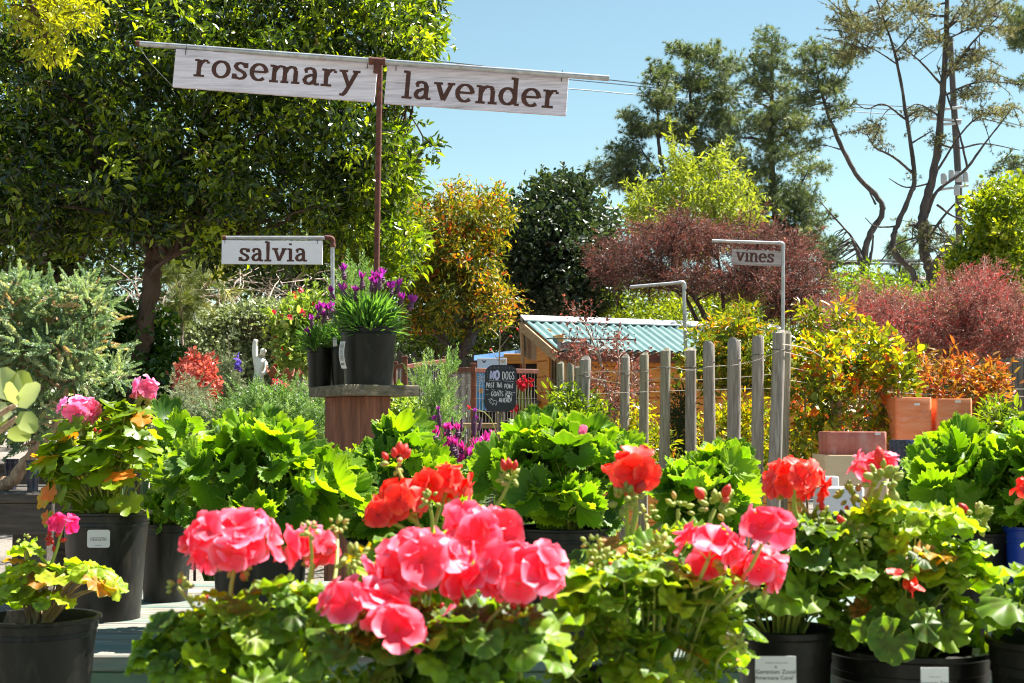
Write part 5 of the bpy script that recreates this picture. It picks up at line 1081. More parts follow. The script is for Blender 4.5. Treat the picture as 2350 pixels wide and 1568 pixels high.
b = B(); board_box(b, 1094, 853, 1150, 942, D); bd = b.build('panel', M_muralblue, mb)
b = B()
for x in (1098,1140): q = at(x,900,D); b.cbox((q.x,q.y+.02,q.z/2), (.02,.02,q.z), ch=.002)
b.build('stake', M_greywood, mb)
pt = Paint(at(1104,897,D)+Vector((0,-.008,0)), Vector((1,0,0)), Vector((0,0,1)), Vector((0,-1,0))); s_ = M(1,D)
for k in range(6): a = k*PI/3; pt.poly([(0,0)]+[((7*math.cos(a+d)*r)*s_,(7*math.sin(a+d)*r)*s_) for d, r in ((-.42,.8),(0,1.1),(.42,.8))])
pt.b.build('painted_flower', M_muralorange, bd)
pt = Paint(at(1106,912,D)+Vector((0,-.008,0)), Vector((1,0,0)), Vector((0,0,1)), Vector((0,-1,0)))
pt.stroke([(-1*s_,8*s_),(1*s_,-4*s_),(-1*s_,-28*s_)], 1.6*s_); pt.poly([(0,-14*s_),(6*s_,-4*s_),(5*s_,-12*s_)]); pt.b.build('painted_stem', M_muralgreen, bd)
pt = Paint(at(1108,870,D)+Vector((0,-.008,0)), Vector((1,0,0)), Vector((0,0,1)), Vector((0,-1,0)))
for k in range(12): a = k*PI/6; pt.stroke([(3*math.cos(a)*s_,3*math.sin(a)*s_),(13*math.cos(a)*s_,13*math.sin(a)*s_)], 1.3*s_)
pt.b.build('painted_petals', M_muralwhite, bd)
# ---- fences
def wire_fence(label, posts, rails, ybot, D0):
    t = thing('wire_fence', label, 'fence', gnd(posts[0][0], posts[0][2]), 'redwood and wire fence sections')
    for (x, y, d, wpx) in posts:
        q = at(x, y, d); b = B(); b.cbox((q.x,q.y,q.z/2-.02), (M(wpx,d),M(wpx,d),q.z+.04), ch=.003); po = b.build('post', M_fencered, t)
        b = B(); b.cbox((q.x,q.y,q.z+.008), (M(wpx+3,d),M(wpx+3,d),.016), ch=.003); b.build('post_cap', M_fencered, po)
    for (xa,ya,da,xb,yb,db,hpx) in rails:
        a, c = at(xa,ya,da), at(xb,yb,db); d = c-a; L = d.length; d.normalize(); n_ = Vector((d.y,-d.x,0)).normalized(); u_ = n_.cross(d)*-1
        b = B(); b.cbox((a+c)/2+n_*.004, (L,.03,M(hpx,da)), Matrix((d,-n_,u_)).transposed(), .003); b.build('rail', M_fencered, t)
        b = B(); nv = max(4, int(L/.036)); za, zc = a.z-M(hpx,da)/2, c.z-M(hpx,da)/2
        for i in range(1, nv):
            q = a.lerp(c, i/nv); zt = za+(zc-za)*i/nv; b.tube([(q.x,q.y,.03),(q.x,q.y,zt)], .0016, 3, False)
        nh = 15
        for j in range(1, nh): f = j/nh; b.tube([(a.x,a.y-.004,za*f),(c.x,c.y-.004,zc*f)], .0018, 3, False)
        b.build('wire_mesh', M_wire, t)
wire_fence('short redwood and wire gate panel at the left, beside the plant stand', [(906,835,13.6,10),(929,822,13.3,12)], [(880,846,14.2,906,843,13.6,9),(906,843,13.6,929,838,13.3,9),(880,886,14.2,929,880,13.3,8)], 990, 13.5)
wire_fence('redwood rail and wire fence panel rising from the plant stand towards a tall post', [(1023,823,14.2,13)], [(930,842,13.32,1023,828,14.2,10)], 990, 14)
wire_fence('redwood rail and wire fence panel running behind the chalkboard to the shed', [(1086,838,13.3,10)], [(1030,851,14.2,1086,848,13.32,10),(1086,850,13.32,1233,853,14.0,11)], 990, 13.8)
def pickets(label, x0, x1, y, D, wpx, gap, yj=3, tip=True, mat=M_picket):
    t = thing('picket_fence', label, 'fence', gnd((x0+x1)/2, D)); x = x0; k = 0
    while x < x1:
        tall = (k % 3 == 1) if tip else False
        top = at(x, y-(14 if tall else 0)+random.uniform(-yj,yj), D); w2 = M(wpx*(1.25 if tall else 1),D)/2; b = B(); th = .012; z = top.z
        out = [(-w2,0),(w2,0),(w2,z-w2*1.7),(w2*.0 if tip else w2*.6,z),(-w2,z-w2*1.7)] if tip else [(-w2,0),(w2,0),(w2,z-w2*.4),(w2*.55,z),(-w2*.55,z),(-w2,z-w2*.4)]
        plate(b, Vector((top.x,top.y,0)), Vector((1,0,0)), Vector((0,0,1)), Vector((0,-1,0)), out, th); b.build('picket', mat, t)
        x += gap; k += 1
    zr = at(x0,y,D).z; xa, xb = at(x0,y,D).x, at(x1,y,D).x
    for f in (.80,.3):
        b = B(); b.cbox(((xa+xb)/2, D*K+.02, zr*f), (xb-xa+.02,.03,.06), ch=.003); b.build('rail', mat, t)
pickets('dark weathered picket fence in the shade beyond the wire fence', 905, 1100, 818, 18.8, 10, 11.5)
pickets('weathered grey picket fence with worn tops at the right edge behind the planters', 2290, 2420, 822, 12.0, 11, 12.5, 4, False)
# ---- posts of the vine trellis
PL = ['leftmost of the cluster of four posts, thin and greenish', 'second of the clustered posts, rough-topped with a wire near it', 'thin post at the back of the cluster of four', 'thickest of the cluster of four posts, beside the airy sapling',
      'first free-standing post right of the sapling', 'thin second post right of the sapling', 'post in front of the left edge of the dark conifer', 'pale peeling post below the empty pipe arm, right of the dark conifer',
      'brownish post right of the pale peeling post', 'broad knotty post with wavy grain, middle of the right-hand row', 'tall brownish post just left of the tallest one', 'tallest grey post holding the vines sign', 'thin post tucked close behind the right side of the tallest post']
posts = [(1285,1284,835,11.9,18,1),(1310,1306,838,11.7,18,1),(1325,1320,845,12.1,14,1),(1342,1335,826,11.5,27,0),
         (1434,1432,821,11.4,22,0),(1477,1477,815,11.1,22,1),(1526,1525,806,10.4,24,1),(1585,1587,805,10.5,25,2),(1627,1628,792,10.4,27,0),(1686,1683,786,10.0,31,0),(1739,1737,776,9.8,28,2),(1787,1778,765,9.5,30,0),(1806,1800,766,9.9,20,1)]
for (xt, xb, y, d, wpx, mk), lab in zip(posts, PL):
    q = at(xt, y, d); g0 = at(xb, 1080, d); dirn = (q-g0).normalized(); g1 = g0+dirn*(-(g0.z+.05)/dirn.z)
    t = thing('wooden_post', 'weathered round post, '+lab, 'post', (g1.x,g1.y,0), 'weathered wooden posts of the vine rows')
    b = B(); n = 14; pts = []; rad = []; ph = random.uniform(0,6)
    for i in range(n+1):
        f = i/n; pts.append(g1.lerp(q,f)+Vector((math.sin(f*5+ph),math.cos(f*4+ph),0))*M(1.2,d)); rad.append(M(wpx,d)/2*(1.04-.06*f+.02*math.sin(f*9+ph)))
    pts.append(q+dirn*.004); rad.append(rad[-1]*.93)
    b.tube(pts, rad, 18, True, .018); b.build('post', (M_post,M_greypost,M_post)[mk], t, True)
    if wpx > 17:
        for f, cnt in ((M(38,d),1),):
            c = q-dirn*f; b = B(); r_ = M(wpx,d)/2*1.03; tl = random.uniform(-.15,.15)
            b.tube([c+Vector((math.cos(a)*r_, math.sin(a)*r_, math.cos(a)*r_*tl)) for a in [i*PI/8 for i in range(17)]], .0022, 5); b.build('wire_tie', M_darkpipe, t)
def strand(label, pts, r=.0022, mat=M_twine, name='trellis_wire', cat='wire'):
    b = B(); b.tube(curve_pts(pts, 8), r, 5); o = b.build(name, mat, None, True, origin=pts[0]); tag(o, label, cat, 'wires strung along the vine posts'); return o
strand('upper slack strand from the tallest post dipping away to the right edge', [at(1790,805,9.6), at(1930,840,10.4), at(2075,880,11), at(2235,905,11.4), at(2400,912,11.6)])
strand('second strand below the upper slack one, running straight to the right fence', [at(1806,842,9.9), at(1950,870,10.6), at(2100,885,11.2), at(2240,893,11.5), at(2400,893,11.7)])
strand('lowest strand in front of the orange vine', [at(1806,872,9.9), at(1960,893,10.6), at(2130,905,11.2), at(2400,911,11.6)])
strand('curling loose vine stem trailing down right from the top of the tallest post', [at(1795,790,9.4), at(1850,800,9.7), at(1900,830,9.9), at(1930,870,10)], .0028)
strand('upper strand joining the tops of the free-standing posts', [at(1338,855,11.45), at(1434,852,11.3), at(1477,852,11.0), at(1526,842,10.3), at(1585,850,10.4), at(1627,842,10.3), at(1686,838,9.9), at(1739,826,9.7), at(1787,806,9.4)])
strand('sagging strand below the upper one between the free-standing posts', [at(1342,865,11.6), at(1434,880,11.5), at(1526,868,10.5), at(1600,872,10.6), at(1700,866,10.2), at(1800,856,9.8)])
strand('taut straight strand behind the posts at mid height', [at(1342,905,11.7), at(1526,898,10.7), at(1700,893,10.4), at(1805,892,10.1)], .0018)
strand('low strand near the feet of the posts', [at(1434,1060,11.4), at(1526,1062,10.5), at(1627,1066,10.4), at(1740,1072,9.9)], .002)
# ---- terracotta planters, right
def planter(label, x0, x1, y, D, hz, mat, rot=0, depth=None, taper=.94, tagxy=None, ybase=0.0, round_=.0, group='planters for sale on the right'):
    p, q = at(x0,y,D), at(x1,y,D); wd = q.x-p.x; dp = depth or wd; top = p.z; bot = ybase
    t = thing('planter', label, 'planter', ((p.x+q.x)/2, D*K+dp/2, bot), group); R = Matrix.Rotation(rot,3,'Z'); c = Vector(((p.x+q.x)/2, D*K+dp/2, 0)); H = top-bot
    b = B(); th = .018; n = 8; rr = min(wd,dp)*.08
    def ring(s, z, inset=0):
        o = []
        for cx, cy, a in ((1,1,0),(-1,1,90),(-1,-1,180),(1,-1,270)):
            hx, hy = wd/2*s-inset, dp/2*s-inset; r = max(rr-inset, .004)
            for i in range(n+1):
                an = math.radians(a+90*i/n); o.append(c+R@Vector((cx*(hx-r)+r*math.cos(an), cy*(hy-r)+r*math.sin(an), z)))
        return o
    rings = [ring(taper,bot), ring((taper+1)/2,bot+H*.5), ring(1,top-.006), ring(1,top,.004), ring(1,top,th-.004), ring(1,top-.006,th), ring(taper,bot+H*.6,th)]
    m = len(rings[0]); 
    for r_ in rings: b.v += [tuple(v) for v in r_]
    for j in range(len(rings)-1):
        for i in range(m): a = j*m+i; e = j*m+(i+1)%m; b.f.append((a,e,e+m,a+m))
    b.f.append(tuple(range(m))[::-1]); k = (len(rings)-1)*m; b.f.append(tuple(range(k,k+m)))
    b.build('body', mat, t, True)
    if tagxy:
        s = at(tagxy[0],tagxy[1],D); b = B(); b.box((s.x, D*K-.003, s.z), (M(13,D),.003,M(5.5,D))); b.build('price_sticker', M_tag, t)
    return t
planter('tall square terracotta planter, left one of the tall pair', 2053, 2138, 912, 10.0, 0, M_terra, .04, tagxy=(2104,928))
planter('tall square terracotta planter, right one of the tall pair', 2150, 2233, 915, 10.0, 0, M_terra, -.03, tagxy=(2198,922))
planter('low reddish terracotta trough with chalky stains, standing on the cream planter', 1899, 2036, 991, 9.4, 0, M_terradark, 0, .26, .99, tagxy=(2014,996), ybase=at(1900,1044,9.4).z)
planter('cream sandstone-coloured square planter under the reddish trough', 1893, 2042, 1044.6, 9.35, 0, M_cream, 0, .36, .97)
planter('black-blue glazed planter in front of the tall terracotta planters', 2066, 2150, 1010, 8.9, 0, M_blueglaze, .3, taper=.85)
planter('pale grey plastic pot, taller of the two grey ones right of the red geranium', 1880, 1926, 1094, 8.3, 0, M_grey, 0, taper=.9)
planter('pale grey plastic trough, wider of the two grey ones right of the red geranium', 1885, 1985, 1120, 7.9, 0, M_grey, 0, taper=.92)
# ---- things by the goat pen
D = 12.9
bx = thing('planter_box', 'black planter box with a pale rim at the left foot of the shed', 'planter', gnd(1192, D)); b = B(); p, q = at(1158,968,D), at(1232,968,D); b.cbox(((p.x+q.x)/2,p.y,p.z/2), (q.x-p.x,.25,p.z), ch=.006); b.build('body', M_potgrey, bx); b = B(); b.cbox(((p.x+q.x)/2,p.y,p.z+.006), (q.x-p.x+.02,.27,.012), ch=.003); b.build('rim', M_greywood, bx)
D = 13.0
bn = thing('low_bench', 'low wooden bench with a sunlit top behind the pink lavender', 'bench', gnd(1110, D)); b = B(); p, q = at(1040,977,D), at(1150,977,D); b.cbox(((p.x+q.x)/2,p.y,p.z), (q.x-p.x,.3,.04), ch=.004); b.build('seat', M_pinewood, bn)
for xx in (p.x+.06,q.x-.06): b = B(); b.cbox((xx,p.y,(p.z-.02)/2), (.05,.25,p.z-.02), ch=.004); b.build('leg', M_greywood, bn)
D = 15.2
tb = thing('table', 'weathered picnic table inside the pen, seen right of the chalkboard', 'table', gnd(1205, D)); b = B(); p, q = at(1165,925,D), at(1236,925,D); b.cbox(((p.x+q.x)/2,p.y,p.z), (q.x-p.x,.5,.04), ch=.004); b.build('top', M_greywood, tb)
for xx in (p.x+.06,q.x-.06): b = B(); b.cbox((xx,p.y,(p.z-.02)/2), (.05,.4,p.z-.02), ch=.004); b.build('leg', M_pinewood, tb)
# ---- statue: a draped woman lifting one arm over her head
D = 9.35
stt = None
def statue():
    me = bpy.data.meshes.new('statue'); s = M(1,D)
    J = [(597,1010,16),(598,960,15.5),(597,925,15.5),(595,893,14.5),(593,865,12.5),(594,848,10.5),(597,832,11.5),(599,822,8),(602,813,5.4),(605,807,8.4),(606,801,7.2),   # 0-10 skirt, hips, waist, chest, neck, head
         (588,827,8.4),(585,812,7.6),(585,797,7.2),(586,785,6.8),(588,778,5.6),                                                                                   # 11-15 raised right arm
         (608,830,5.6),(613,842,4.8),(611,856,4.4),(603,862,4)]                                                                                                    # left arm folded over the cloth
    E = [(0,1),(1,2),(2,3),(3,4),(4,5),(5,6),(6,7),(7,8),(8,9),(9,10),(6,11),(11,12),(12,13),(13,14),(14,15),(6,16),(16,17),(17,18),(18,19)]
    dy = {17:-.02, 18:-.045, 19:-.06, 9:-.01}
    V = [at(x,y,D)+Vector((0,dy.get(i,0),0)) for i,(x,y,r) in enumerate(J)]; bx = gnd(597,D); V = [v-bx for v in V]
    me.from_pydata([tuple(v) for v in V], E, []); o = bpy.data.objects.new('statue', me); C.objects.link(o); o.location = bx; ORG['statue'] = bx
    m = o.modifiers.new('skin','SKIN'); me.skin_vertices.new() if not me.skin_vertices else None
    for i, (x,y,r) in enumerate(J): me.skin_vertices[0].data[i].radius = (r*s*1.16, r*s*1.0)
    me.skin_vertices[0].data[3].use_root = True
    o.modifiers.new('sub','SUBSURF').levels = 2; o.modifiers['sub'].render_levels = 2
    dg = bpy.context.evaluated_depsgraph_get(); me2 = bpy.data.meshes.new_from_object(o.evaluated_get(dg)); o.modifiers.clear(); o.data = me2; me2.materials.clear(); me2.materials.append(M_statue)
    me2.polygons.foreach_set('use_smooth', [True]*len(me2.polygons))
    co_ = np.zeros(len(me2.vertices)*3); me2.vertices.foreach_get('co', co_); co_ = co_.reshape(-1,3)      # folds of the drapery below the waist
    zt = at(597,862,D).z; f = np.clip((zt-co_[:,2])/.15,0,1); ang = np.arctan2(co_[:,1], co_[:,0])
    co_[:,0] *= 1+f*.10*np.sin(ang*7+co_[:,2]*9); co_[:,1] *= 1+f*.10*np.sin(ang*7+co_[:,2]*9); me2.vertices.foreach_set('co', co_.ravel()); me2.update()
    tag(o, 'white stone statue of a draped woman with one arm raised over her tilted head', 'statue'); return o
stt = statue()
b = B(); q = gnd(597,D); zt = at(597,985,D).z; b.cbox((q.x,q.y,zt/2), (.2,.2,zt), ch=.01); pd = b.build('pedestal', M_greywood, None, origin=q); tag(pd, 'square stone block the white statue stands on, hidden in the plants', 'pedestal')
D = 9.2
bw = thing('bird_bath', 'rust-brown clay bowl with a wavy scalloped rim right of the statue', 'bird bath', gnd(642, D)); c = gnd(642,D); zt = at(642,852,D).z; r = M(33,D)
b = B(); wob = lambda t, i: 0; prof = [(.02,zt-.05),(r*.5,zt-.045),(r*.85,zt-.02),(r,zt),(r*.95,zt+.004),(r*.7,zt-.018),(.02,zt-.035)]
b.lathe(c, prof, 40); b.v = [(x,y,z+.022*math.sin(6*math.atan2(y-c.y,x-c.x)+.6)*min(1,math.hypot(x-c.x,y-c.y)/r)**2+.18*(c.x-x)*1.0*0-.25*(x-c.x)*.5) for x,y,z in b.v]; b.build('bowl', M_clayrust, bw, True)
b = B(); b.lathe(c, [(.09,0),(.085,.03),(.04,.06),(.035,zt*.5),(.045,zt-.06),(.05,zt-.04)], 20); b.build('stem', M_clayrust, bw, True)
# ---- utility pole, cables, house
D = 46
up = thing('utility_pole', 'dark wooden utility pole with crossarms and grey transformers behind the bare pine', 'utility pole', gnd(2206, D))
b = B(); b.tube([gnd(2206,D), at(2200,420,D), at(2180,85,D)], [M(9,D),M(8,D),M(6.5,D)], 12); b.build('pole', M_polewood, up, True)
def arm(x0,y0,x1,y1,h=5):
    b = B(); a, c = at(x0,y0,D-.2), at(x1,y1,D-.2); b.cbox((a+c)/2, ((c-a).length,.12,M(h,D)), Matrix.Rotation(-math.atan2(c.z-a.z,c.x-a.x),3,'Y'), .01); b.build('crossarm', M_transformer, up)
for q in ((2140,254,2208,246),(2134,272,2206,278),(2160,286,2205,283),(2155,436,2222,426)): arm(*q)
for x, y in ((2166,412),(2184,404),(2200,407),(2216,408),(2196,438)):
    b = B(); c = at(x,y+10,D-.5); b.lathe(c, [(.001,0),(M(6.5,D),0),(M(7,D),M(2,D)),(M(7,D),M(20,D)),(M(6,D),M(23,D)),(.001,M(24,D))], 16); b.build('transformer', M_transformer, up, True)
for x, y in ((2142,248),(2150,247),(2196,242),(2205,241),(2138,268),(2150,269),(2190,272)):
    b = B(); c = at(x,y,D-.2); b.lathe(c, [(.001,0),(M(1.6,D),0),(M(1.9,D),M(3,D)),(M(1.2,D),M(7,D)),(.001,M(8,D))], 8); b.build('insulator', M_transformer, up, True)
def cable(label, pts, r=.02):
    b = B(); b.tube(curve_pts(pts, 10), r, 5); o = b.build('utility_cable', M_cable, None, True, origin=pts[0]); tag(o, label, 'cable', 'overhead cables'); return o
cable('topmost thin overhead cable, running from the end of the sign pipe to the utility pole', [at(-200,20,24), at(700,108,30), at(1403,184,36), at(1850,232,41), at(2150,248,45.8)], .012)
cable('thin overhead cable just below the topmost one', [at(-200,60,24), at(700,130,30), at(1403,192,36), at(1850,238,41), at(2140,258,45.8)], .010)
cable('lower thin overhead cable crossing the blue sky under the sign pipe end', [at(-200,120,24), at(800,170,30), at(1305,204,36), at(1500,221,38), at(1900,252,42), at(2138,269,45.8)], .012)
cable('overhead cable leaving the pole towards the top right edge', [at(2205,246,45.8), at(2280,272,42), at(2500,330,36)], .012)
cable('sagging cable over the autumn tree, coming out of the big dark tree', [at(500,360,22), at(915,430,24), at(1010,456,25), at(1130,480,26)], .016)
cable('upper of the two thick low cables crossing behind the bent pine trunks', [at(1700,608,34), at(1888,602,34), at(2080,598,34), at(2400,606,34)], .028)
cable('lower of the two thick low cables crossing behind the bent pine trunks', [at(1700,612,34.4), at(1888,607,34.4), at(2080,606,34.4), at(2400,616,34.4)], .022)
D = 42
hs = thing('house', 'beige house glimpsed between the bent pine trunks', 'house', gnd(2150, D)); b = B(); p, q = at(2075,640,D), at(2330,640,D); b.box(((p.x+q.x)/2,p.y+2,p.z/2), (q.x-p.x,4,p.z)); b.build('wall', M_stucco, hs)
b = B(); a, c = at(2066,644,D-.3), at(2340,644,D-.3); rz = at(2100,614,D).z; b.add([a,c,Vector((c.x-.4,c.y+2.3,rz)),Vector((a.x+.4,a.y+2.3,rz)),Vector((a.x,a.y+4.6,a.z)),Vector((c.x,c.y+4.6,c.z))], [(0,1,2,3),(3,2,5,4),(0,3,4),(1,5,2)]); b.build('roof', M_shingle, hs)
b = B(); q = at(2116,656,D-.02); b.cbox((q.x,q.y,q.z), (M(16,D),.06,M(14,D)), ch=.01); w_ = b.build('window', M_muralwhite, hs); b = B(); b.box((q.x,q.y-.035,q.z), (M(11,D),.02,M(10,D))); b.build('pane', M_darkin, w_)
# ================================================================ benches
ZM = at(235,1420,4.4).z; ZF = EYE-.75*K
def bench(name, label, x0, x1, y0, y1, z, npl, mats, fas=None, legs=True, group=None, gap=.008, legmat=None, fh=.12):
    t = thing(name, label, 'bench', ((x0+x1)/2, (y0+y1)/2, 0), group); w_ = (y1-y0)/npl
    for i in range(npl):
        b = B(); b.cbox(((x0+x1)/2+random.uniform(-.008,.008), y0+w_*(i+.5), z-.0175+random.uniform(-.0015,.0015)), (x1-x0, w_-gap, .035), ch=.004); b.build('plank', mats[i % len(mats)], t)
    if fas:
        b = B(); b.cbox(((x0+x1)/2, y0+.03, z-.036-fh/2), (x1-x0-.02, .03, fh), ch=.004); b.build('fascia', fas, t)
    if legs:
        for xx in (x0+.08, (x0+x1)/2, x1-.08):
            for yy in (y0+.09, y1-.09): b = B(); b.cbox((xx,yy,(z-.036)/2), (.08,.08,z-.036), ch=.004); b.build('leg', legmat or M_darkwood, t)
        for xx in (x0+.08, x1-.08): b = B(); b.cbox((xx,(y0+y1)/2,z-.036-.045), (.04,y1-y0-.28,.08), ch=.004); b.build('brace', legmat or M_darkwood, t)
    return t
bench('plant_bench', 'weathered green and white plank bench carrying the middle row of geraniums', at(118,1420,4.4).x, 2.3, 3.70*K, 5.45*K, ZM, 9, (M_plank,M_plank2,M_plank), M_fascia)
bench('plant_bench', 'low plank bench under the front row of flowering geraniums, hidden by them', -1.35, 1.75, .55*K, 3.50*K, ZF, 14, (M_plank2,M_plank), M_fascia)
bench('display_bench', 'dark wooden bench on the gravel, lower one at the left edge', -4.2, at(172,1130,6.6).x, 6.3*K, 7.2*K, at(60,1130,6.4).z, 4, (M_darkwood,), M_darkwood)
bench('display_bench', 'dark wooden bench farther back at the left edge, under the juniper', -4.6, at(120,1070,8.3).x, 8.0*K, 9.0*K, at(60,1062,8.1).z, 4, (M_darkwood,), M_darkwood)

# ================================================================ pots and potted plants
def pot(parent, c, rt, rb, h, mat, name='pot', ribs=True, seg=40, sq=False):
    po = None; b = B(); lip = rt*.045
    prof = [(.001,.006),(rb*.86,.006),(rb*.88,0),(rb,.0),(rb,.012),(rb*1.0,.014)]
    for f in (.3,.6): prof.append((rb+(rt*.955-rb)*f, h*f))
    prof += [(rt*.955, h*.87),(rt*.975,h*.875),(rt*.965,h*.905),(rt*.985,h*.91),(rt*.99,h*.965),(rt+lip*.4,h*.968),(rt+lip,h*.975),(rt+lip,h*.995),(rt,h),(rt-.004,h*.995),(rt*.955-.004,h*.86),(rt*.93-.004,h*.72)]
    b.lathe(c, prof, seg); b.disc(Vector(c)+Vector((0,0,.006)), rb*.86, seg)
    po = b.build(name, mat, parent, True)
    b = B(); n = 26
    r0 = rt*.94-.004; cz = Vector(c)+Vector((0,0,h*.84))
    b.v.append(tuple(cz+Vector((0,0,.01))))
    for j in (1,2,3):
        for k in range(n): a = 2*PI*k/n; b.v.append((cz.x+r0*j/3*math.cos(a), cz.y+r0*j/3*math.sin(a), cz.z+random.uniform(-.004,.008)*(j<3)))
    for k in range(n):
        b.f.append((0,1+k,1+(k+1)%n))
        for j in range(2): a = 1+j*n+k; e = 1+j*n+(k+1)%n; b.f.append((a,a+n,e+n,e))
    b.build('soil', M_soil, po, True)
    return po
def foliage(t, blobs, D, n, size, tm, lm, base, vb=.4, vs=.25, shell=.22, upw=.5, svar=.32, stems=60, stw=6, jit=.5, smooth=True, stemmat=None, ctr=None, hang=.0):
    """leaves with their faces turned outward and up over a dome, each on a stalk from the plant's base"""
    w_ = np.array([b[2]*b[3] for b in blobs], float); w_ /= w_.sum(); P = []; dd = []
    for k in rng.choice(len(blobs), n, p=w_):
        b = blobs[k]; d = rng.normal(size=3); d /= np.linalg.norm(d)
        if d[2] < -.35: d[2] *= -1
        r = rng.random()**shell
        P.append(tuple(at(b[0]+b[2]*d[0]*r, b[1]-b[3]*d[2]*r, D+b[4]*d[1]*r+(b[5] if len(b) > 5 else 0)))); dd.append(d)
    P = np.array(P); dd = np.array(dd); c = np.array(ctr if ctr is not None else base)
    o = nrm(P-c); N = nrm(o*.55+dd*.35+rvec(n)*jit+np.array([0,0,upw]))
    h = o*np.array([1,1,.2])+rvec(n)*.6; Dr = nrm(h-N*np.sum(h*N,axis=1,keepdims=True)+np.array([0,0,-hang]))
    V = np.clip(vb+rng.normal(size=n)*vs, 0, 1); S = M(size,D)*(1+rng.normal(size=n)*svar).clip(.45,1.5)
    scatter('leaves', tm, P, Dr, N, S, V, lm, t, smooth)
    b = B(); bs = Vector(base)
    for i in rng.choice(n, min(stems,n), replace=False):
        e = Vector(P[i])-Vector(N[i])*.001; m = bs.lerp(e,.55)+Vector((random.uniform(-1,1),random.uniform(-1,1),random.uniform(0,1)))*M(14,D)+Vector((0,0,M(20,D)))
        s0 = bs+Vector((random.uniform(-1,1),random.uniform(-1,1),0))*M(22,D)
        b.tube(curve_pts([s0,m,e],4), lerp_list([M(stw,D)*.7,M(stw,D)*.45,M(stw,D)*.28],9), 5, False)
    if b.v: b.build('stems', stemmat or M_stalk, t, True)
def fib(n, zmin=-.45):
    o = []
    for i in range(n):
        z = 1-(1-zmin)*(i+.5)/n; a = i*2.399963; r = math.sqrt(max(0,1-z*z)); o.append((r*math.cos(a), r*math.sin(a), z))
    return np.array(o)
def stalk(parent, top, end, r, bend=.12, mat=None):
    b = B(); a, e = Vector(top), Vector(end); m = a.lerp(e,.5)+Vector((random.uniform(-1,1),random.uniform(-.5,.5),.3))*(e-a).length*bend
    b.tube(curve_pts([e,m,a],6), lerp_list([r*1.15,r,r*.95],13), 8, False); return b.build('stalk', mat or M_stalk, parent, True)
def buds_at(parent, c, R, n, size, mat, dirs=None, name='buds', vb=.3):
    d = dirs if dirs is not None else nrm(rvec(n)+np.array([0,-.1,.35])); n = len(d)
    P = np.array(c)+d*R*rng.uniform(.25,.8,(n,1)); ax = nrm(d+rvec(n)*.35)
    return scatter(name, T_BUD, P, ax, rvec(n), size*rng.uniform(.7,1.15,n), np.clip(vb+rng.normal(size=n)*.3,0,1), mat, parent, True)
def umbel(t, x, y, rx, ry, D, mat, end, fl=None, size=46, zmin=-.45, st=5.0, budn=9, lift=.70, wide=1.0):
    """a round geranium flower head: many five-petalled florets over a ball, buds hanging under it, on a stalk"""
    n = max(4, int((fl or 10)*.70)); size = size*.90; rx, ry = rx*1.0, ry*.92; c = at(x,y,D); d = fib(n, zmin)+rng.normal(size=(n,3))*.22; d = nrm(d)
    d[:,1] -= .18; d = nrm(d)
    off = np.array([M(rx,D), M((rx+ry)/2,D), M(ry,D)]); P = np.array(c)+d*off*lift*rng.uniform(.72,1.22,(n,1))
    ax = nrm(d+rvec(n)*.28+np.array([0,-.10,.12]))
    h = scatter('flower_head', T_FLORET, P, ax, rvec(n), M(size,D)*rng.uniform(.82,1.15,n), rng.random(n), mat, t, True)
    b = B(); cc = Vector(c)-Vector((0,0,M(ry*.45,D)))
    for i in range(0, n, 2): b.tube([cc, Vector(P[i])-Vector(ax[i])*.001], M(2.0,D), 4, False)
    if b.v: b.build('pedicels', M_stalk, h, True)
    stalk(h, cc, at(*end), M(st,D))
    if budn:
        dd = nrm(np.stack([rng.normal(size=budn), rng.normal(size=budn)*.7-.4, -np.abs(rng.normal(size=budn))*.8], axis=1))
        buds_at(h, np.array(cc)+np.array([0,0,-M(ry*.02,D)]), M(ry*.75,D), budn, M(22,D), M_bud, dd, vb=.5)
    return h
def budhead(t, x, y, r, D, end, n=18, red=0, st=4.0, mat=None):
    c = at(x,y,D); h = buds_at(t, c, M(r,D), n, M(r*.72,D), mat or M_bud, None, 'bud_cluster')
    if red:
        d = nrm(np.stack([rng.normal(size=red), rng.normal(size=red)*.5-.3, np.abs(rng.normal(size=red))+.6], axis=1))
        P = np.array(c)+d*M(r*.75,D)
        for q in range(red): scatter('red_bud', T_BUD, P[q:q+1], nrm(d[q:q+1]+np.array([0,0,.6])), rvec(1), M(r*1.0,D)*rng.uniform(.8,1.2,1), rng.random(1)*.6, M_redbud, h, True)
    stalk(h, Vector(c)-Vector((0,0,M(r*.1,D))), at(*end), M(st,D), .1); return h
def pet(t, x, y, D, size, mat, n=1):
    P = np.array([tuple(at(x,y,D))])+rng.normal(size=(n,3))*M(size*.3,D)
    scatter('floret', T_FLORET, P, rvec(n)+np.array([0,-.6,.3]), rvec(n), M(size,D)*np.ones(n), rng.random(n), mat, t, True)
GF = 'flowering geraniums in the front row'; GM = 'big-leaved geraniums on the middle bench'
def potted(name, label, cat, cx, D, zb, rpx, rimy, mat, group=None, rbf=.80):
    q = at(cx, 972, D); base = Vector((q.x, q.y, zb)); t = thing(name, label, cat, base, group); h = at(cx,rimy,D).z-zb
    pot(t, base, M(rpx,D), M(rpx,D)*rbf, h, mat); return t, base+Vector((0,0,h*.84))
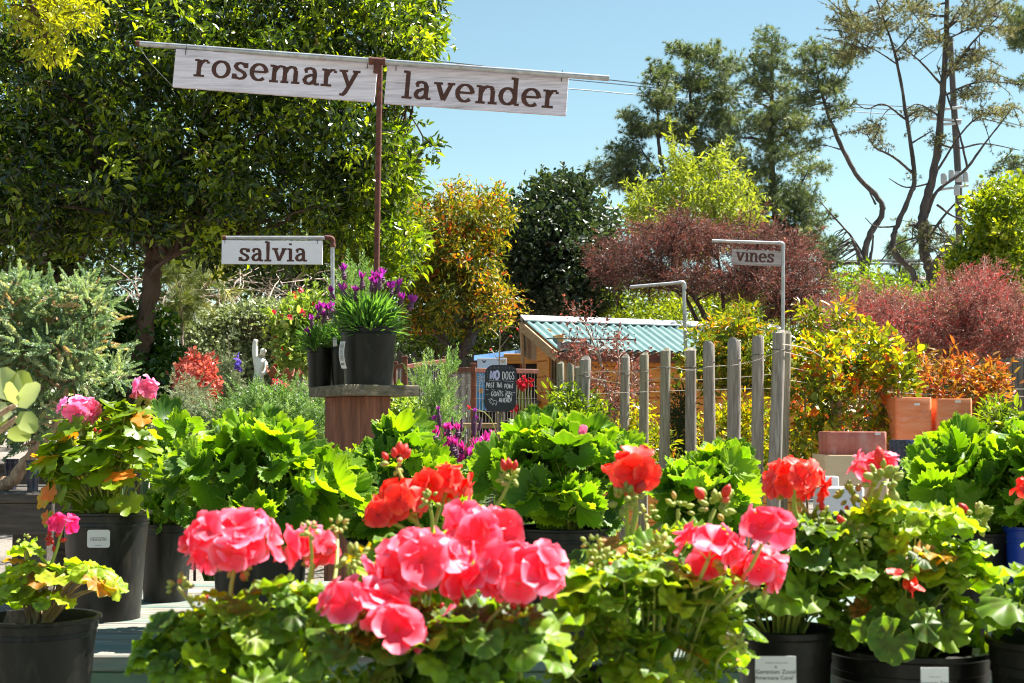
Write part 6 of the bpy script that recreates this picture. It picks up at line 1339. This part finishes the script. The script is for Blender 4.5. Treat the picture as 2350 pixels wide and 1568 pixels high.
def card(parent, x0, y0, x1, y1, D, mat=M_tag, name='plant_label', r=.0, off=0, bend=0):
    p00, p10, p01 = at(x0,y1,D), at(x1,y1,D), at(x0,y0,D); ex = p10-p00; w_ = ex.length; ex.normalize(); ez = Vector((0,0,1)); h = (p01-p00).length; nn = Vector((ex.y,-ex.x,0))
    if nn.y > 0: nn = -nn
    b = B(); plate(b, p00, ex, ez, nn, rrect(w_,h,max(r*h,.0006),5), .0012); c = b.build(name, mat, parent)
    return c, p00+nn*.0012, ex, ez, nn, w_, h
def squiggle(p, x, y, w_, h, th):
    """print too small to read: rows of tiny strokes"""
    q = x
    while q < x+w_:
        l = min(random.uniform(h*.5,h*1.3), x+w_-q)
        p.stroke([(q,y+random.uniform(-.12,.12)*h),(q+l,y+random.uniform(-.12,.12)*h)], th); q += l+h*random.uniform(.15,.5)
def txt_mesh(text, size):
    cu = bpy.data.curves.new('t','FONT'); cu.body = text; cu.size = size; cu.align_x = 'CENTER'; cu.resolution_u = 3; o = bpy.data.objects.new('t', cu); C.objects.link(o)
    dg = bpy.context.evaluated_depsgraph_get(); me = bpy.data.meshes.new_from_object(o.evaluated_get(dg)); bpy.data.objects.remove(o); me.materials.clear(); return me
def print_line(parent, text, O, ex, ez, nn, x, y, size, mat=M_ink, name='lettering'):
    me = txt_mesh(text, size); R = Matrix((ex, ez, nn)).transposed().to_4x4(); T = Matrix.Translation(O+ex*x+ez*y+nn*.0005) @ R; me.transform(T)
    return link_mesh(name, me, mat, parent)

# ---- front row
D = 1.75
t, bs = potted('potted_geranium', 'coral pink geranium in the front row, leftmost large one, with one big round head', 'potted plant', 570, D, ZF, 190, 1715, M_pot, GF)
foliage(t, [(420,1490,100,90,.08),(560,1470,140,90,.09),(700,1440,110,100,.09),(800,1440,70,90,.08),(560,1590,220,110,.12),(640,1385,120,45,.07),(490,1420,90,60,.07),(380,1540,60,60,.07)], D, 240, 90, T_ZONAL, L_zonal, bs, vb=.42, vs=.24, stems=60)
umbel(t, 545,1248,150,82,D, P_coral, (535,1445,D), 30, 56); umbel(t, 722,1255,48,48,D+.06, P_coral, (700,1450,D), 9, 42, budn=4)
budhead(t, 712,1222,26,D-.05,(690,1390,D-.02),16); budhead(t, 812,1285,34,D-.04,(795,1440,D),22); budhead(t, 773,1210,24,D+.08,(760,1380,D),16); budhead(t, 408,1345,28,D,(470,1450,D),14); budhead(t, 447,1390,26,D-.02,(470,1480,D),10,1)
D = 1.62
t, bs = potted('potted_geranium', 'coral pink geranium, middle one of the front row, with the largest group of heads', 'potted plant', 1010, D, ZF, 200, 1780, M_pot, GF)
foliage(t, [(840,1530,110,90,.08),(960,1510,130,90,.09),(1090,1500,130,100,.09),(1210,1500,100,110,.08),(1010,1620,260,110,.12),(760,1500,60,60,.06),(1010,1440,200,40,.07)], D, 205, 100, T_ZONAL, L_zonal, bs, vb=.30, vs=.22, stems=60)
umbel(t, 968,1300,128,84,D, P_coral, (1000,1560,D), 29, 58); umbel(t, 1195,1318,116,80,D-.02, P_coral, (1010,1560,D-.02), 26, 56); umbel(t, 1105,1215,92,52,D+.12, P_coral, (1060,1440,D+.1), 17, 52, budn=5)
umbel(t, 845,1388,112,58,D-.03, P_coral, (930,1560,D), 16, 54, budn=6); umbel(t, 905,1450,55,52,D-.08, P_coral, (920,1570,D), 7, 62, budn=2)
budhead(t, 1190,1420,34,D-.03,(1195,1560,D),10,3); budhead(t, 1030,1420,26,D-.02,(1030,1550,D),6,2); pet(t,1040,1405,D-.05,30,P_coral)
D = 1.86
t, bs = potted('potted_geranium', 'coral pink geranium in the front row with a leaning stalk, right of the middle one', 'potted plant', 1480, D, ZF, 190, 1690, M_pot, GF)
foliage(t, [(1360,1440,100,100,.09),(1480,1400,120,100,.10),(1590,1430,110,100,.09),(1660,1480,80,90,.08),(1480,1560,230,120,.13),(1430,1310,90,40,.08),(1330,1370,60,60,.08),(1620,1330,70,60,.08),(1480,1330,120,50,.09)], D, 260, 86, T_ZONAL, L_zonal, bs, vb=.48, vs=.26, stems=70)
umbel(t, 1625,1262,76,54,D-.05, P_coral, (1600,1435,D-.03), 11, 52, budn=4); umbel(t, 1752,1222,58,46,D-.08, P_coral, (1602,1440,D-.03), 5, 62, zmin=.1, budn=0); umbel(t, 1745,1312,62,50,D-.03, P_coral, (1600,1440,D-.03), 9, 48, budn=12)
budhead(t, 1362,1252,24,D,(1385,1340,D),14); budhead(t, 1382,1290,32,D-.02,(1385,1400,D),16); budhead(t, 1504,1268,34,D,(1500,1380,D),18); budhead(t, 1590,1360,20,D-.05,(1660,1330,D),3,2); budhead(t, 1690,1475,28,D-.1,(1640,1560,D),14); budhead(t, 1305,1390,26,D-.02,(1330,1480,D),12)
D = 2.12
t, bs = potted('potted_geranium', 'red geranium just behind the middle of the front row, with two joined scarlet flower heads', 'potted plant', 985, D, ZF, 150, 1560, M_pot, GF)
foliage(t, [(960,1290,130,60,.12),(1060,1310,100,60,.12),(870,1300,70,60,.1),(980,1400,160,80,.14)], D, 80, 88, T_ZONAL, L_zonal, bs, vb=.45, stems=40)
umbel(t, 922,1150,66,52,D, P_red, (985,1240,D), 14, 40, budn=5); umbel(t, 1022,1112,62,52,D+.02, P_red, (985,1250,D), 14, 42, budn=5); umbel(t, 870,1180,22,22,D-.02, P_red, (960,1240,D), 3, 38, budn=0)
budhead(t, 910,1068,30,D+.03,(965,1240,D),6,5); budhead(t, 985,1150,24,D-.12,(985,1260,D-.06),14); budhead(t, 1172,1100,28,D+.1,(1120,1190,D+.1),16,3)
D = 2.2
t, bs = potted('potted_geranium', 'red geranium behind the leaning coral one, with one upright half-open scarlet head', 'potted plant', 1440, D, ZF, 145, 1545, M_pot, GF)
foliage(t, [(1440,1290,110,60,.12),(1540,1260,80,50,.1),(1350,1310,50,50,.1),(1600,1240,60,40,.1),(1440,1400,150,80,.14)], D, 90, 82, T_ZONAL, L_zonal, bs, vb=.52, stems=40)
umbel(t, 1447,1085,62,52,D, P_red, (1443,1245,D), 9, 50, budn=8, st=7); budhead(t, 1437,1150,36,D-.02,(1441,1240,D),18,2,5)
budhead(t, 1640,1165,42,D+.02,(1620,1260,D),22,2,5); budhead(t, 1556,1165,28,D,(1540,1250,D),10,0); budhead(t, 1480,1180,28,D+.05,(1470,1260,D),12); pet(t,1605,1225,D-.03,24,P_pink)
D = 2.32
t, bs = potted('potted_geranium', 'red geranium with a dense scarlet head, in the black pot with the tall label', 'potted plant', 1795, D, ZF, 108, 1438, M_pot, GF)
foliage(t, [(1800,1350,100,70,.12),(1850,1300,70,60,.12),(1740,1400,70,50,.1),(1850,1400,70,50,.1),(1880,1240,70,40,.1)], D, 84, 84, T_ZONAL, L_zonal, bs, vb=.26, vs=.22, stems=50)
umbel(t, 1820,1106,84,58,D+.03, P_red, (1865,1240,D), 34, 36, budn=4); umbel(t, 1822,1100,60,50,D-.05, P_red, (1865,1250,D), 12, 36, budn=0)
budhead(t, 1880,1196,30,D,(1900,1290,D),14,1)
c_, O, ex, ez, nn, w_, h_ = card(t, 1734,1506,1828,1640, D-.155, M_tag, 'plant_label')
p = Paint(O, ex, ez, nn); squiggle(p, w_*.25, h_*.885, w_*.55, h_*.03, h_*.012); squiggle(p, w_*.10, h_*.50, w_*.6, h_*.03, h_*.012); squiggle(p, w_*.10, h_*.44, w_*.6, h_*.03, h_*.012); squiggle(p, w_*.10, h_*.38, w_*.62, h_*.03, h_*.012)
p.poly([(w_*.47,h_*.80),(w_*.53,h_*.80),(w_*.5,h_*.85)]); p.b.build('small_print', M_greyink, c_)
print_line(c_, 'Geranium Zonal', O, ex, ez, nn, w_*.5, h_*.70, h_*.105); print_line(c_, "'Americana Coral' *", O, ex, ez, nn, w_*.5, h_*.60, h_*.095)
D = 2.36
t, bs = potted('potted_geranium', 'wide leafy coral geranium in the black pot with the lower, smaller white label', 'potted plant', 2078, D, ZF, 182, 1478, M_pot, GF)
foliage(t, [(1960,1330,110,80,.13),(2080,1300,130,80,.14),(2180,1330,90,90,.12),(2070,1410,170,60,.16),(2130,1220,110,55,.13),(1960,1240,80,50,.12),(2210,1290,60,60,.1),(2050,1190,90,40,.12)], D, 280, 78, T_ZONAL, L_zonal, bs, vb=.50, vs=.30, stems=90)
foliage(t, [(2080,1455,190,40,.19)], D-.03, 34, 88, T_ZONAL, L_zonal, bs, vb=.22, vs=.15, stems=20, hang=1.2, upw=.1)
umbel(t, 2010,1078,62,42,D+.02, P_coral, (1985,1215,D), 11, 38, zmin=-.1, budn=0, st=7); budhead(t, 2025,1105,46,D-.05,(1988,1212,D),26,1,4)
budhead(t, 1953,1140,32,D,(1985,1215,D),20); budhead(t, 1948,1222,30,D-.06,(1975,1300,D),16,1); budhead(t, 2243,1188,32,D+.1,(2200,1270,D+.05),22,1); budhead(t, 1975,1238,24,D-.1,(2000,1330,D-.08),14)
for x, y in ((2100,1352),(2110,1348),(2085,1340),(2058,1322)): pet(t, x, y, D-.16, 20, P_red)
c_, O, ex, ez, nn, w_, h_ = card(t, 2114,1532,2178,1640, D-.235, M_tag, 'plant_label')
p = Paint(O, ex, ez, nn); squiggle(p, w_*.28, h_*.80, w_*.45, h_*.03, h_*.012); squiggle(p, w_*.12, h_*.5, w_*.7, h_*.03, h_*.012); p.b.build('small_print', M_greyink, c_); print_line(c_, 'Geranium Zonal', O, ex, ez, nn, w_*.5, h_*.64, h_*.105)
b = B(); plate(b, at(2218,1600,D-.02), Vector((1,0,0)), Vector((.14,0,.99)), Vector((0,-1,0)), [(0,0),(M(18,D),0),(M(18,D),M(110,D)),(0,M(110,D))], .001); b.build('plant_stake', M_tag, t)
D = 2.2
t, bs = potted('potted_geranium', 'green geranium without flowers in a black pot cut off by the right edge', 'potted plant', 2415, D, ZF, 150, 1462, M_pot, GF)
foliage(t, [(2360,1380,80,60,.1),(2430,1370,100,80,.12),(2330,1430,50,40,.08),(2420,1440,120,40,.14)], D, 70, 104, T_ZONAL, L_zonal, bs, vb=.35, vs=.15, stems=40)
D = 3.2
t, bs = potted('potted_geranium', 'sparse woody geranium with one small magenta head, in the lower left corner', 'potted plant', 98, D, ZF, 132, 1412, M_pot, GF)
foliage(t, [(50,1330,70,45,.1),(190,1330,55,50,.1),(20,1370,50,40,.08),(240,1350,35,40,.06),(120,1340,40,40,.08),(110,1385,100,24,.12),(65,1270,25,20,.05)], D, 74, 62, T_ZONAL, L_zonal, bs, vb=.66, vs=.2, stems=34, stw=6, stemmat=M_stem)
umbel(t, 142,1205,34,22,D, P_magenta, (112,1310,D), 7, 24, budn=0, st=3.5); buds_at(t, at(125,1243,D), M(22,D), 12, M(18,D), M_redbud, name='faded_flowers', vb=.1)
budhead(t, 55,1240,14,D,(60,1310,D),8)
# ---- pale leafy shoot close to the lens at the left edge
D = 2.4
t, bs = potted('potted_shrub', 'pale leafy shoot close to the lens, reaching in from the left edge', 'potted plant', -150, D, ZF, 120, 1440, M_pot)
b = B(); b.tube(curve_pts([bs, at(-120,1150,D), at(-60,1000,D), at(10,945,D), at(38,930,D)],5), lerp_list([M(11,D),M(9,D),M(7,D),M(5,D)],21), 8); b.tube(curve_pts([at(-70,1010,D), at(-20,1000,D), at(40,960,D)],5), lerp_list([M(8,D),M(6,D)],11), 8); b.build('stems', M_junbark, t, True)
q = []; dr = []; 
for (x, y, ex_, ey_, L) in ((35,925,-.5,1,95),(40,930,.15,1,85),(42,935,.75,.7,80),(45,945,.45,-.5,70),(30,950,-1,.1,80),(20,960,-.9,-.5,90),(38,930,-.15,.8,60),(20,985,.6,-.25,70),(-60,1000,-.3,.9,90),(-80,1040,-.8,.3,90)):
    q.append(tuple(at(x,y,D+random.uniform(-.03,.03)))); dr.append((ex_, random.uniform(-.4,.2), ey_, L))
dr = np.array(dr); scatter('leaves', [T_ROUND], np.array(q), dr[:,:3], np.array([[.2,-.7,.6]]*len(q))+rng.normal(size=(len(q),3))*.3, M(1,D)*dr[:,3], rng.random(len(q)), L_succulent, t, True)
# ---- the middle bench
D = 4.4
t, bs = potted('potted_geranium', 'ivy-leaved geranium with light pink flowers and orange-tinged leaves, in a white-stickered black pot', 'potted plant', 248, D, ZM, 98, 1172, M_potgrey)
foliage(t, [(190,1040,100,70,.2),(280,1020,80,70,.2),(140,1090,70,60,.16),(230,1100,120,60,.24),(320,1080,50,80,.16),(190,970,60,30,.12),(300,960,60,30,.12)], D, 300, 56, T_IVYG, L_ivyg, bs, vb=.50, vs=.24, stems=90, stw=4, jit=.6)
foliage(t, [(130,1150,40,50,.12),(260,1170,80,30,.2),(115,1190,16,40,.06)], D-.05, 36, 46, T_IVYG, L_ivyg, bs, vb=.55, vs=.3, stems=20, stw=3, hang=1.5, upw=.1)
umbel(t, 182,942,58,30,D-.05, P_pink, (200,1030,D), 15, 27, budn=4, st=3); umbel(t, 334,892,32,28,D, P_pink, (300,1010,D), 8, 27, budn=8, st=3)
budhead(t, 218,1000,12,D-.15,(220,1040,D-.1),2,2); budhead(t, 330,930,16,D,(310,1000,D),10)
c_, O, ex, ez, nn, w_, h_ = card(t, 200,1216,252,1257, D-.128, M_tag, 'plant_label', .14)
p = Paint(O, ex, ez, nn); squiggle(p, w_*.14, h_*.54, w_*.72, h_*.10, h_*.05); squiggle(p, w_*.14, h_*.43, w_*.72, h_*.10, h_*.06); squiggle(p, w_*.38, h_*.12, w_*.25, h_*.06, h_*.03); p.b.build('small_print', M_greyink, c_)
def regal(label, cx, D, blobs, n, rpx, rimy, size=104, vb=.5, mat=M_pot, drp=True):
    blobs = [(b[0], b[1]+14, b[2]*.86, b[3]*.80, b[4]*.9) for b in blobs]; size *= .84; n = int(n*1.25)
    t, bs = potted('potted_geranium', label, 'potted plant', cx, D, ZM, rpx, rimy, mat, GM)
    foliage(t, blobs, D, n, size, T_REGAL, L_regal, bs-Vector((0,0,.02)), vb=vb, vs=.32, stems=60, stw=4, jit=.85, upw=.25, shell=.3, svar=.3)
    foliage(t, [(cx, rimy-26, rpx*1.15, 34, M(rpx,D)*1.1/K)], D, int(rpx*.42), size, T_REGAL, L_regal, bs, vb=vb-.15, vs=.2, stems=10, stw=4, hang=.9, upw=.15)
    return t
regal('tall big-leaved geranium in a black pot between the pink-flowered one and the widest green one', 385, 4.85, [(400,985,55,50,.12),(390,1060,60,70,.14),(375,1170,50,50,.12),(430,1100,50,60,.12)], 70, 62, 1200, 84, mat=M_potgrey)
t = regal('widest big-leaved green geranium, with no flower but one red bud, left of the plant stand', 600, 4.1, [(600,1050,150,80,.26),(490,1090,120,90,.24),(720,1110,100,90,.24),(610,1170,190,60,.3),(560,1010,70,50,.16),(640,1000,60,45,.16),(760,1130,60,70,.16)], 240, 115, 1215)
budhead(t, 508,1012,10,4.0,(515,1060,4.05),1,2,3)
regal('big-leaved green geranium in front of the redwood plant stand, under the red flower heads', 900, 4.35, [(870,1080,90,70,.2),(930,1060,80,60,.2),(920,990,40,24,.1),(990,1090,70,60,.18),(850,1150,90,60,.2),(1000,1150,80,50,.2)], 130, 100, 1235, 96)
t = regal('domed big-leaved green geranium in a dark pot, centre of the picture below the chalkboard', 1290, 4.0, [(1290,1030,120,75,.24),(1180,1080,90,80,.22),(1400,1040,85,75,.22),(1280,1130,170,70,.3),(1330,990,70,40,.16),(1220,1000,60,40,.15)], 220, 108, 1208, 98)
pet(t, 1290, 968, 3.95, 14, P_pink, 2); pet(t, 1335, 995, 3.8, 16, P_pink, 1)
regal('smaller big-leaved green geranium below the broad knotty post', 1625, 4.2, [(1620,1110,95,65,.2),(1660,1060,55,45,.15),(1570,1110,60,50,.15),(1620,1160,100,45,.2)], 130, 90, 1215, 92, vb=.6)
regal('big-leaved green geranium in a black pot below the tall terracotta planters', 2205, 3.8, [(2190,1060,100,70,.22),(2260,1080,80,80,.2),(2150,1110,65,60,.18),(2220,1150,110,50,.24),(2200,1020,60,35,.14)], 150, 112, 1216, 104, vb=.5)
regal('big-leaved green geranium in a cobalt blue pot at the right edge', 2390, 3.7, [(2350,1040,60,80,.18),(2400,1060,80,90,.2),(2340,1140,50,60,.16)], 90, 90, 1205, 104, mat=M_cobalt)
P_ = pet  # a stray scarlet head at the right edge belongs to a plant mostly outside the frame
t, bs = potted('potted_geranium', 'scarlet geranium almost wholly outside the right edge, one flower head peeping in', 'potted plant', 2440, 3.0, ZF, 110, 1400, M_pot, GF)
foliage(t, [(2450,1260,80,70,.14)], 3.0, 40, 80, T_ZONAL, L_zonal, bs, stems=20); umbel(t, 2352,1122,26,30,3.0, P_red, (2400,1260,3.0), 7, 26, budn=3)
# small dark blue pots on the dark bench
for i, (x, D) in enumerate(((78,6.5),(28,6.7))):
    zb = at(60,1130,6.4).z; q = at(x,972,D); base = Vector((q.x,q.y,zb)); t = thing('flower_pot', ('dark blue glazed pot on the lower dark bench, nearer the ivy-leaved geranium','dark blue glazed pot on the lower dark bench, at the very left edge')[i], 'pot', base, 'small glazed pots'); pot(t, base, M(16,D), M(12,D), .12, M_blueglaze)

# ================================================================ lavender
def lav_head(t, x, y, D, wpx, lpx, bract, end, bl=1.0, bn=13):
    """a lavender flower: dark ridged spike with a tuft of bracts on top"""
    top = at(x,y,D); ax = (top-at(*end)).normalized(); ax = (ax+Vector((0,0,1.2))).normalized(); b = B(); L = M(lpx,D); r = M(wpx,D)/2; n = 9; pts = []; rad = []
    a = top-ax*L
    for i in range(n): f = i/(n-1); pts.append(a+ax*L*f); rad.append(r*(.55+.45*math.sin(PI*min(1,f*1.1+.1)))*(1.12 if i % 2 else .9))
    b.tube(pts, rad, 9); s_ = b.build('flower_spike', M_spike, t, True)
    k = bn; d = nrm(np.stack([rng.normal(size=k), rng.normal(size=k), np.abs(rng.normal(size=k))*1.2+.9], axis=1)+np.array(ax)*.8)
    scatter('bracts', [T_LEAF], np.array([tuple(top-ax*M(2,D))]*k), d, rvec(k), M(wpx*1.45*bl,D)*rng.uniform(.75,1.2,k), np.clip(.6+rng.normal(size=k)*.3,0,1), bract, s_, True)
    b = B(); b.tube(curve_pts([at(*end), Vector(at(*end)).lerp(a,.55)+Vector((0,0,M(6,D))), a],4), M(1.6,D), 5); b.build('stalk', M_stalk, s_, True)
def lavender(label, cx, D, zb, rpx, rimy, heads, n, rad, hgt, leafL, lm, bract, wpx=13, lpx=24, group='potted lavenders on the plant stand', mat=M_pot, tilt=(-.1,1.25), bl=1.0):
    t, bs = potted('potted_lavender', label, 'potted plant', cx, D, zb, rpx, rimy, mat, group, .84)
    a = rng.random(n)*2*PI; e = rng.uniform(tilt[0], tilt[1], n); r = np.sqrt(rng.random(n))*.75
    o = np.stack([np.cos(a)*np.cos(e), np.sin(a)*np.cos(e), np.sin(e)+.25], axis=1)
    P = np.array(bs)+np.stack([np.cos(a)*r*M(rad,D)*.75, np.sin(a)*r*M(rad,D)*.75, rng.random(n)*M(hgt,D)*(1-.55*r)], axis=1)
    Dr = nrm(o+rvec(n)*.3); scatter('leaves', T_LAV, P, Dr, nrm(rvec(n)*.5+np.array([0,0,1])), M(leafL,D)*rng.uniform(.6,1.15,n), np.clip(.5+rng.normal(size=n)*.25,0,1), lm, t)
    b = B()
    for i in range(0, n, 14): b.tube([bs+Vector((random.uniform(-1,1),random.uniform(-1,1),0))*M(rad*.4,D), Vector(P[i])], M(1.6,D), 4, False)
    b.build('stems', M_stem, t, True)
    for (x, y) in heads: lav_head(t, x, y+6, D+random.uniform(-.1,.06), wpx*random.uniform(.85,1.1), lpx*random.uniform(.8,1.15), bract, (cx+(x-cx)*.6, rimy-hgt*.45, D), bl)
    return t
D0 = 7.0; c0 = at(787,882,D0); zs = c0.z; cr = at(964,885,7.22); cl_ = at(709,894,7.62); cr.z = cl_.z = zs; c3 = cr+cl_-c0
st = thing('plant_stand', 'redwood pedestal stand with a thick mossy slab top carrying the potted lavenders', 'plant stand', ((c0.x+c3.x)/2, (c0.y+c3.y)/2, 0))
th = M(25,D0); b = B(); cs = [c0,cr,c3,cl_]; ctr = (c0+c3)/2; ring = []
m = 6
for i in range(4):
    a, e = cs[i], cs[(i+1)%4]
    for k in range(m): q = a.lerp(e,k/m); q = q+(ctr-q).normalized()*random.uniform(0,.004); ring.append(q)
n = len(ring); b.add([q+(ctr-q)*.012 for q in ring]+[q-Vector((0,0,.004)) for q in ring]+[q-Vector((0,0,th-.004)) for q in ring]+[q+(ctr-q)*.012-Vector((0,0,th)) for q in ring],
    [tuple(range(n))]+[(j*n+i, (j+1)*n+i, (j+1)*n+(i+1)%n, j*n+(i+1)%n) for j in range(3) for i in range(n)]+[tuple(range(3*n,4*n))[::-1]]); b.build('slab_top', M_slab, st)
def vboard(a, e, th, z1, mat, name, parent):
    a = Vector((a.x,a.y,0)); e = Vector((e.x,e.y,0)); d = e-a; L = d.length; d.normalize(); R = Matrix((d, Vector((-d.y,d.x,0)), Vector((0,0,1)))).transposed(); b = B(); b.cbox((a+e)/2+Vector((-d.y,d.x,0))*th/2+Vector((0,0,z1/2)), (L,th,z1), R, .004); b.build(name, mat, parent)
zb_ = zs-th
vboard(at(839,972,7.13), at(896,972,7.22), .035, zb_, M_redwood, 'side_board', st); vboard(at(745,972,7.50), at(834,972,7.17), .035, zb_, M_redwood, 'side_board', st)
vboard(at(896,972,7.30), at(880,972,7.70), .035, zb_, M_redwood, 'side_board', st); vboard(at(872,972,7.72), at(752,972,7.60), .03, zb_, M_redwood, 'side_board', st)
big = lavender('largest potted lavender on the stand, in front, with a curved barcode label', 845, 7.24, zs, 66, 752,
    [(788,614),(831,634),(859,629),(878,624),(866,646),(900,656),(915,649),(924,680),(948,687),(760,665),(787,660),(815,662),(872,634),(853,640)], 980, 88, 84, 58, L_lav, P_violet, tilt=(-.35,1.25))
lavender('smaller potted lavender at the left end of the stand, flowers leaning left', 735, 7.66, zs, 33, 800,
    [(715,728),(732,707),(743,720),(750,702),(737,697),(708,755),(759,698),(700,770)], 420, 52, 64, 44, L_lav, P_violet, 11, 20, tilt=(-.3,1.25))
lavender('smaller potted lavender squeezed between the other two on the stand', 790, 7.60, zs, 33, 792, [(757,706),(768,716),(748,716)], 340, 44, 62, 44, L_lav, P_violet, 11, 20)
def barcode(parent, x0, y0, x1, y1, D, bow):
    """a narrow bowed paper strap label with printed bars"""
    n = 10; b = B(); W_ = M(x1-x0,D); L = []; 
    for i in range(n+1):
        f = i/n; q = at(x0+ (x1-x0)*.0, y0+(y1-y0)*f, D)+Vector((-M(bow,D)*math.sin(PI*f)+M(3,D)*f, -.012*math.sin(PI*f), 0)); L.append(q)
    for q in L: b.v += [tuple(q), tuple(q+Vector((W_,-.002,0))), tuple(q+Vector((W_,.0,0))+Vector((0,.001,0))), tuple(q+Vector((0,.002,0)))]
    for i in range(n):
        for k in range(4): a = i*4+k; e = i*4+(k+1)%4; b.f.append((a,e,e+4,a+4))
    c = b.build('barcode_label', M_tag, parent); b = B()
    for i in range(26):
        f = .05+.68*i/26; k = min(int(f*n), n-1); q = L[k].lerp(L[k+1], f*n-k); z = random.uniform(.0006,.0018); o = Vector((0,-.0035,0))
        b.add([q+Vector((W_*.15,0,0))+o, q+Vector((W_*.85,0,0))+o, q+Vector((W_*.85,0,-z))+o, q+Vector((W_*.15,0,-z))+o], [(0,1,2,3)])
    f = .84; k = int(f*n); q = L[k]; b.add([q+Vector((W_*.2,-.004,0)), q+Vector((W_*.8,-.004,0)), q+Vector((W_*.8,-.004,-M(5,D))), q+Vector((W_*.2,-.004,-M(5,D)))], [(0,1,2,3)]); b.build('printed_bars', M_greyink, c)
barcode(big, 781, 784, 793, 846, 7.10, 4)
lavp = [p_ for p_ in bpy.data.objects if p_.name.startswith('potted_lavender') and p_.parent is None]
c_, O, ex, ez, nn, w_, h_ = card(lavp[2], 764,775,773,795, 7.36, M_tag, 'paper_label'); p = Paint(O, ex, ez, nn); squiggle(p, w_*.2, h_*.6, w_*.6, h_*.12, h_*.04); squiggle(p, w_*.2, h_*.4, w_*.6, h_*.12, h_*.04); p.b.build('small_print', M_greyink, c_)
hd = []
for i in range(64): hd.append((rng.normal(1048,50), 978+100*rng.random()**1.2))
hd = [(x, y) for x, y in hd if 955 < x < 1138]
pl_ = lavender('bright pink flowering lavender behind the red geranium, right of the plant stand', 1050, 5.0, ZM, 60, 1200, hd, 420, 80, 130, 60, L_greylav, P_lilacpink, 17, 26, None, bl=.82)
for (x, y) in ((1006,940),(997,962),(1090,945),(1092,962)): lav_head(pl_, x, y, 5.0, 11, 40, P_violet, (1040,1120,5.0), .7)
for (x, y) in ((1038,958),(968,975),(1060,962),(1104,960),(980,985)): lav_head(pl_, x, y, 5.05, 8, 30, L_greylav, (1040,1120,5.0), .4, 5)
